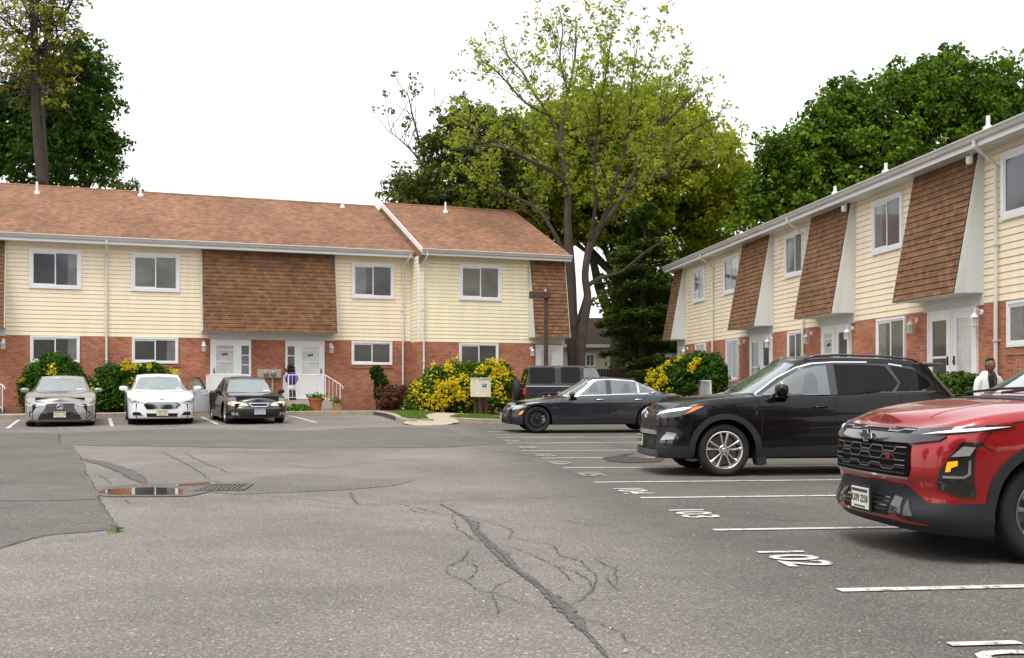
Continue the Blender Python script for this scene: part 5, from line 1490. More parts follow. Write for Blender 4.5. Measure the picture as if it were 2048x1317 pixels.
def silver_sedan():
    paint = pmat('warm_silver_paint', (.29, .28, .27), .33, .35, 1.0, .6)
    L = 4.68
    sh = Shell([(0, 0), (.02, .30), (.07, .55), (.16, .74), (.32, .85), (.62, .90), (.95, .92), (2.4, .905), (3.7, .92), (4.2, .88), (4.5, .76), (4.64, .5), (L, 0)],
        [(0, .66), (.12, .70), (.35, .765), (.8, .85), (1.3, .93), (1.7, .965), (3.6, 1.03), (4.68, 1.0)], [(0, .665), (.2, .77), (.6, .865), (1.1, .94), (1.5, .975), (3.6, 1.03), (4.68, .98)],
        [(0, .14), (.5, .15), (1.4, .19), (3.4, .2), (4.68, .3)], [(.15, .01), (.4, 0), (.8, 0), (1.0, .05)],
        [(.14, .03), (.2, .0), (.35, .0), (.5, .03), (.6, .06), (.7, .16)], [(.2, .06), (.4, 0), (.8, .04), (1.05, .1)], [(.90, .335, .37), (3.70, .335, .37)], rr=.05, step=.045)
    cb = Cabin([(1.22, 0), (1.25, .35), (1.38, .60), (1.6, .74), (2.2, .79), (3.0, .79), (3.6, .76), (4.0, .66), (4.2, .45), (4.25, 0)], [(1.2, .90), (2, .93), (4.2, .98)],
        [(2.0, 1.35), (2.4, 1.395), (2.9, 1.40), (3.5, 1.33)], .90, .75, .21, .03, .06, .95)
    c = lcar('silver_sedan', 'warm silver sedan with black hourglass grille, leftmost of the three cars by the left row', 2.17, -9.05, 0, sh, cb, paint); q = sh.s_of_x
    wheels(c, .90, 3.70, .80, .335, .23, .235, (10, 0, .009), M['metal_black'])
    g = c.across('grille', mirror_poly([(.40, .64), (.38, .60), (.36, .54), (.42, .44), (.53, .28), (.56, .20)])[::1], M['gloss'], .010, .05)
    for z in np.arange(.22, .63, .045): c.line('grille_slat', [(-.34, z), (.34, z)], pmat('grille_mesh', (.014, .014, .016), .5, .1), .014, 'wrap', .016, -1, g, .08)
    c.across('splitter', [(-.84, .155), (.84, .155), (.84, .19), (-.84, .19)], M['plastic'], .016, .06)
    c.line('lip_trim', [(-.82, .205), (-.6, .185), (.6, .185), (.82, .205)], M['chrome'], .012, 'wrap', .02, -1)
    x = sh.pos(0, .55, 1)[0] - .03; b = MB()
    b.tube([(x, .085*math.cos(2*PI*i/24), .545 + .058*math.sin(2*PI*i/24)) for i in range(25)], .007, 6, False)
    b.tube([(x, .03, .585), (x, -.01, .53), (x, -.055, .53)], .007, 6); b.build('badge', M['chrome'], c.root)
    for sd in (-1, 1):
        h = c.wrap('headlight', [(.44, .585), (.62, .555), (q(.14), .57), (q(.30), .63), (q(.40), .70), (.90, .665), (.60, .625)], LAMPD, .010, (sd,), .04)[0]
        c.line('light_strip', [(.48, .598), (.64, .568), (q(.15), .582), (q(.32), .64)], LED, .016, 'wrap', .016, sd, h)
        c.wrap('lamp_unit', [(.66, .60), (.78, .605), (.80, .635), (.70, .63)], AMBON if sd < 0 else LAMP, .016, (sd,), .03, h)
        c.wrap('side_intake', [(.72, .20), (q(.12), .20), (q(.20), .33), (q(.12), .45), (.82, .40)], M['black'], .008, (sd,), .05)
        c.proj('side_window', [(1.7, .99), (2.6, 1.0), (2.6, 1.32), (2.3, 1.30), (2.0, 1.19)], GL['mid'], 'side', .006, (sd,)); c.proj('side_window', [(2.68, 1.0), (3.5, 1.03), (3.4, 1.24), (2.68, 1.32)], GL['dark'], 'side', .006, (sd,))
    c.proj('windscreen', [(-.68, .985), (0, .97), (.68, .985), (.61, 1.14), (.52, 1.315), (0, 1.345), (-.52, 1.315), (-.61, 1.14)], GL['screen'], 'front', .005)
    c.proj('screen_sticker', [(-.58, 1.0), (-.40, 1.0), (-.40, 1.04), (-.58, 1.04)], M['paint'], 'front', .009); 
    c.mirror(1.62, 1.0, .86, paint, (.12, .22, .13)); c.plate('GZD-4108', .34, (.72, .72, .66), (.30, .22, .03), 0, x=-.04)
silver_sedan()

def white_sedan():
    paint = pmat('white_paint', (.80, .80, .81), .25, 0, 1.0, .5)
    L = 4.87
    sh = Shell([(0, 0), (.015, .30), (.06, .55), (.15, .73), (.32, .85), (.62, .905), (.95, .925), (2.4, .915), (3.8, .925), (4.4, .88), (4.7, .76), (4.83, .5), (L, 0)],
        [(0, .70), (.12, .735), (.35, .80), (.8, .88), (1.3, .955), (1.7, .985), (3.6, 1.05), (L, 1.02)], [(0, .72), (.2, .81), (.6, .895), (1.1, .965), (1.5, .99), (3.6, 1.05), (L, 1.0)],
        [(0, .19), (.5, .19), (1.4, .2), (3.4, .22), (L, .3)], [(.15, .02), (.4, 0), (.8, 0), (1.0, .05)],
        [(.19, .04), (.24, 0), (.34, .0), (.5, .01), (.65, .03), (.8, .14)], [(.2, .06), (.4, 0), (.8, .04), (1.05, .1)], [(.96, .335, .37), (3.81, .335, .37)], rr=.06, step=.045)
    cb = Cabin([(1.18, 0), (1.21, .35), (1.34, .62), (1.6, .76), (2.2, .81), (3.0, .81), (3.7, .78), (4.2, .68), (4.4, .45), (4.45, 0)], [(1.1, .92), (2, .95), (4.4, 1.0)],
        [(2.0, 1.40), (2.4, 1.44), (2.9, 1.445), (3.5, 1.36)], .98, .85, .21, .03, .06, .95)
    c = lcar('white_sedan', 'white sedan with its front door open, middle of the three cars by the left row', 4.82, -9.15, 0, sh, cb, paint); q = sh.s_of_x
    wheels(c, .96, 3.81, .80, .335, .22, .235, (10, 0, .012), pmat('alloy', (.5, .5, .5), .3, .9))
    g = c.across('grille', mirror_poly([(.36, .655), (.49, .60), (.50, .575), (.40, .46)]), M['gloss'], .010, .05)
    for z in (.485, .515, .545, .575, .605, .635): c.line('grille_slat', [(-.41 + abs(z-.57)*.8, z), (.41 - abs(z-.57)*.8, z)], M['chrome'], .010, 'wrap', .017, -1, g, .08)
    c.line('grille_rim', [(-.36, .66), (.36, .66), (.49, .605), (.50, .575), (.40, .455), (-.40, .455), (-.50, .575), (-.49, .605), (-.36, .66)], M['chrome'], .012, 'wrap', .016, -1, g)
    c.across('lower_intake', mirror_poly([(.43, .335), (.40, .235)]), M['black'], .010, .05)
    c.line('lip_trim', [(-.80, .20), (.80, .20)], M['gutter'], .03, 'wrap', .012, -1)
    x = sh.pos(0, .71, 1)[0] - .012; b = MB(); b.lathe([(0, -.01), (.05, -.006), (.055, 0)], 20, 'x', (x, 0, .70)); o = b.build('badge', pmat('blue_badge', (.03, .06, .2), .2, .2, 1), c.root)
    for v in o.data.vertices: v.co.z = .70 + (v.co.z - .70) * .45
    for sd in (-1, 1):
        h = c.wrap('headlight', [(.46, .645), (.62, .62), (q(.15), .635), (q(.36), .70), (q(.44), .765), (q(.25), .755), (.66, .70)], LAMP, .010, (sd,), .04)[0]
        c.wrap('lamp_unit', [(.60, .645), (.78, .65), (.80, .69), (.66, .675)], LAMPD, .016, (sd,), .03, h)
        c.line('tape_stripe', [(q(.18), .60), (q(.28), .70), (q(.30), .76)], M['metal_black'], .016, 'wrap', .02, sd)
        c.wrap('fog_pocket', [(.52, .275), (.80, .275), (.84, .31), (.78, .375), (.60, .37)], M['black'], .010, (sd,), .04)
        c.proj('side_window', [(1.7, 1.01), (2.6, 1.03), (2.6, 1.36), (2.3, 1.34), (2.0, 1.22)], GL['mid'], 'side', .006, (sd,)); c.proj('side_window', [(2.68, 1.03), (3.6, 1.06), (3.5, 1.28), (2.68, 1.36)], GL['dark'], 'side', .006, (sd,))
    c.proj('windscreen', [(-.70, 1.0), (0, .985), (.70, 1.0), (.63, 1.16), (.53, 1.355), (0, 1.39), (-.53, 1.355), (-.63, 1.16)], GL['screen'], 'front', .005)
    c.proj('screen_sticker', [(-.60, 1.015), (-.45, 1.015), (-.45, 1.05), (-.60, 1.05)], M['paint'], 'front', .009)
    # door swung open on the side nearer the black sedan (local -y), hinged at its front edge
    d = empty('open_door', (1.42, -.915, 0), -R(33), c.root); d.rotation_euler[0] = -R(8)
    o = MB(); n = 8
    prof = [(0, .30), (1.08, .30), (1.14, .62), (1.12, 1.0), (.02, .97), (-.03, .6)]
    o.prism(prof, lambda p, t: (p[0], t, p[1]), -.06, .06); bevel(o.build('door_panel', paint, d, fixn=True), .03, 3)
    o = MB(); fr = [(.06, -.0, .98), (.42, .05, 1.24), (.68, .10, 1.375), (.95, .11, 1.37), (1.10, .02, 1.0)]
    o.tube(fr, .028, 6); o.build('door_frame', M['gloss'], d)
    o = MB(); V = [(.08, 0, .99), (.42, .05, 1.23), (.68, .095, 1.36), (.94, .10, 1.355), (1.08, .02, 1.0)]
    o.add(V, [(0, 1, 2, 3, 4)]); o.build('door_glass', GL['screen2'], d)
    o = MB(); o.tube([(.82, -.075, .86), (.90, -.10, .86), (1.0, -.075, .86)], .014, 6); o.build('door_handle', paint, d)
    # mirrors (one rides on the open door)
    c.mirror(1.62, 1.03, .88, paint, (.12, .23, .15), (1,)); c.mirror(1.60, 1.03, .97, paint, (.12, .23, .15), (-1,))
    c.plate('LAR-1725', .345, (.70, .68, .50), (.25, .2, .03), 0, x=-.045)
white_sedan()

def black_sedan():
    paint = pmat('old_black_paint', (.010, .009, .012), .30, .1, 1.0, .6)
    L = 4.83
    sh = Shell([(0, 0), (.02, .30), (.08, .55), (.19, .73), (.38, .83), (.68, .875), (1.0, .89), (2.4, .885), (3.8, .89), (4.3, .85), (4.6, .74), (4.78, .5), (L, 0)],
        [(0, .62), (.12, .655), (.35, .72), (.8, .80), (1.3, .87), (1.7, .90), (3.6, .96), (L, .94)], [(0, .64), (.2, .74), (.6, .82), (1.1, .885), (1.5, .91), (3.6, .97), (L, .93)],
        [(0, .18), (.5, .18), (1.4, .19), (3.4, .2), (L, .28)], [(.15, .03), (.4, 0), (.6, 0), (.8, .02), (1.0, .06)],
        [(.18, .04), (.25, 0), (.45, .0), (.50, .04), (.6, .07), (.7, .17)], [(.2, .06), (.4, 0), (.8, .04), (1.05, .1)], [(.93, .32, .35), (3.6, .32, .35)], rr=.07, step=.045)
    cb = Cabin([(1.20, 0), (1.23, .35), (1.36, .60), (1.6, .72), (2.2, .77), (3.0, .77), (3.6, .74), (4.0, .64), (4.15, .42), (4.2, 0)], [(1.1, .84), (2, .87), (4.2, .92)],
        [(2.0, 1.31), (2.4, 1.36), (2.9, 1.365), (3.4, 1.29)], .86, .70, .20, .03, .06, .95)
    c = lcar('black_sedan', 'older black sedan with pale oval headlights, beside the white sedan with the open door', 7.42, -9.75, 2.5, sh, cb, paint); q = sh.s_of_x
    wheels(c, .93, 3.6, .76, .32, .205, .215, (7, 0, .022), pmat('alloy', (.5, .5, .5), .3, .9))
    g = c.across('grille', [(-.20, .515), (.20, .515), (.28, .60), (-.28, .60)], M['black'], .012, .04)
    c.line('grille_rim', [(-.20, .512), (.20, .512), (.285, .603), (-.285, .603), (-.20, .512)], M['chrome'], .018, 'wrap', .018, -1, g)
    x = sh.pos(0, .63, 1)[0] + .02; b = MB(); b.tube([(x-.02, .05*math.cos(2*PI*i/20), .645 + .03*math.sin(2*PI*i/20)) for i in range(21)], .006, 5, False); b.build('badge', pmat('gold', (.7, .45, .12), .25, 1), c.root)
    pale = pmat('aged_headlamp', (.62, .58, .42), .12, 0, 1)
    for sd in (-1, 1):
        h = c.wrap('headlight', [(.30, .535), (.45, .515), (.72, .52), (q(.30), .55), (q(.40), .60), (q(.30), .645), (.75, .655), (.52, .64), (.36, .60)], pale, .010, (sd,), .04)[0]
        c.wrap('indicator', [(q(.22), .55), (q(.36), .565), (q(.40), .60), (q(.30), .64), (q(.20), .65)], pmat('faded_amber', (.75, .38, .15), .15, 0, 1), .015, (sd,), .03, h)
        c.wrap('fog_lamp', [(.60, .265), (.80, .27), (.80, .345), (.60, .345)], pmat('fog_lens', (.30, .28, .18), .12, 0, 1), .010, (sd,), .04)
        c.line('bumper_seam', [(.02, .50), (q(.3), .50), (q(.56), .48)], M['black'], .012, 'wrap', .004, sd)
        c.line('side_moulding', [(q(1.35), .50), (q(3.2), .52)], M['plastic'], .05, 'wrap', .010, sd)
        c.line('door_seam', [(q(1.45), .25), (q(1.42), .55), (q(1.5), .88)], M['black'], .010, 'wrap', .004, sd); c.line('door_seam', [(q(2.5), .25), (q(2.5), .9)], M['black'], .010, 'wrap', .004, sd)
        c.proj('side_window', [(1.66, .93), (2.5, .945), (2.5, 1.28), (2.25, 1.26), (1.95, 1.14)], GL['dark'], 'side', .006, (sd,)); c.proj('side_window', [(2.58, .945), (3.4, .96), (3.3, 1.20), (2.58, 1.28)], GL['dark'], 'side', .006, (sd,))
    c.across('lower_intake', mirror_poly([(.56, .33), (.52, .215)]), M['black'], .009, .05)
    c.proj('windscreen', [(-.66, .915), (0, .90), (.66, .915), (.60, 1.07), (.50, 1.27), (0, 1.305), (-.50, 1.27), (-.60, 1.07)], GL['screen'], 'front', .005)
    c.proj('screen_sticker', [(-.56, .93), (-.36, .93), (-.36, .97), (-.56, .97)], M['paint'], 'front', .009)
    c.mirror(1.60, .94, .83, M['metal_black'], (.12, .19, .13)); c.plate('EDM-4762', .365, (.62, .65, .72), (.05, .08, .3), 0, x=-.045)
black_sedan()

# ------------------------------------------------------------------ boxy off-road car nosed in towards the right row
def offroad():
    paint = pmat('slate_paint', (.032, .034, .042), .3, .4, 1, .6)
    top = pmat('hardtop', (.045, .047, .055), .5)
    r = empty('boxy_offroad_car', (4.50, 36.35, gz(2.5, 36)), R(186.8))
    tag(r, 'boxy slate grey off road car with hard top and spare wheel, behind a sedan', 'car')
    c = Car.__new__(Car); c.root = r
    def bx(name, x0, x1, y0, y1, z0, z1, mat, bv=.03, parent=None):
        o = MB(); o.box(x0, x1, y0, y1, z0, z1); o = o.build(name, mat, parent or r); bevel(o, bv, 3); return o
    o = MB()
    o.prism([(1.35, .45), (1.45, 1.16), (4.18, 1.18), (4.22, .55), (4.1, .48), (3.75, .48), (3.70, .78), (3.55, .90), (3.1, .90), (2.92, .78), (2.85, .45)], lambda p, t: (p[0], t, p[1]), -.79, .79)
    b = bevel(o.build('body', paint, r, fixn=True), .03, 3)
    o = MB(); V = []
    for x, w, z in ((.25, .60, 1.04), (1.45, .70, 1.13)): V += [(x, -w, .70), (x, w, .70), (x, w, z - .05), (x, w * .85, z), (x, -w * .85, z), (x, -w, z - .05)]
    o.add(V, [(i, (i + 1) % 6, 6 + (i + 1) % 6, 6 + i) for i in range(6)] + [tuple(range(6))[::-1], tuple(range(6, 12))]); bevel(o.build('bonnet', paint, r, fixn=True), .02)
    g = bx('grille', .18, .25, -.60, .60, .62, 1.0, paint)
    for k in range(7): bx('grille_slot', .165, .179, -.28 + k * .085, -.24 + k * .085, .70, .93, M['black'], .002, g)
    for sd in (-1, 1):
        o = MB(); o.lathe([(0, -.03), (.085, -.02), (.09, 0)], 20, 'x', (.18, sd * .44, .86)); o.build('headlight', LAMP, r)
        for x0 in (.62, 3.37):       # flares
            o = MB(); prof = [(x0-.50, .62), (x0-.40, .86), (x0-.26, .97), (x0+.26, .97), (x0+.42, .86), (x0+.52, .60), (x0+.48, .60), (x0+.38, .80), (x0+.22, .92), (x0-.22, .92), (x0-.36, .80), (x0-.46, .62)]
            o.prism(prof, lambda p, t: (p[0], t, p[1]), sd * .60, sd * .93); bevel(o.build('wheel_arch', M['plastic'], r, fixn=True), .015)
        bx('running_board', 1.2, 2.8, sd * .70 - .1, sd * .70 + .1, .42, .48, M['plastic'], .01)
        tl = bx('tail_light', 4.15, 4.25, sd * .72 - .06, sd * .72 + .06, .90, 1.12, REDL, .01)
        # side of the hard top with its windows
        for x0, x1, z0, z1, m in ((3.22, 4.02, 1.30, 1.78, 'dark'), (2.38, 2.98, 1.31, 1.79, 'dark'), (1.62, 2.25, 1.31, 1.78, 'mid')):
            o = MB(); cx = 0
            ys = lambda z: sd * (.775 - .10 * (z - 1.17) / .62 + .010)
            k = 10; pts = []
            rr = .06
            for cxp, czp, a0 in ((x1-rr, z1-rr, 0), (x0+rr, z1-rr, 90), (x0+rr, z0+rr, 180), (x1-rr, z0+rr, 270)):
                for a in range(0, 91, 30): pts.append((cxp + rr*math.cos(R(a0+a)), czp + rr*math.sin(R(a0+a))))
            if x0 < 2: pts = [(x, z) for x, z in pts]; pts = [(x + (.22 * (z - z0) / (z1 - z0) if x < 1.9 else 0), z) for x, z in pts]
            o.prism(pts, lambda p, t: (p[0], ys(p[1]) + sd * t, p[1]), -.006, .004); o.build('side_window', GL[m], r, fixn=True)
            cxm, czm = (x0+x1)/2, (z0+z1)/2; outer = [(cxm + (x-cxm)*1.08, czm + (z-czm)*1.10) for x, z in pts]
            o = MB(); o.prism(outer, lambda p, t: (p[0], ys(p[1]) + sd * t, p[1]), -.01, -.002); o.build('window_rubber', M['plastic'], r, fixn=True)
        for x in (2.31, 3.09): 
            o = MB(); o.quad((x-.006, sd*.802, .5), (x+.006, sd*.802, .5), (x+.006, sd*.802, 1.15), (x-.006, sd*.802, 1.15)); o.build('door_seam', M['black'], r)
        bx('belt_trim', 1.5, 4.17, sd*.785 - .012, sd*.785 + .012, 1.165, 1.195, M['gutter'], .004)
        c.handles_simple = None
    # hard top
    o = MB(); V = []
    for z, w, xf, xr in ((1.17, .775, 1.50, 4.18), (1.79, .675, 2.0, 4.03), (1.86, .60, 2.08, 3.96)):
        V += [(xf, -w, z), (xf, w, z), (xr, w, z), (xr, -w, z)]
    F = [(0, 3, 2, 1)] + [(i*4+j, i*4+(j+1) % 4, (i+1)*4+(j+1) % 4, (i+1)*4+j) for i in range(2) for j in range(4)] + [(8, 9, 10, 11)]
    o.add(V, F); bevel(o.build('hard_top', top, r, fixn=True), .035, 3)
    o = MB(); o.quad((1.475+.06, -.68, 1.24), (1.475+.06, .68, 1.24), (1.96, .60, 1.76), (1.96, -.60, 1.76)); o.build('windscreen', GL['screen2'], r)
    for v in r.children[-1].data.vertices: v.co.x -= .02
    o = MB(); o.quad((4.20, -.62, 1.24), (4.20, .62, 1.24), (4.065, .56, 1.74), (4.065, -.56, 1.74)); o.build('rear_window', GL['dark'], r)
    for n_ in (2.35, 3.05):
        o = MB(); o.box(n_, n_+.012, -.61, .61, 1.862, 1.868); o.build('roof_seam', M['black'], r)
    # spare wheel and bumpers
    sp = MB(); sp.lathe([(.20, 0), (.22, .02), (.37, .03), (.405, .07), (.405, .19), (.37, .24), (.24, .25), (.22, .22), (.0, .20)], 32, 'x', (4.24, -.08, 1.0)); s_ = sp.build('spare_wheel', M['rubber'], r, True)
    sp = MB(); sp.lathe([(.21, .235), (.12, .19), (0, .21)], 20, 'x', (4.24, -.08, 1.0)); sp.build('rim', M['metal_black'], s_)
    bx('bumper', 4.2, 4.36, -.80, .80, .50, .68, M['plastic'], .02); bx('bumper', -.02, .16, -.78, .78, .50, .68, M['plastic'], .02)
    bx('underbody', .3, 4.1, -.5, .5, .35, .6, M['black'], .01)
    class _S: arches = []
    for x in (.62, 3.37):
        for sd in (-1, 1): tyre_wheel(c, x, .79, .40, .225, .25, (5, 0, .03), M['metal_black'], sd)
    for sd in (-1, 1):
        o = MB(); o.box(1.62, 1.74, sd*.86-.10, sd*.86+.10, 1.16, 1.34); bevel(o.build('wing_mirror', M['plastic'], r), .03)
offroad()
# ================================================================== vegetation
def leaf_mesh(name, C, N, size, tint, mat, parent, rng, elong=1.5, seed=0, up=None):
    """C: centres, N: leaf normals; each leaf a folded kite of two triangles (as one quad)"""
    n = len(C); r = np.random.default_rng(seed)
    t = r.normal(size=(n, 3)); t -= (t * N).sum(1)[:, None] * N; t /= np.linalg.norm(t, axis=1)[:, None] + 1e-9
    b = np.cross(N, t)
    sz = (size * r.uniform(.6, 1.35, n))[:, None]
    L = sz * elong * .5; W = sz * .5
    V = np.stack([C - t * L, C + b * W + N * sz * .12 - t * L * .1, C + t * L, C - b * W + N * sz * .12 - t * L * .1], 1).reshape(-1, 3)
    me = bpy.data.meshes.new(name)
    me.vertices.add(4 * n); me.vertices.foreach_set("co", V.astype(np.float32).ravel())
    me.loops.add(4 * n); me.loops.foreach_set("vertex_index", np.arange(4 * n, dtype=np.int32))
    me.polygons.add(n); me.polygons.foreach_set("loop_start", np.arange(0, 4 * n, 4, dtype=np.int32)); me.polygons.foreach_set("loop_total", np.full(n, 4, np.int32))
    me.update(calc_edges=True)
    a = me.attributes.new("tint", 'FLOAT', 'POINT'); a.data.foreach_set("value", np.repeat(np.clip(tint, 0, 1), 4).astype(np.float32))
    return link_mesh(name, me, mat, parent)

def rand_dir(r, n):
    v = r.normal(size=(n, 3)); return v / np.linalg.norm(v, axis=1)[:, None]

def clump_leaves(r, centres, tints, rad, per, flat=.75, out=None, upb=.35):
    """leaves scattered on small clumps; returns centres, normals, tints"""
    n = len(centres); k = per
    d = rand_dir(r, n * k); rr = r.uniform(.45, 1, n * k) ** .5
    R_ = np.repeat(rad if hasattr(rad, '__len__') else np.full(n, rad), k)
    off = d * (rr * R_)[:, None]; off[:, 2] *= flat
    C = np.repeat(centres, k, axis=0) + off
    N = d * .7 + rand_dir(r, n * k) * .7 + np.array([0, 0, upb]); N /= np.linalg.norm(N, axis=1)[:, None]
    T = np.repeat(tints, k) + r.normal(0, .12, n * k)
    return C, N, T

def grow(mb, tips, rng, p, d, rad, length, depth, inside, spread=.55, up=.12, nseg=5, kids=(3, 4), shrink=.68, minr=.012, twigs=None):
    pts = [Vector(p)]; rr = [rad]; d = Vector(d).normalized(); q = Vector(p)
    for i in range(nseg):
        d = (d + Vector((rng.gauss(0, .13), rng.gauss(0, .13), rng.gauss(0, .10) + up * .3))).normalized()
        q = q + d * length / nseg; pts.append(q.copy()); rr.append(max(minr, rad * (1 - .45 * (i + 1) / nseg)))
        if not inside(q): break
    mb.tube(pts, rr, 5 if rad > .05 else 3, False)
    if twigs is not None and depth <= 2: twigs += [pts[k] for k in range(1, len(pts))]
    if depth == 0 or not inside(q): tips.append((pts[-1], d)); return
    for k in range(rng.randint(*kids)):
        i = rng.randint(max(1, len(pts) // 3), len(pts) - 1)
        a = Vector((rng.gauss(0, 1), rng.gauss(0, 1), rng.gauss(0, .8))); a -= d * a.dot(d)
        if a.length < .1: continue
        nd = (d + a.normalized() * rng.uniform(.6, 1.3) * spread * 1.6 + Vector((0, 0, up))).normalized()
        grow(mb, tips, rng, pts[i], nd, rr[i] * rng.uniform(.5, .72), length * shrink * rng.uniform(.75, 1.15), depth - 1, inside, spread, up, nseg, kids, shrink, minr, twigs)
    grow(mb, tips, rng, pts[-1], d, rr[-1] * .85, length * shrink, depth - 1, inside, spread, up, nseg, kids, shrink, minr, twigs)

def wpt(u, v, Y):      # place of a traced point of a limb that stands Y metres away
    return Vector(((u - 1024) * Y / 2150, Y, EYE + (774 - v) * Y / 2150))
bark = bark_mat('grey_bark', (.075, .058, .046)); bark_d = bark_mat('dark_bark', (.055, .042, .034))
def tree_root(name, label, x, y, group='trees round the court'):
    t = empty(name, (x, y, gz(x, y) - .04)); tag(t, label, 'tree', group); return t
def local_all(root):
    """geometry was laid out in world coordinates: bring it into the tree's own frame"""
    bpy.context.view_layer.update()
    for o in root.children:
        o.data.transform(Matrix.Translation(-Vector(root.location)))

def limb(mb, pts, radii, Y, depths=None, n=9):
    P_ = [wpt(u, v, Y + (depths[i] if depths else 0)) for i, (u, v) in enumerate(pts)]
    # smooth
    Q = []; RR = []
    for i in range(len(P_) - 1):
        p0, p1, p2, p3 = P_[max(i-1, 0)], P_[i], P_[i+1], P_[min(i+2, len(P_)-1)]
        for j in range(4):
            t = j / 4
            Q.append(.5 * ((2*p1) + (p2-p0)*t + (2*p0-5*p1+4*p2-p3)*t*t + (3*p1-p0-3*p2+p3)*t**3)); RR.append(radii[i] + (radii[i+1]-radii[i]) * t)
    Q.append(P_[-1]); RR.append(radii[-1])
    mb.tube(Q, RR, n); return Q, RR

# 1 the tall thin-leaved tree between the two rows
def tall_tree():
    Y = 47; rng = random.Random(11); r = np.random.default_rng(11)
    t = tree_root('tall_tree', 'tall spreading tree with thin new leaves, trunk beside the end of the left row', wpt(1150, 774, Y).x, Y)
    mb = MB(); limbs = []
    A = [(([(1152, 815), (1148, 720), (1143, 640), (1141, 560), (1138, 500), (1135, 440), (1135, 370), (1121, 300), (1125, 240), (1136, 185), (1150, 120), (1152, 50)]), [.38, .36, .33, .29, .25, .20, .17, .13, .10, .08, .05, .02], .3, [0]*6 + [.2, .4, .6, .8, 1, 1.2]),
        ([(1158, 815), (1163, 680), (1175, 600), (1170, 550), (1180, 490), (1205, 445), (1222, 395), (1245, 320), (1258, 250), (1262, 180), (1275, 90)], [.28, .25, .21, .19, .18, .16, .13, .10, .08, .055, .02], -.3, [0]*5 + [-.2, -.4, -.6, -1, -1.2, -1.4]),
        ([(1168, 545), (1190, 470), (1225, 425), (1255, 375), (1290, 300), (1320, 255), (1360, 220), (1400, 175)], [.15, .14, .13, .11, .09, .07, .05, .02], 0, [0, .3, .6, 1, 1.4, 1.8, 2, 2.2]),
        ([(1135, 375), (1108, 345), (1060, 322), (1020, 300), (975, 292), (930, 300)], [.13, .11, .09, .07, .05, .02], .5, [0, -.6, -1.2, -1.8, -2.3, -2.8]),
        ([(1122, 300), (1100, 232), (1070, 190), (1045, 145), (1015, 110), (1005, 60)], [.12, .10, .08, .06, .04, .02], .6, [0, .3, .6, 1, 1.4, 1.8]),
        ([(1100, 232), (1050, 205), (1000, 150), (955, 115)], [.08, .06, .04, .02], .6, [0, -.4, -1, -1.6]),
        ([(1136, 185), (1120, 120), (1125, 60), (1118, 15)], [.08, .05, .035, .02], .8, [0, .4, .8, 1]),
        ([(1290, 300), (1330, 300), (1380, 262), (1430, 235), (1455, 205)], [.09, .07, .05, .035, .02], 1, [.4, 1, 1.6, 2, 2.4]),
        ([(1173, 575), (1192, 560), (1215, 552), (1245, 542), (1290, 505), (1330, 480)], [.13, .11, .10, .08, .06, .03], 0, [0, .3, .6, .8, 1, 1.4]),
        ([(1140, 540), (1110, 470), (1075, 420), (1030, 395), (985, 385)], [.13, .11, .09, .06, .03], .5, [0, .2, .4, .8, 1]),
        ([(1180, 490), (1192, 400), (1190, 320), (1200, 220), (1215, 130), (1225, 60)], [.11, .09, .07, .05, .035, .02], -.3, [0, -1, -1.8, -2.4, -3, -3.2]),
        ([(1222, 395), (1205, 340), (1180, 290), (1175, 230)], [.07, .055, .04, .02], -.5, [0, -.8, -1.4, -2]),
        ([(1255, 375), (1300, 360), (1350, 345), (1410, 320)], [.08, .06, .045, .02], .8, [0, .5, 1, 1.5]),
        ([(1145, 665), (1160, 630), (1172, 590)], [.13, .12, .10], .2, [0, 0, -.3])]
    for pts, rad, dy, dep in A: limbs.append(limb(mb, pts, [x * .84 for x in rad], Y + dy, dep))
    cx, cy, cz = wpt(1190, 250, Y)
    def inside(q):
        e = ((q.x - cx) / 6.7) ** 2 + ((q.y - Y) / 5.6) ** 2 + ((q.z - cz) / 5.6) ** 2
        return e < 1.0 and q.z > 8.2
    tips = []; tw = []
    for Q, RR in limbs:
        n = len(Q)
        for i in range(n // 4, n, 1):
            if rng.random() < .28: continue
            for _ in range(1 if RR[i] > .06 else 2):
                p = Q[i]
                if p.z < 7.5: continue
                o = Vector((p.x - cx, p.y - Y, (p.z - cz) * .6 + 3.2)).normalized() + Vector((rng.gauss(0, .6), rng.gauss(0, .6), rng.gauss(.2, .4)))
                grow(mb, tips, rng, p, o, min(.026, RR[i] * .5), rng.uniform(1.2, 2.2), 2, inside, .5, .16, 4, (1, 2), .7, .005, tw)
    mb.build('trunk', bark, t, True)
    C = np.array([tuple(p) for p, _ in tips] + [tuple(p) for p in tw if rng.random() < .5]); C = C + r.normal(0, .10, C.shape)
    hz_ = (C[:, 2] - 8) / 9
    keep = r.uniform(size=len(C)) < np.clip(.95 - .60 * hz_, .30, 1)
    C = C[keep]
    c, n, tt = clump_leaves(r, C, r.uniform(.1, .9, len(C)), .17, 7, .8, upb=.5)
    print('tall tree clumps', len(C))
    leaf_mesh('crown', c, n, .105, tt, leaf_mat('young_leaves', (.11, .145, .012), (.25, .30, .026), (.33, .37, .06), .5), t, r, 1.5, 1)
    local_all(t)
tall_tree()

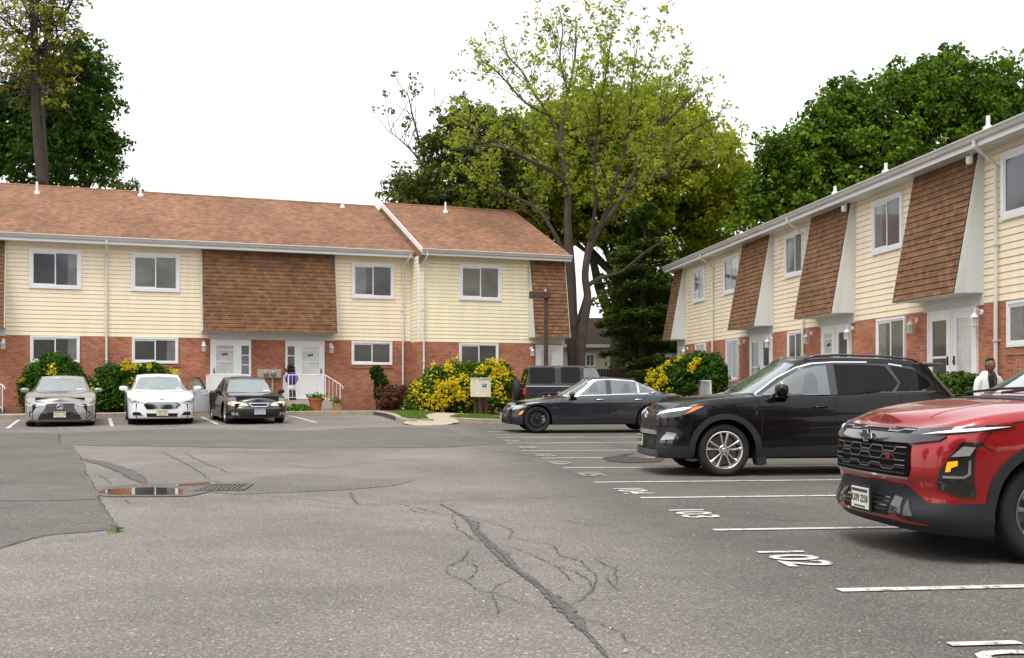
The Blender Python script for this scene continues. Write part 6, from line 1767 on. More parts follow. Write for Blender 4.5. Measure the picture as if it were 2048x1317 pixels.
# generic broadleaf crown: lobes of leaf clumps hung on limbs
def crown_tree(name, label, Y, base, lobes, leafc, nclump, per, leaf, crad, seed, trunk_r=.3, barkm=None, trunk_top=None, shell=.55, skip=0, tiltz=.7, limbs=None, extra=None, cdepth=1.0, elong=1.5, trans=.35, sup=12, srad=.85):
    """lobes: (u, v, ru, rv) traced outlines of the crown's lobes, in the photo's pixels at distance Y; depth taken from ru"""
    rng = random.Random(seed); r = np.random.default_rng(seed)
    bpnt = wpt(base[0], 774, Y); t = tree_root(name, label, bpnt.x, Y)
    k = Y / 2150
    Ls = []
    for l in lobes:
        c = wpt(l[0], l[1], Y); Ls.append((np.array(c) + np.array([0, l[4] if len(l) > 4 else 0, 0]), np.array([l[2] * k, l[2] * k * cdepth, l[3] * k])))
    mb = MB()
    lo = base[1] if len(base) > 1 else 400
    tr, rr = limb(mb, [(base[0], 830), (base[0] + rng.uniform(-4, 4), (774 + lo) / 2), (base[0], lo)], [trunk_r * 1.15, trunk_r, trunk_r * .8], Y)
    if limbs:
        for pts, rad in limbs: limb(mb, pts, rad, Y)
    top = tr[-1]
    for c, e in Ls:
        cc = Vector(c); 
        mid = top.lerp(cc, .5) + Vector((rng.gauss(0, .3), rng.gauss(0, .3), rng.gauss(0, .3)))
        mb.tube([top, mid, cc], [trunk_r * .5, trunk_r * .32, trunk_r * .14], 6)
        for _ in range(8):
            d = Vector(tuple(rand_dir(r, 1)[0])); s_ = mid.lerp(cc, rng.random())
            e_ = cc + Vector((d.x * e[0], d.y * e[1], d.z * e[2])) * .8
            mb.tube([s_, s_.lerp(e_, .5) + Vector((0, 0, .2)), e_], [trunk_r * .14, trunk_r * .09, .012], 4, False)
    vol = np.array([e[0] * e[2] for _, e in Ls]); vol = vol / vol.sum()
    Cs, Ts = [], []
    for (c, e), w in zip(Ls, vol):
        ms = max(3, int(nclump * w / sup)); d = rand_dir(r, ms)
        rad = shell + (1 - shell) * r.uniform(0, 1, ms) ** .7; ph = r.uniform(0, 6.28, 6)
        wob = 1 + .10 * np.sin(d[:, 0] * 5 + ph[0]) * np.cos(d[:, 2] * 6 + ph[1]) + .07 * np.sin(d[:, 2] * 11 + ph[2] + d[:, 0] * 7)
        Sc = c + d * e * (rad * wob)[:, None]; St = .38 + .24 * r.normal(size=ms)
        Sr = srad * r.uniform(.55, 1.25, ms)
        sub = rand_dir(r, ms * sup) * (np.repeat(Sr, sup) * r.uniform(.2, 1, ms * sup) ** .5)[:, None] * np.array([1, 1, .72])
        Cs.append(np.repeat(Sc, sup, axis=0) + sub); Ts.append(np.repeat(St, sup) + .10 * r.normal(size=ms * sup))
    C = np.concatenate(Cs); T = np.concatenate(Ts)
    if skip: kk = r.uniform(size=len(C)) > skip; C, T = C[kk], T[kk]
    if extra is not None:
        ex = extra(mb, rng, r); C = np.concatenate([C, ex[0]]); T = np.concatenate([T, ex[1]])
    mb.build('trunk', barkm or bark_d, t, True)
    c_, n_, t_ = clump_leaves(r, C, T, crad * r.uniform(.6, 1.3, len(C)), per, tiltz)
    leaf_mesh('crown', c_, n_, leaf, t_, leaf_mat(name + '_leaves', *leafc, trans=trans), t, r, elong, seed)
    local_all(t); return t

# 2 yellow-green dome behind it
crown_tree('domed_tree', 'broad yellow green domed tree behind the tall thin leaved tree', 60, (1237, 560),
    [(1150, 330, 150, 135), (1260, 300, 160, 120), (1370, 350, 130, 110), (1060, 400, 110, 95, 1), (1440, 420, 85, 75, 1), (1220, 430, 140, 60), (1350, 470, 90, 55, 2), (1200, 260, 110, 75), (1310, 265, 100, 70), (1462, 392, 64, 62, 1), (1100, 450, 70, 45)],
    ((.115, .155, .010), (.27, .285, .018), (.36, .34, .03)), 12500, 11, .15, .34, 21, .42, None, shell=.62, limbs=[
        ([(1237, 640), (1240, 560), (1238, 480), (1225, 410), (1210, 330)], [.45, .40, .34, .25, .1]), ([(1225, 640), (1200, 580), (1185, 520), (1165, 470)], [.3, .28, .2, .1]),
        ([(1240, 480), (1290, 440), (1340, 420), (1390, 380)], [.22, .17, .12, .06]), ([(1238, 520), (1290, 480), (1350, 470)], [.2, .15, .08]), ([(1232, 560), (1270, 530), (1320, 510), (1360, 505)], [.18, .14, .1, .05])], skip=0, trans=.5, sup=9, srad=.75)
# 3 dark reddish maple and bare-branched neighbour behind the left row
def bare(mb, rng, r):
    tips, tw = [], []
    def ins(q): return q.z < 17
    for pts, rad in (([(865, 420), (855, 350), (840, 290), (825, 230), (815, 185)], [.12, .09, .06, .04, .015]), ([(855, 350), (830, 310), (800, 280), (775, 262)], [.07, .05, .03, .012]), ([(935, 420), (915, 340), (900, 260), (870, 215)], [.13, .1, .06, .02]), ([(905, 430), (930, 350), (960, 310), (990, 270)], [.13, .1, .06, .03])):
        Q, RR = limb(mb, pts, rad, 55)
        for i in range(4, len(Q)):
            grow(mb, tips, rng, Q[i], (rng.gauss(0, .6), rng.gauss(0, .5), 1), .025, rng.uniform(.8, 1.5), 1, ins, .4, .2, 3, (1, 2), .7, .007, tw)
    C = np.array([tuple(p) for p, _ in tips if rng.random() < .30]); return C, r.uniform(.5, 1, len(C))
crown_tree('maple_tree', 'dark bronze green maple with bare upper branches, behind the left row roof', 55, (905, 430),
    [(830, 375, 68, 48), (900, 385, 80, 55), (980, 350, 90, 85), (890, 290, 55, 50), (940, 250, 60, 45), (1000, 290, 70, 60, -1), (820, 400, 60, 30), (1030, 390, 70, 60), (960, 410, 80, 50)],
    ((.035, .055, .012), (.105, .130, .018), (.18, .10, .03)), 3300, 14, .135, .34, 31, .22, None, shell=.35, skip=.22, srad=.7, sup=9, extra=bare)
# 4 dark pine in front of the house behind
def pine():
    Y = 51; rng = random.Random(5); r = np.random.default_rng(5)
    x0 = wpt(1285, 774, Y).x
    t = tree_root('pine_tree', 'dark pine with drooping layered boughs at the far end of the right row', x0, Y)
    mb = MB(); top = wpt(1290, 400, Y)
    mb.tube([(x0, Y, 0), (x0 + .05, Y, 4), tuple(top)], [.24, .18, .03], 8)
    C, N, T = [], [], []
    for i in range(52):
        f = i / 52; z = 1.7 + (top.z - 1.8) * f; L = (2.75 * (1 - f) ** .7 + .45) * rng.uniform(.75, 1.1); a = rng.uniform(0, 2*PI)
        if f < .25: L *= .7 + f
        d = Vector((math.cos(a), math.sin(a), 0)); p0 = Vector((x0, Y, z)); pts = [p0, p0 + d*L*.5 + Vector((0, 0, .10*L)), p0 + d*L + Vector((0, 0, -.02*L))]
        mb.tube(pts, [.045, .03, .012], 4, False)
        s_ = Vector((-d.y, d.x, 0))
        for j in range(int(34 * L)):
            g = rng.uniform(.15, 1); w = (1 - g) * .55 * L * .8 + .22
            p = p0 + d*L*g + Vector((0, 0, .10*L*math.sin(g*PI*.8))) + s_ * rng.uniform(-w, w)
            for _ in range(7):
                q = p + Vector((rng.gauss(0, .10), rng.gauss(0, .10), rng.gauss(-.03, .07)))
                C.append(tuple(q)); T.append(.4 + .3 * g * rng.uniform(.3, 1)); N.append((rng.gauss(0, .35), rng.gauss(0, .35), 1))
    mb.build('trunk', bark_d, t, True)
    N = np.array(N); N /= np.linalg.norm(N, axis=1)[:, None]
    leaf_mesh('crown', np.array(C), N, .085, np.array(T), leaf_mat('pine_needles', (.030, .055, .010), (.085, .130, .018), None, .15), t, r, 3.2, 6)
    local_all(t)
pine()
crown_tree('bushy_tree', 'dark bushy tree with yellowing leaves beneath the pine, beside the far brown fence', 54, (1300, 690),
    [(1250, 660, 42, 45), (1300, 620, 50, 60), (1330, 560, 40, 60), (1235, 600, 38, 35), (1270, 545, 40, 50), (1350, 640, 50, 70), (1280, 700, 40, 28), (1390, 610, 60, 90, 3)],
    ((.03, .05, .008), (.095, .13, .016), (.20, .21, .02)), 1250, 13, .17, .36, 41, .12, None, shell=.3, skip=.1)
# 5, 6 behind the left end of the left row
crown_tree('dark_maple', 'dark green maple behind the roof at the left edge of the photo', 54, (175, 380),
    [(150, 150, 70, 62), (165, 250, 74, 70), (90, 200, 90, 90, 1), (30, 230, 80, 90, 1), (175, 330, 55, 50), (60, 330, 90, 60), (-40, 260, 70, 90), (205, 245, 35, 60), (178, 105, 34, 36)],
    ((.020, .050, .007), (.060, .125, .012), (.10, .17, .02)), 3300, 14, .145, .34, 51, .16, None, shell=.4, skip=.13)
def tall_left():
    Y = 50; rng = random.Random(8); r = np.random.default_rng(8)
    t = tree_root('twin_stem_tree', 'tall twin stemmed tree with olive yellow leaves at the top left', wpt(80, 774, Y).x, Y)
    mb = MB(); limbs = [limb(mb, [(88, 800), (86, 372), (84, 300), (80, 200), (74, 130), (66, 60), (62, -20), (60, -120)], [.28, .26, .23, .19, .16, .13, .10, .06], Y),
        limb(mb, [(84, 372), (76, 290), (70, 200), (70, 120), (72, 40), (78, -40)], [.22, .20, .17, .13, .10, .07], Y - .3), limb(mb, [(84, 110), (100, 60), (118, 40), (140, 10), (160, -40)], [.12, .10, .08, .06, .04], Y),
        limb(mb, [(90, 100), (96, 50), (110, 0), (120, -60)], [.10, .08, .06, .04], Y), limb(mb, [(66, 120), (40, 70), (15, 45), (-20, 20)], [.10, .07, .05, .03], Y), limb(mb, [(118, 45), (130, 60), (122, 30)], [.05, .03, .01], Y),
        limb(mb, [(58, 200), (50, 170), (20, 150), (-20, 140)], [.09, .06, .04, .02], Y)]
    def ins(q): return q.z < 23 and q.x < wpt(150, 0, Y).x and q.z > 14
    tips, tw = [], []
    for Q, RR in limbs:
        for i in range(4, len(Q)):
            if Q[i].z < 14.6: continue
            for _ in range(3): grow(mb, tips, rng, Q[i], (rng.gauss(0, .8), rng.gauss(0, .8), rng.gauss(.1, .5)), min(.05, RR[i]*.4), rng.uniform(.9, 1.8), 2, ins, .6, .05, 4, (1, 2), .7, .008, tw)
    mb.build('trunk', bark_d, t, True)
    C = np.array([tuple(p) for p, _ in tips] + [tuple(p) for p in tw if rng.random() < .22])
    C = C[r.uniform(size=len(C)) < .15]
    lo = np.stack([r.normal(wpt(40, 0, Y).x, 1.0, 190), r.normal(Y, 1.2, 190), r.normal(wpt(0, 125, Y).z, .7, 190)], 1)
    C = np.concatenate([C, lo])
    print('left', len(C)); c, n, tt = clump_leaves(r, C, r.uniform(0, .9, len(C)), .20, 8, .8)
    leaf_mesh('crown', c, n, .12, tt, leaf_mat('olive_leaves', (.10, .11, .010), (.24, .245, .018), (.32, .30, .04), .55), t, r, 1.5, 9)
    local_all(t)
tall_left()
# 7 big maple behind the right row
crown_tree('large_maple', 'large deep green maple rising behind the right row roof', 47, (1790, 420),
    [(1600, 330, 80, 72), (1640, 400, 100, 70), (1680, 260, 70, 62), (1760, 220, 90, 72), (1860, 190, 90, 66), (1960, 200, 90, 72), (2050, 230, 80, 90), (1740, 330, 120, 90), (1880, 300, 130, 100), (2000, 310, 100, 90), (1550, 390, 50, 52), (1675, 195, 24, 32), (1900, 135, 40, 30), (1850, 140, 30, 30), (2120, 280, 90, 100), (1560, 300, 30, 28), (1530, 440, 40, 40)],
    ((.028, .060, .006), (.092, .158, .010), (.15, .24, .020)), 7600, 15, .135, .32, 61, .35, None, shell=.5, skip=.08, srad=.95)
crown_tree('distant_sapling', 'small sprig of tree tip showing over the left row ridge', 60, (245, 420), [(247, 372, 14, 9), (262, 378, 9, 6)], ((.04, .07, .012), (.09, .13, .02)), 26, 6, .14, .18, 71, .05)

# ---- shrubs: dense lobed mounds; flowers as part
flower_y = leaf_mat('yellow_flowers', (.47, .30, .006), (.66, .47, .018), (.72, .58, .07), .35)
def shrub(name, label, cat, lobes, z0, leafc, n, per, leaf, crad, seed, flowers=None, group='shrubs along the houses', shell=.72, elong=1.5, stems=7, fsize=.045):
    """lobes: (x, y, z, rx, ry, rz) in metres"""
    rng = random.Random(seed); r = np.random.default_rng(seed)
    x0 = sum(l[0] for l in lobes) / len(lobes); y0 = sum(l[1] for l in lobes) / len(lobes)
    t = empty(name, (x0, y0, z0)); tag(t, label, cat, group)
    mb = MB()
    for i in range(stems):
        l = lobes[i % len(lobes)]; mb.tube([(x0 + rng.gauss(0, .1), y0 + rng.gauss(0, .1), z0), (l[0], l[1], l[2] * .6 + z0*.4), (l[0] + rng.gauss(0, l[3]*.4), l[1] + rng.gauss(0, l[4]*.4), l[2] + l[5]*.6)], [.03, .02, .008], 4)
    mb.build('stems', bark_d, t)
    Cs, Ts = [], []
    A = np.array([l[3]*l[5] for l in lobes]); A = A / A.sum()
    for l, w in zip(lobes, A):
        m = int(n * w); d = rand_dir(r, m); d[:, 2] = np.abs(d[:, 2]) * np.where(r.uniform(size=m) < .3, -1, 1)
        rad = shell + (1 - shell) * r.uniform(0, 1, m); ph = r.uniform(0, 6, 3)
        rad *= 1 + .05 * np.sin(d[:, 0]*9 + ph[0]) + .04 * np.sin(d[:, 2]*12 + ph[1])
        c = np.array(l[:3]) + d * np.array(l[3:6]) * rad[:, None]; Cs.append(c); Ts.append(r.uniform(.05, .75, m))
    C = np.concatenate(Cs); T = np.concatenate(Ts); k = C[:, 2] > z0 + .03; C, T = C[k], T[k]
    c, nn, tt = clump_leaves(r, C, T, crad, per)
    leaf_mesh('foliage', c, nn, leaf, tt, leaf_mat(name + '_leaves', *leafc, trans=.25), t, r, elong, seed)
    if flowers:
        fc = []
        for (x, y, z, s, m) in flowers:
            fc.append(np.array([x, y, z]) + r.normal(size=(m, 3)) * np.array([s, s * .5, s]))
        F = np.concatenate(fc); c, nn, tt = clump_leaves(r, F, r.uniform(.1, .9, len(F)), .05, 5)
        leaf_mesh('flowers', c, nn, fsize, tt, flower_y, t, r, 1.2, seed + 1)
    bpy.context.view_layer.update()
    for o in t.children: o.data.transform(Matrix.Translation(-Vector(t.location)))
    return t
def LB3(s, y, z): p = lb(s, y); return (p[0], p[1], z)
gs = ((.014, .040, .005), (.046, .102, .011), (.11, .18, .02))
def fl(s, y, z, sg, n): p = lb(s, y); return (p[0], p[1], z, sg, n)
shrub('clipped_shrub', 'round clipped shrub with a yellow flower spray behind the silver sedan', 'shrub', [(*LB3(1.75, -1.7, 1.33), .95, .8, 1.05), (*LB3(1.35, -1.7, 1.05), .7, .7, .95), (*LB3(2.25, -1.7, 1.05), .6, .7, .95)], .3, gs, 1900, 12, .065, .12, 101,
    [fl(1.72, -2.45, 1.75, .06, 18), fl(1.70, -2.5, 1.95, .04, 10), fl(1.68, -2.5, 1.5, .12, 40), fl(.8, -2.1, 1.5, .05, 8), fl(2.5, -2.0, 1.5, .08, 14), fl(1.72, -2.5, 1.3, .08, 18)])
shrub('clipped_shrub', 'wide dark shrub with yellow blooms on top between the silver and white sedans', 'shrub', [(*LB3(3.65, -1.7, 1.15), .75, .8, .95), (*LB3(4.6, -1.7, 1.2), .95, .8, .9), (*LB3(5.2, -1.6, 1.0), .55, .7, .9), (*LB3(3.4, -1.7, .8), .6, .7, .7)], .3, gs, 2300, 12, .065, .12, 102,
    [fl(4.05, -2.3, 1.98, .10, 40), fl(4.25, -2.3, 1.92, .08, 20), fl(4.75, -2.35, 1.95, .06, 16), fl(5.55, -2.2, 1.75, .08, 26), fl(4.4, -2.5, 1.45, .14, 22), fl(4.95, -2.5, 1.4, .08, 12), fl(4.15, -2.5, 1.1, .12, 14), fl(3.0, -2.3, 1.3, .1, 6)])
X = lambda u, v, Y: ((u - 1024) * Y / 2150, Y, EYE + (774 - v) * Y / 2150)
def fx(u, v, Y, s, n): return (*X(u, v, Y), s, n)
gl = ((.028, .055, .006), (.09, .14, .014), (.13, .17, .025))
shrub('forsythia_bush', 'big loose bush covered in yellow blooms behind the mailbox', 'shrub', [(*X(930, 765, 38.9), 1.15, 1.0, .75), (*X(900, 780, 38.7), 1.3, 1.0, .85), (*X(990, 770, 38.9), .75, .9, .85), (*X(855, 800, 38.5), .75, .8, .70), (*X(840, 815, 38.4), .5, .7, .4), (*X(960, 810, 38.5), 1.2, .9, .5)], .3, gl, 3000, 12, .075, .14, 103,
    [fx(835, 770, 37.8, .10, 30), fx(832, 785, 37.8, .12, 34), fx(838, 805, 37.8, .12, 26), fx(827, 795, 37.9, .07, 18), fx(868, 730, 37.8, .06, 14), fx(898, 737, 37.7, .10, 34), fx(893, 731, 37.8, .07, 14), fx(880, 770, 37.4, .12, 44), fx(890, 775, 37.4, .10, 30), fx(905, 765, 37.4, .12, 46), fx(915, 775, 37.4, .10, 34), fx(923, 753, 37.4, .06, 18),
     fx(873, 792, 37.4, .12, 44), fx(890, 800, 37.4, .10, 26), fx(880, 812, 37.4, .14, 26), fx(960, 737, 37.8, .10, 24), fx(970, 735, 37.9, .08, 14), fx(985, 723, 38, .08, 20), fx(997, 728, 38, .09, 30), fx(1008, 742, 38, .10, 34), fx(1014, 752, 38, .08, 24), fx(990, 745, 37.6, .1, 18), fx(935, 765, 37.4, .1, 20), fx(930, 800, 37.4, .15, 20), fx(855, 808, 37.5, .15, 26), fx(1000, 790, 37.4, .12, 26), fx(995, 775, 37.5, .12, 20), fx(915, 718, 38.3, .08, 10), fx(918, 790, 37.3, .08, 14), fx(852, 822, 37.5, .12, 16), fx(850, 790, 37.6, .08, 16)] + [fx(862 + 140 * ((i * .618) % 1), 748 + 70 * ((i * .381) % 1), 37.5, .10, 5) for i in range(24)], fsize=.05)
shrub('twisted_conifer', 'small twisted conifer against the brick wall below a window', 'shrub', [(*X(752, 745, 40.6), .24, .22, .22), (*X(757, 757, 40.6), .24, .22, .24), (*X(765, 768, 40.6), .22, .22, .2), (*X(755, 785, 40.6), .10, .12, .3)], .35, ((.010, .028, .006), (.035, .070, .012)), 420, 10, .06, .09, 104, shell=.5)
shrub('barberry_bush', 'wispy red brown bush at the inner corner of the left row', 'shrub', [(*X(783, 790, 40.2), .55, .5, .40), (*X(805, 795, 39.8), .45, .45, .45), (*X(775, 808, 39.9), .45, .45, .3)], .3, ((.050, .022, .016), (.13, .06, .035), (.10, .12, .03)), 800, 8, .06, .12, 105, shell=.3, stems=16)
shrub('low_plants', 'low bright green plants at the foot of the right stoop, left of the terracotta pot', 'plant', [(*X(598, 820, 37.6), .35, .3, .16), (*X(612, 824, 37.3), .22, .25, .12), (*X(588, 823, 37.4), .25, .25, .15)], .33, ((.03, .07, .008), (.07, .14, .014)), 260, 9, .07, .10, 106, group='plants in the beds')
shrub('low_plants', 'low green plants behind the front wheel of the older black sedan', 'plant', [(*X(432, 822, 35.8), .3, .3, .16), (*X(428, 815, 36), .2, .25, .14)], .33, ((.02, .05, .008), (.06, .11, .014)), 200, 9, .07, .10, 107, group='plants in the beds')
def RB3(x, y, z): p = rb(x, y); return (p[0], p[1], z)
shrub('flowering_shrub', 'full green shrub with yellow blooms in front of the far right row windows', 'shrub', [(*X(1400, 752, 37.5), .90, .9, .85), (*X(1345, 762, 38), .62, .8, .70), (*X(1320, 770, 38.2), .45, .7, .50), (*X(1430, 765, 37), .42, .7, .85)], .15, gs, 2600, 12, .07, .12, 108,
    [fx(1390, 727, 36.7, .07, 30), fx(1397, 722, 36.7, .05, 14), fx(1384, 738, 36.6, .06, 20), fx(1357, 715, 37.2, .05, 14), fx(1335, 728, 37.4, .06, 18), fx(1321, 738, 37.4, .06, 20), fx(1303, 748, 37.5, .08, 30), fx(1300, 760, 37.5, .06, 22), fx(1327, 752, 37.3, .05, 26), fx(1331, 762, 37.3, .06, 26), fx(1318, 765, 37.3, .06, 18), fx(1312, 775, 37.3, .07, 16), fx(1338, 778, 37.3, .06, 14), fx(1295, 765, 37.6, .05, 10)])
shrub('clipped_shrub', 'low feathery green hedge left of the person, below the white doors', 'shrub', [(*RB3(-7.3, -1.9, 1.05), .50, .5, .44), (*RB3(-6.7, -1.9, 1.08), .50, .5, .42), (*RB3(-7.9, -1.9, 1.0), .5, .5, .44), (*RB3(-7.2, -1.9, .55), 1.0, .5, .45)], .15, ((.020, .045, .006), (.065, .115, .014)), 1500, 11, .06, .11, 109)

# grass tufts
def grass(name, poly, n, h, seed, zoff=.12):
    r = np.random.default_rng(seed); x0, x1 = min(p[0] for p in poly), max(p[0] for p in poly); y0, y1 = min(p[1] for p in poly), max(p[1] for p in poly)
    Pn = []
    while len(Pn) < n:
        x, y = r.uniform(x0, x1), r.uniform(y0, y1); c = False
        for i in range(len(poly)):
            a, b = poly[i], poly[i-1]
            if (a[1] > y) != (b[1] > y) and x < (b[0]-a[0])*(y-a[1])/(b[1]-a[1])+a[0]: c = not c
        if c: Pn.append((x, y, gz(x, y) + zoff))
    C = np.array(Pn); m = len(C); a = r.uniform(0, 6.28, m); hh = h * r.uniform(.5, 1.3, m); w = .008
    dx, dy = np.cos(a) * w, np.sin(a) * w; lx, ly = r.normal(0, .35, m) * hh, r.normal(0, .35, m) * hh
    V = np.stack([C + np.stack([-dx, -dy, 0*dx], 1), C + np.stack([dx, dy, 0*dx], 1), C + np.stack([lx + dx*.2, ly + dy*.2, hh], 1), C + np.stack([lx - dx*.2, ly - dy*.2, hh], 1)], 1).reshape(-1, 3)
    me = bpy.data.meshes.new(name); me.from_pydata(V.tolist(), [], np.arange(4*m).reshape(-1, 4).tolist())
    at = me.attributes.new("tint", 'FLOAT', 'POINT'); at.data.foreach_set("value", np.repeat(r.uniform(0, 1, m), 4).astype(np.float32))
    o = link_mesh(name, me, GRASS); tag(o, 'short green grass on the kerbed islands and verges', 'grass', kind='stuff')
GRASS = leaf_mat('grass_blades', (.05, .10, .012), (.12, .19, .03), (.20, .22, .07), .3)
grass('grass', [(-4.0, 36.4), (-3.2, 31.4), (-2.75, 31.4), (-2.5, 31.9), (-2.8, 34.0), (-2.65, 36.6)], 6500, .07, 1)
grass('grass', [(-1.75, 32.75), (-.25, 32.95), (-.1, 35.4), (-1.2, 35.8), (-1.85, 34.6)], 5500, .07, 2)
# fallen seed pods, leaves and grit on the asphalt
r_ = np.random.default_rng(3); n = 420
yy = 4.6 + r_.exponential(5.5, n); xx = r_.uniform(-.52, .52, n) * yy; xx += np.where(r_.uniform(size=n) < .5, .18 * yy, 0)
xx = np.clip(xx, -9, 6)
for nm, sl, col, szr in (('fallen_leaves', slice(0, 150), ((.16, .09, .035), (.30, .19, .09)), .015), ('grit', slice(150, 420), ((.45, .42, .36), (.7, .68, .62)), .007)):
    C = np.stack([xx[sl], yy[sl], np.array([gz(a, b) for a, b in zip(xx[sl], yy[sl])]) + .013], 1); m = len(C)
    N = np.tile([0, 0, 1.], (m, 1)) + r_.normal(0, .18, (m, 3)); N /= np.linalg.norm(N, axis=1)[:, None]
    o = leaf_mesh(nm, C, N, szr, r_.uniform(0, 1, m), leaf_mat(nm, *col, trans=0), None, r_, 1.9, 4)
    tag(o, 'tiny ' + nm.replace('_', ' ') + ' scattered over the asphalt', 'litter', kind='stuff')
C = np.array([px(230 + a, 1063 + b) for a, b in zip(r_.normal(0, 7, 40), r_.normal(0, 2.5, 40))]); C = np.c_[C, np.full(40, .02)]
o = leaf_mesh('weed', C, rand_dir(r_, 40) * .4 + [0, 0, .9], .028, r_.uniform(0, .5, 40), GRASS, None, r_, 1.8, 12); tag(o, 'small green weed in the asphalt crack at the patch corner', 'weed')
# ================================================================== small things of the court
# cluster mailbox on brown posts
def mailbox():
    p = (-.93, 36.55); z0 = gz(*p) + .01
    t = empty('cluster_mailbox', (*p, z0), R(27)); tag(t, 'beige cluster mailbox with postal emblem on a brown post, on the small lawn', 'mailbox')
    mat = pmat('mailbox_beige', (.76, .72, .58), .5, noise=.10, nscale=7)
    o = MB(); o.box(-.225, .225, -.02, .66, .73, 1.35); b = bevel(o.build('cabinet', mat, t), .008)
    o = MB(); o.box(-.25, .25, -.05, .69, 1.352, 1.378); bevel(o.build('lid', mat, t), .006)
    # small compartment doors on the left-facing side
    for i in range(4):
        for j in range(6):
            y = .01 + i * .16; z = .755 + j * .098
            o = MB(); o.box(-.236, -.2265, y, y + .145, z, z + .085); d = o.build('compartment_door', mat, t)
            o = MB(); o.lathe([(.010, 0), (.010, -.006), (0, -.007)], 8, 'x', (-.2365, y + .12, z + .045)); o.build('lock', M['metal_black'], d)
    # emblem on the side facing the court
    blue = pmat('emblem_blue', (.010, .015, .05), .5)
    cx, cz = -.015, 1.12
    o = MB(); Pp = [(-.105, -.055), (.055, -.055), (.095, .055), (-.065, .055)]
    o.prism(Pp, lambda q, s: (cx + q[0], s, cz + q[1]), -.0225, -.0205); e = o.build('emblem', blue, t, fixn=True)
    o = MB(); o.prism([(-.085, -.040), (-.015, -.012), (.045, .005), (.070, .012), (.045, .020), (.01, .030), (-.055, .036), (-.045, .022), (-.005, .012), (-.05, -.008)], lambda q, s: (cx + q[0], s, cz + q[1]), -.0245, -.0228)
    o.build('emblem_wing', M['white'], e, fixn=True)
    text_mesh('postal_letters', 'UNITED STATES POSTAL SERVICE', .011, M['metal_black'], t, (cx, -.022, 1.035), (PI/2, 0, 0), .0005, .9)
    for x, y in ((-.10, .12), (.10, .12), (-.10, .50), (.10, .50)):
        o = MB(); o.box(x - .045, x + .045, y - .045, y + .045, -.1, .729); bevel(o.build('post', M['brownpost'], t), .006)
mailbox()
# brown box-headed lamp post
def lamp_post():
    p = (1.265, 40.0); t = empty('lamp_post', (*p, gz(*p)), R(4)); tag(t, 'square brown lamp post with flat box lamp head in front of the left row end', 'lamp post')
    o = MB(); o.box(-.075, .075, -.075, .075, -.1, 4.60); bevel(o.build('pole', M['brownpost'], t), .008)
    o = MB(); o.box(-.62, .15, -.16, .16, 4.45, 4.70); h = bevel(o.build('lamp_head', M['brownpost'], t), .012)
    for v in h.data.vertices: pass
    o = MB(); o.box(-.56, -.16, -.13, .13, 4.435, 4.449); o.build('lens', pmat('lamp_lens', (.35, .35, .33), .2), h)
    o = MB(); o.lathe([(.035, 0), (.035, .07), (.02, .09), (0, .09)], 10, 'z', (-.02, 0, 4.70)); o.build('photocell', M['gutter'], h)
lamp_post()
# pots and porch figure
def pot(label, p, r0, r1, h, col, plant, seed, z):
    t = empty('plant_pot', (*p, z)); tag(t, label, 'plant pot')
    o = MB(); o.lathe([(0, .0), (r0, 0), (r1, h*.86), (r1*1.08, h*.86), (r1*1.10, h), (r1*.96, h), (r1*.92, h*.9), (0, h*.9)], 24, 'z'); o.build('pot', pmat('terracotta', col, .85, noise=.15, nscale=8), t, True).data.set_sharp_from_angle(angle=R(40))
    r = np.random.default_rng(seed); C = r.normal(size=(plant, 3)) * [r1*.5, r1*.5, .05] + [0, 0, h + .05]
    c, n, tt = clump_leaves(r, C, r.uniform(0, 1, plant), .07, 7); leaf_mesh('plant', c, n, .055, tt, leaf_mat('pot_leaves', (.04, .08, .01), (.12, .20, .03)), t, r, 1.7, seed)
p = lb(10.2, -3.35); pot('terracotta pot of green leaves on the walk before the right stoop', p, .17, .245, .46, (.36, .11, .05), 40, 201, gz(*p) + .13)
p = lb(10.98, -3.1); pot('small tan pot with reddish sprigs right of the terracotta pot', p, .12, .15, .28, (.35, .22, .09), 26, 202, gz(*p) + .13)
p = LB3(14.2, -2.3, .36)
t = empty('plastic_tub', p); tag(t, 'grey plastic tub under the red brown bush at the inner corner', 'tub')
o = MB(); o.lathe([(0, 0), (.26, 0), (.33, .34), (.35, .34), (.35, .37), (.31, .37), (.24, .03), (0, .03)], 24, 'z'); o.build('tub', pmat('grey_plastic', (.055, .06, .07), .5), t, True)
def porch_figure():
    p = LB3(9.76, -1.05, FL - .02); t = empty('porch_figure', p); tag(t, 'purple clothed porch figure with leafy head beside the white door of the right stoop', 'decoration')
    pur = pmat('purple_cloth', (.075, .03, .24), .9, noise=.25, nscale=9); wht = M['white']
    o = MB(); o.lathe([(.0, .0), (.15, .0), (.165, .03), (.13, .34), (.12, .36), (0, .36)], 16, 'z'); o.build('basket', pmat('dark_basket', (.05, .03, .05), .9, noise=.4, nscale=40), t, True)
    o = MB(); o.lathe([(.10, .36), (.15, .40), (.14, .52), (.10, .58)], 16, 'z'); o.build('apron', wht, t, True)
    o = MB(); o.lathe([(.10, .56), (.17, .60), (.15, .78), (.17, .90), (.10, 1.02), (.05, 1.06), (0, 1.06)], 16, 'z')
    for sg in (-1, 1): o.tube([(sg*.12, 0, .95), (sg*.2, -.05, .8), (sg*.17, -.1, .66)], [.05, .045, .035], 8)
    o.build('robe', pur, t, True)
    r = np.random.default_rng(5); C = r.normal(size=(60, 3)) * [.07, .07, .08] + [-.05, 0, 1.16]; c, n, tt = clump_leaves(r, C, r.uniform(0, 1, 60), .05, 6)
    leaf_mesh('leafy_head', c, n, .05, tt, leaf_mat('dark_foliage', (.015, .03, .01), (.05, .07, .02)), t, r, 1.5, 5)
porch_figure()
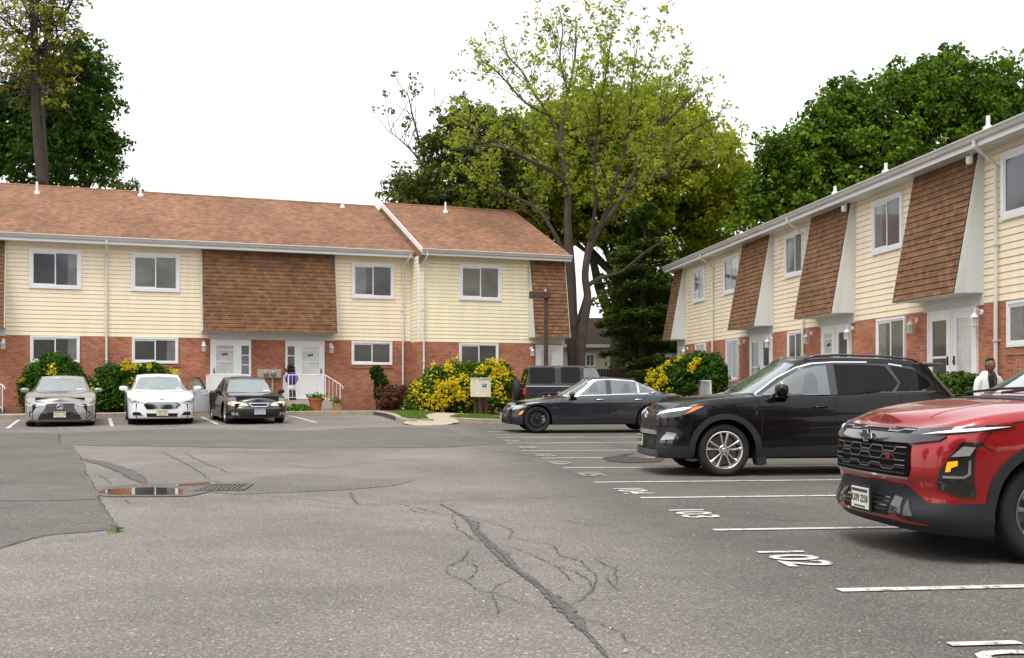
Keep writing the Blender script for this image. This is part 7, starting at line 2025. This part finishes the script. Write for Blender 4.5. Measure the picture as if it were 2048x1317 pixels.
# house and fence at the end of the court
def far_house():
    t = empty('pale_bungalow', (2.2, 62, 0)); tag(t, 'low pale sided house with dark brown roof beyond the end of the court', 'house')
    sd = pmat('pale_old_siding', (.62, .59, .46), .6, noise=.05, nscale=.7)
    o = MB(); courses(o, 0, 9.0, .5, 3.55, lambda z: 0, .17, .02, .02); o.build('siding', sd, t)
    o = MB(); o.box(.01, 8.99, .03, 8.5, -.2, 3.55); o.build('wall_core', sd, t)
    o = MB(); o.prism([(-.45, 3.62), (4.3, 5.5), (8.9, 3.62), (8.9, 3.5), (4.3, 5.36), (-.45, 3.5)], lambda q, s: (s, q[0], q[1]), -.4, 9.4)
    o.build('roof', shingle_mat('old_roof', (.10, .05, .035), (.06, .032, .025), (.03, .02, .015)), t)
    o = MB(); o.box(-.4, 9.4, -.52, -.452, 3.50, 3.68); o.build('gutter', M['white'], t)
    f = window(t, 2.0, 2.62, 2.35, 3.2, 0, 'pane', .07)
    window(t, 6.6, 7.2, 2.3, 3.1, 0, 'pane', .07)
    o = MB(); o.box(.9, 1.35, 3.9, 4.3, 5.2, 6.0); o.build('chimney', pmat('grey_cap', (.14, .16, .17), .5), t)
far_house()
def far_fence():
    t = empty('board_fence', (1.8, 56.5, 0)); tag(t, 'dark brown board fence closing the far end of the court', 'fence')
    m = pmat('brown_stain', (.050, .030, .024), .8, noise=.3, nscale=4); o = MB(); rg = random.Random(2)
    for i in range(62): x = i * .15; o.box(x, x + .143, -.01 * rg.random(), .02, .05, 2.18 + rg.uniform(-.012, .012))
    o.build('boards', m, t)
    for i in range(5):
        o = MB(); o.box(i * 2.3 - .05, i * 2.3 + .05, .022, .12, 0, 2.2); o.build('post', m, t)
    for z in (.5, 1.8):
        o = MB(); o.box(0, 9.3, .0205, .06, z, z + .09); o.build('rail', m, t)
far_fence()

# ------------------------------------------------------------------ person between the right row and the red car
def skinned(name, verts, edges, mat, parent, sub=2, root=0):
    me = bpy.data.meshes.new(name); me.from_pydata([v[:3] for v in verts], edges, [])
    o = link_mesh(name, me, None, None); m = o.modifiers.new('Skin', 'SKIN'); m.use_smooth_shade = True
    for i, v in enumerate(verts):
        sv = me.skin_vertices[0].data[i]; sv.radius = v[3] if isinstance(v[3], tuple) else (v[3], v[3]); sv.use_root = (i == root)
    s_ = o.modifiers.new('Sub', 'SUBSURF'); s_.levels = sub; s_.render_levels = sub
    dg = bpy.context.evaluated_depsgraph_get(); dg.update()
    me2 = bpy.data.meshes.new_from_object(o.evaluated_get(dg)); bpy.data.objects.remove(o); me2.name = name; me2.materials.clear()
    return link_mesh(name, me2, mat, parent, True)
def person():
    p = (8.30, 18.7); z0 = gz(*p) + .125
    t = empty('person', (*p, z0), R(12)); tag(t, 'person in an open white jacket over a black top standing behind the red crossover', 'person')
    skin = pmat('skin', (.17, .082, .052), .42); jac = pmat('white_jacket', (.70, .71, .74), .85, noise=.05, nscale=9); blk = pmat('black_top', (.012, .012, .014), .9); den = pmat('dark_trousers', (.03, .035, .05), .9)
    # continuous body, facing -y; arms hang slightly bent
    V = [(0, 0, .86, (.115, .09)), (0, .0, 1.02, (.115, .085)), (0, .005, 1.20, (.125, .09)), (0, .01, 1.31, (.07, .06)), (0, 0, 1.38, .045), (0, -.01, 1.44, .05),
         (.15, .01, 1.27, .05), (.20, .02, 1.02, .038), (.21, -.06, .82, .028), (.21, -.10, .75, (.034, .018)),
         (-.15, .01, 1.27, .05), (-.20, .02, 1.02, .038), (-.21, -.06, .82, .028), (-.21, -.10, .75, (.034, .018)),
         (.09, 0, .76, .085), (.10, -.01, .46, .055), (.11, .02, .09, .038), (.12, -.10, .035, .036), (-.09, 0, .76, .085), (-.10, -.01, .46, .055), (-.11, .02, .09, .038), (-.12, -.10, .035, .036)]
    E = [(0, 1), (1, 2), (2, 3), (3, 4), (4, 5), (2, 6), (6, 7), (7, 8), (8, 9), (2, 10), (10, 11), (11, 12), (12, 13), (0, 14), (14, 15), (15, 16), (16, 17), (0, 18), (18, 19), (19, 20), (20, 21)]
    body = skinned('body', V, E, skin, t)
    # head: shaped ellipsoid with brow, nose, cheeks, chin
    me = MB(); n, m = 28, 22; cx, cy, cz = 0, -.022, 1.50
    for i in range(m + 1):
        ph = -PI/2 + PI * i / m
        for j in range(n):
            th = 2*PI*j/n; x = math.cos(ph)*math.cos(th); y = math.cos(ph)*math.sin(th); z = math.sin(ph)
            w = .086 * (1 - .20 * max(0, -z)**1.3); d = .100 * (1 - .12 * max(0, -z)); h = .124
            X, Y, Z = x*w, y*d, z*h
            f = max(0, -y)
            if f > 0:
                Y -= .024 * math.exp(-((X/.014)**2 + ((Z+.018)/.026)**2))         # nose
                Y -= .007 * math.exp(-((Z-.030)/.012)**2) * math.exp(-(X/.05)**2)     # brow
                Y += .008 * math.exp(-(((abs(X)-.030)/.014)**2 + ((Z-.012)/.012)**2)) # eye sockets
                Y -= .008 * math.exp(-((X/.026)**2 + ((Z+.060)/.012)**2))             # lips
                Y -= .010 * math.exp(-((X/.026)**2 + ((Z+.098)/.018)**2))
            me.v.append((cx+X, cy+Y, cz+Z))
    for i in range(m):
        for j in range(n): me.f.append((i*n+j, i*n+(j+1) % n, (i+1)*n+(j+1) % n, (i+1)*n+j)); me.m.append(0)
    head = me.build('head', skin, t, True)
    for sg in (-1, 1):
        o = MB(); o.lathe([(0, -.007), (.0075, -.004), (.0085, 0)], 10, 'y', (sg*.032, cy - .090, cz + .012)); o.build('eye', pmat('eye', (.25, .22, .2), .2), head, True)
        o = MB(); o.tube([(sg*.084, cy+.01, cz-.025), (sg*.094, cy+.012, cz), (sg*.089, cy+.014, cz+.025)], [.010, .013, .009], 6); o.build('ear', skin, head, True)
    o = MB(); o.tube([(-.022, cy-.094, cz-.060), (0, cy-.099, cz-.058), (.022, cy-.094, cz-.060)], [.003, .006, .003], 6); o.build('mouth', pmat('lips', (.10, .035, .03), .5), head, True)
    o = MB(); n, m = 24, 8
    for i in range(m + 1):
        ph = R(30) + (PI/2 - R(30)) * i / m
        for j in range(n):
            th = 2*PI*j/n; fr = max(0, -math.sin(th)); zz = math.sin(ph) + fr*.28*(1-i/m)
            o.v.append((.091*math.cos(ph)*math.cos(th), cy + .006 + .105*math.cos(ph)*math.sin(th), cz + .127*min(1, zz)))
    for i in range(m):
        for j in range(n): o.f.append((i*n+j, i*n+(j+1) % n, (i+1)*n+(j+1) % n, (i+1)*n+j)); o.m.append(0)
    o.build('hair', pmat('short_hair', (.008, .007, .007), .95), t, True)
    skinned('top', [(0, 0, .84, (.125, .10)), (0, 0, 1.02, (.125, .095)), (0, .005, 1.20, (.135, .098)), (0, .01, 1.30, (.095, .075)), (0, .0, 1.345, .062)], [(0, 1), (1, 2), (2, 3), (3, 4)], blk, t)
    # jacket: two halves open at the front, with sleeves and collar
    o = MB(); n = 26
    rows = [(.70, .195, .15), (.85, .19, .145), (1.0, .185, .14), (1.15, .195, .142), (1.25, .205, .135), (1.345, .165, .115), (1.405, .10, .092)]
    gap = [(.30), (.34), (.40), (.45), (.50), (.55), (.62)]
    for k, (z, a, b) in enumerate(rows):
        for j in range(n):
            u = -PI/2 + gap[k] + (2*PI - 2*gap[k]) * j / (n - 1)
            wv = 1 + .025 * math.sin(7*u + k)
            o.v.append((a*wv*math.cos(u), .01 + b*wv*math.sin(u), z))
    for k in range(len(rows) - 1):
        for j in range(n - 1): o.f.append((k*n+j, k*n+j+1, (k+1)*n+j+1, (k+1)*n+j)); o.m.append(0)
    j_ = o.build('jacket', jac, t, True); sm = j_.modifiers.new('Solid', 'SOLIDIFY'); sm.thickness = .012; ss = j_.modifiers.new('Sub', 'SUBSURF'); ss.levels = 1; ss.render_levels = 1
    for sg in (-1, 1):
        skinned('sleeve', [(sg*.13, .01, 1.31, .075), (sg*.20, .012, 1.22, .078), (sg*.235, .02, 1.02, .064), (sg*.222, -.055, .84, .048), (sg*.222, -.07, .80, .045)], [(0, 1), (1, 2), (2, 3), (3, 4)], jac, t)
        skinned('trouser_leg', [(sg*.07, 0, .86, .10), (sg*.09, 0, .74, .098), (sg*.10, -.01, .46, .072), (sg*.11, .02, .13, .06)], [(0, 1), (1, 2), (2, 3)], den, t)
        o = MB(); o.prism([(-.14, 0), (.07, 0), (.07, .06), (.03, .095), (-.04, .08), (-.13, .045)], lambda q, s: (sg*.115 + s, q[0], q[1]), -.045, .045); bevel(o.build('shoe', M['white'], t, fixn=True), .02, 3)
        # hand with five fingers
        hx, hy, hz = sg*.212, -.10, .755; Vh = [(hx, hy + .02, hz + .03, (.026, .014)), (hx, hy - .01, hz - .03, (.036, .014))]; Eh = [(0, 1)]
        for q in range(4):
            b0 = len(Vh); dx = (q - 1.5) * .017; L = (.055, .064, .060, .046)[q]
            Vh += [(hx + dx*.6, hy - .015 + dx, hz - .045, .0085), (hx + dx*.6 - sg*.008, hy - .02 + dx*1.05, hz - .045 - L*.6, .0078), (hx + dx*.6 - sg*.02, hy - .015 + dx*1.05, hz - .045 - L, .0065)]; Eh += [(1, b0), (b0, b0+1), (b0+1, b0+2)]
        b0 = len(Vh); Vh += [(hx - sg*.02, hy - .035, hz + .0, .010), (hx - sg*.025, hy - .058, hz - .03, .0085)]; Eh += [(0, b0), (b0, b0+1)]
        skinned('hand', Vh, Eh, skin, t, 1)
person()
# ------------------------------------------------------------------ unseen row and trees, added to darken reflections in glass and paint
t = empty('townhouse_row', (-26, -26, 0), 0); tag(t, 'unseen brick and cream row added behind the photographer for reflections', 'townhouses')
o = MB(); o.box(0, 48, -9, 0, -.2, 3.0); o.build('brick_wall', M['brick'], t)
o = MB(); o.box(0, 48, -9, 0, 3.001, 6.3); o.build('siding', M['siding'], t)
o = MB(); o.prism([(.5, 6.3), (-4.5, 8.6), (-9.5, 6.3)], lambda q, s: (s, q[0], q[1]), -.4, 48.4); o.build('roof', M['roof'], t)
for i in range(8):
    o = MB(); x = 2.5 + i * 5.7; o.box(x, x + 1.7, .001, .06, 4.65, 6.0); w = o.build('window', M['white'], t)
    o = MB(); o.box(x + .1, x + 1.6, .0605, .07, 4.75, 5.9); o.build('pane', M['pane'], w)
def back_tree(x, y, h, rr_, seed):
    r = np.random.default_rng(seed); t = empty('unseen_tree', (x, y, 0)); tag(t, 'unseen dark leafy tree added for reflections, %s' % ('behind the photographer on the left', 'straight behind the photographer', 'behind the photographer on the right', 'beyond the left end of the court', 'behind the rear row')[seed - 300], 'tree')
    mb = MB(); mb.tube([(0, 0, 0), (.1, 0, h * .35), (0, .1, h * .7)], [.35, .28, .1], 7); mb.build('trunk', bark_d, t, True)
    C = rand_dir(r, 260) * np.array([rr_, rr_, h * .36]) * r.uniform(.5, 1, 260)[:, None] + [0, 0, h * .62]
    c, n, tt = clump_leaves(r, C, r.uniform(.1, .9, 260), .95, 22); leaf_mesh('crown', c, n, .55, tt, leaf_mat('street_leaves', (.02, .045, .006), (.055, .105, .012)), t, r, 1.4, seed)
for a in ((-22, -13, 13, 6, 300), (-3, -16, 14, 6.5, 301), (15, -14, 13, 6, 302), (-42, 12, 15, 7, 303), (4, -40, 17, 9, 304)): back_tree(*a)
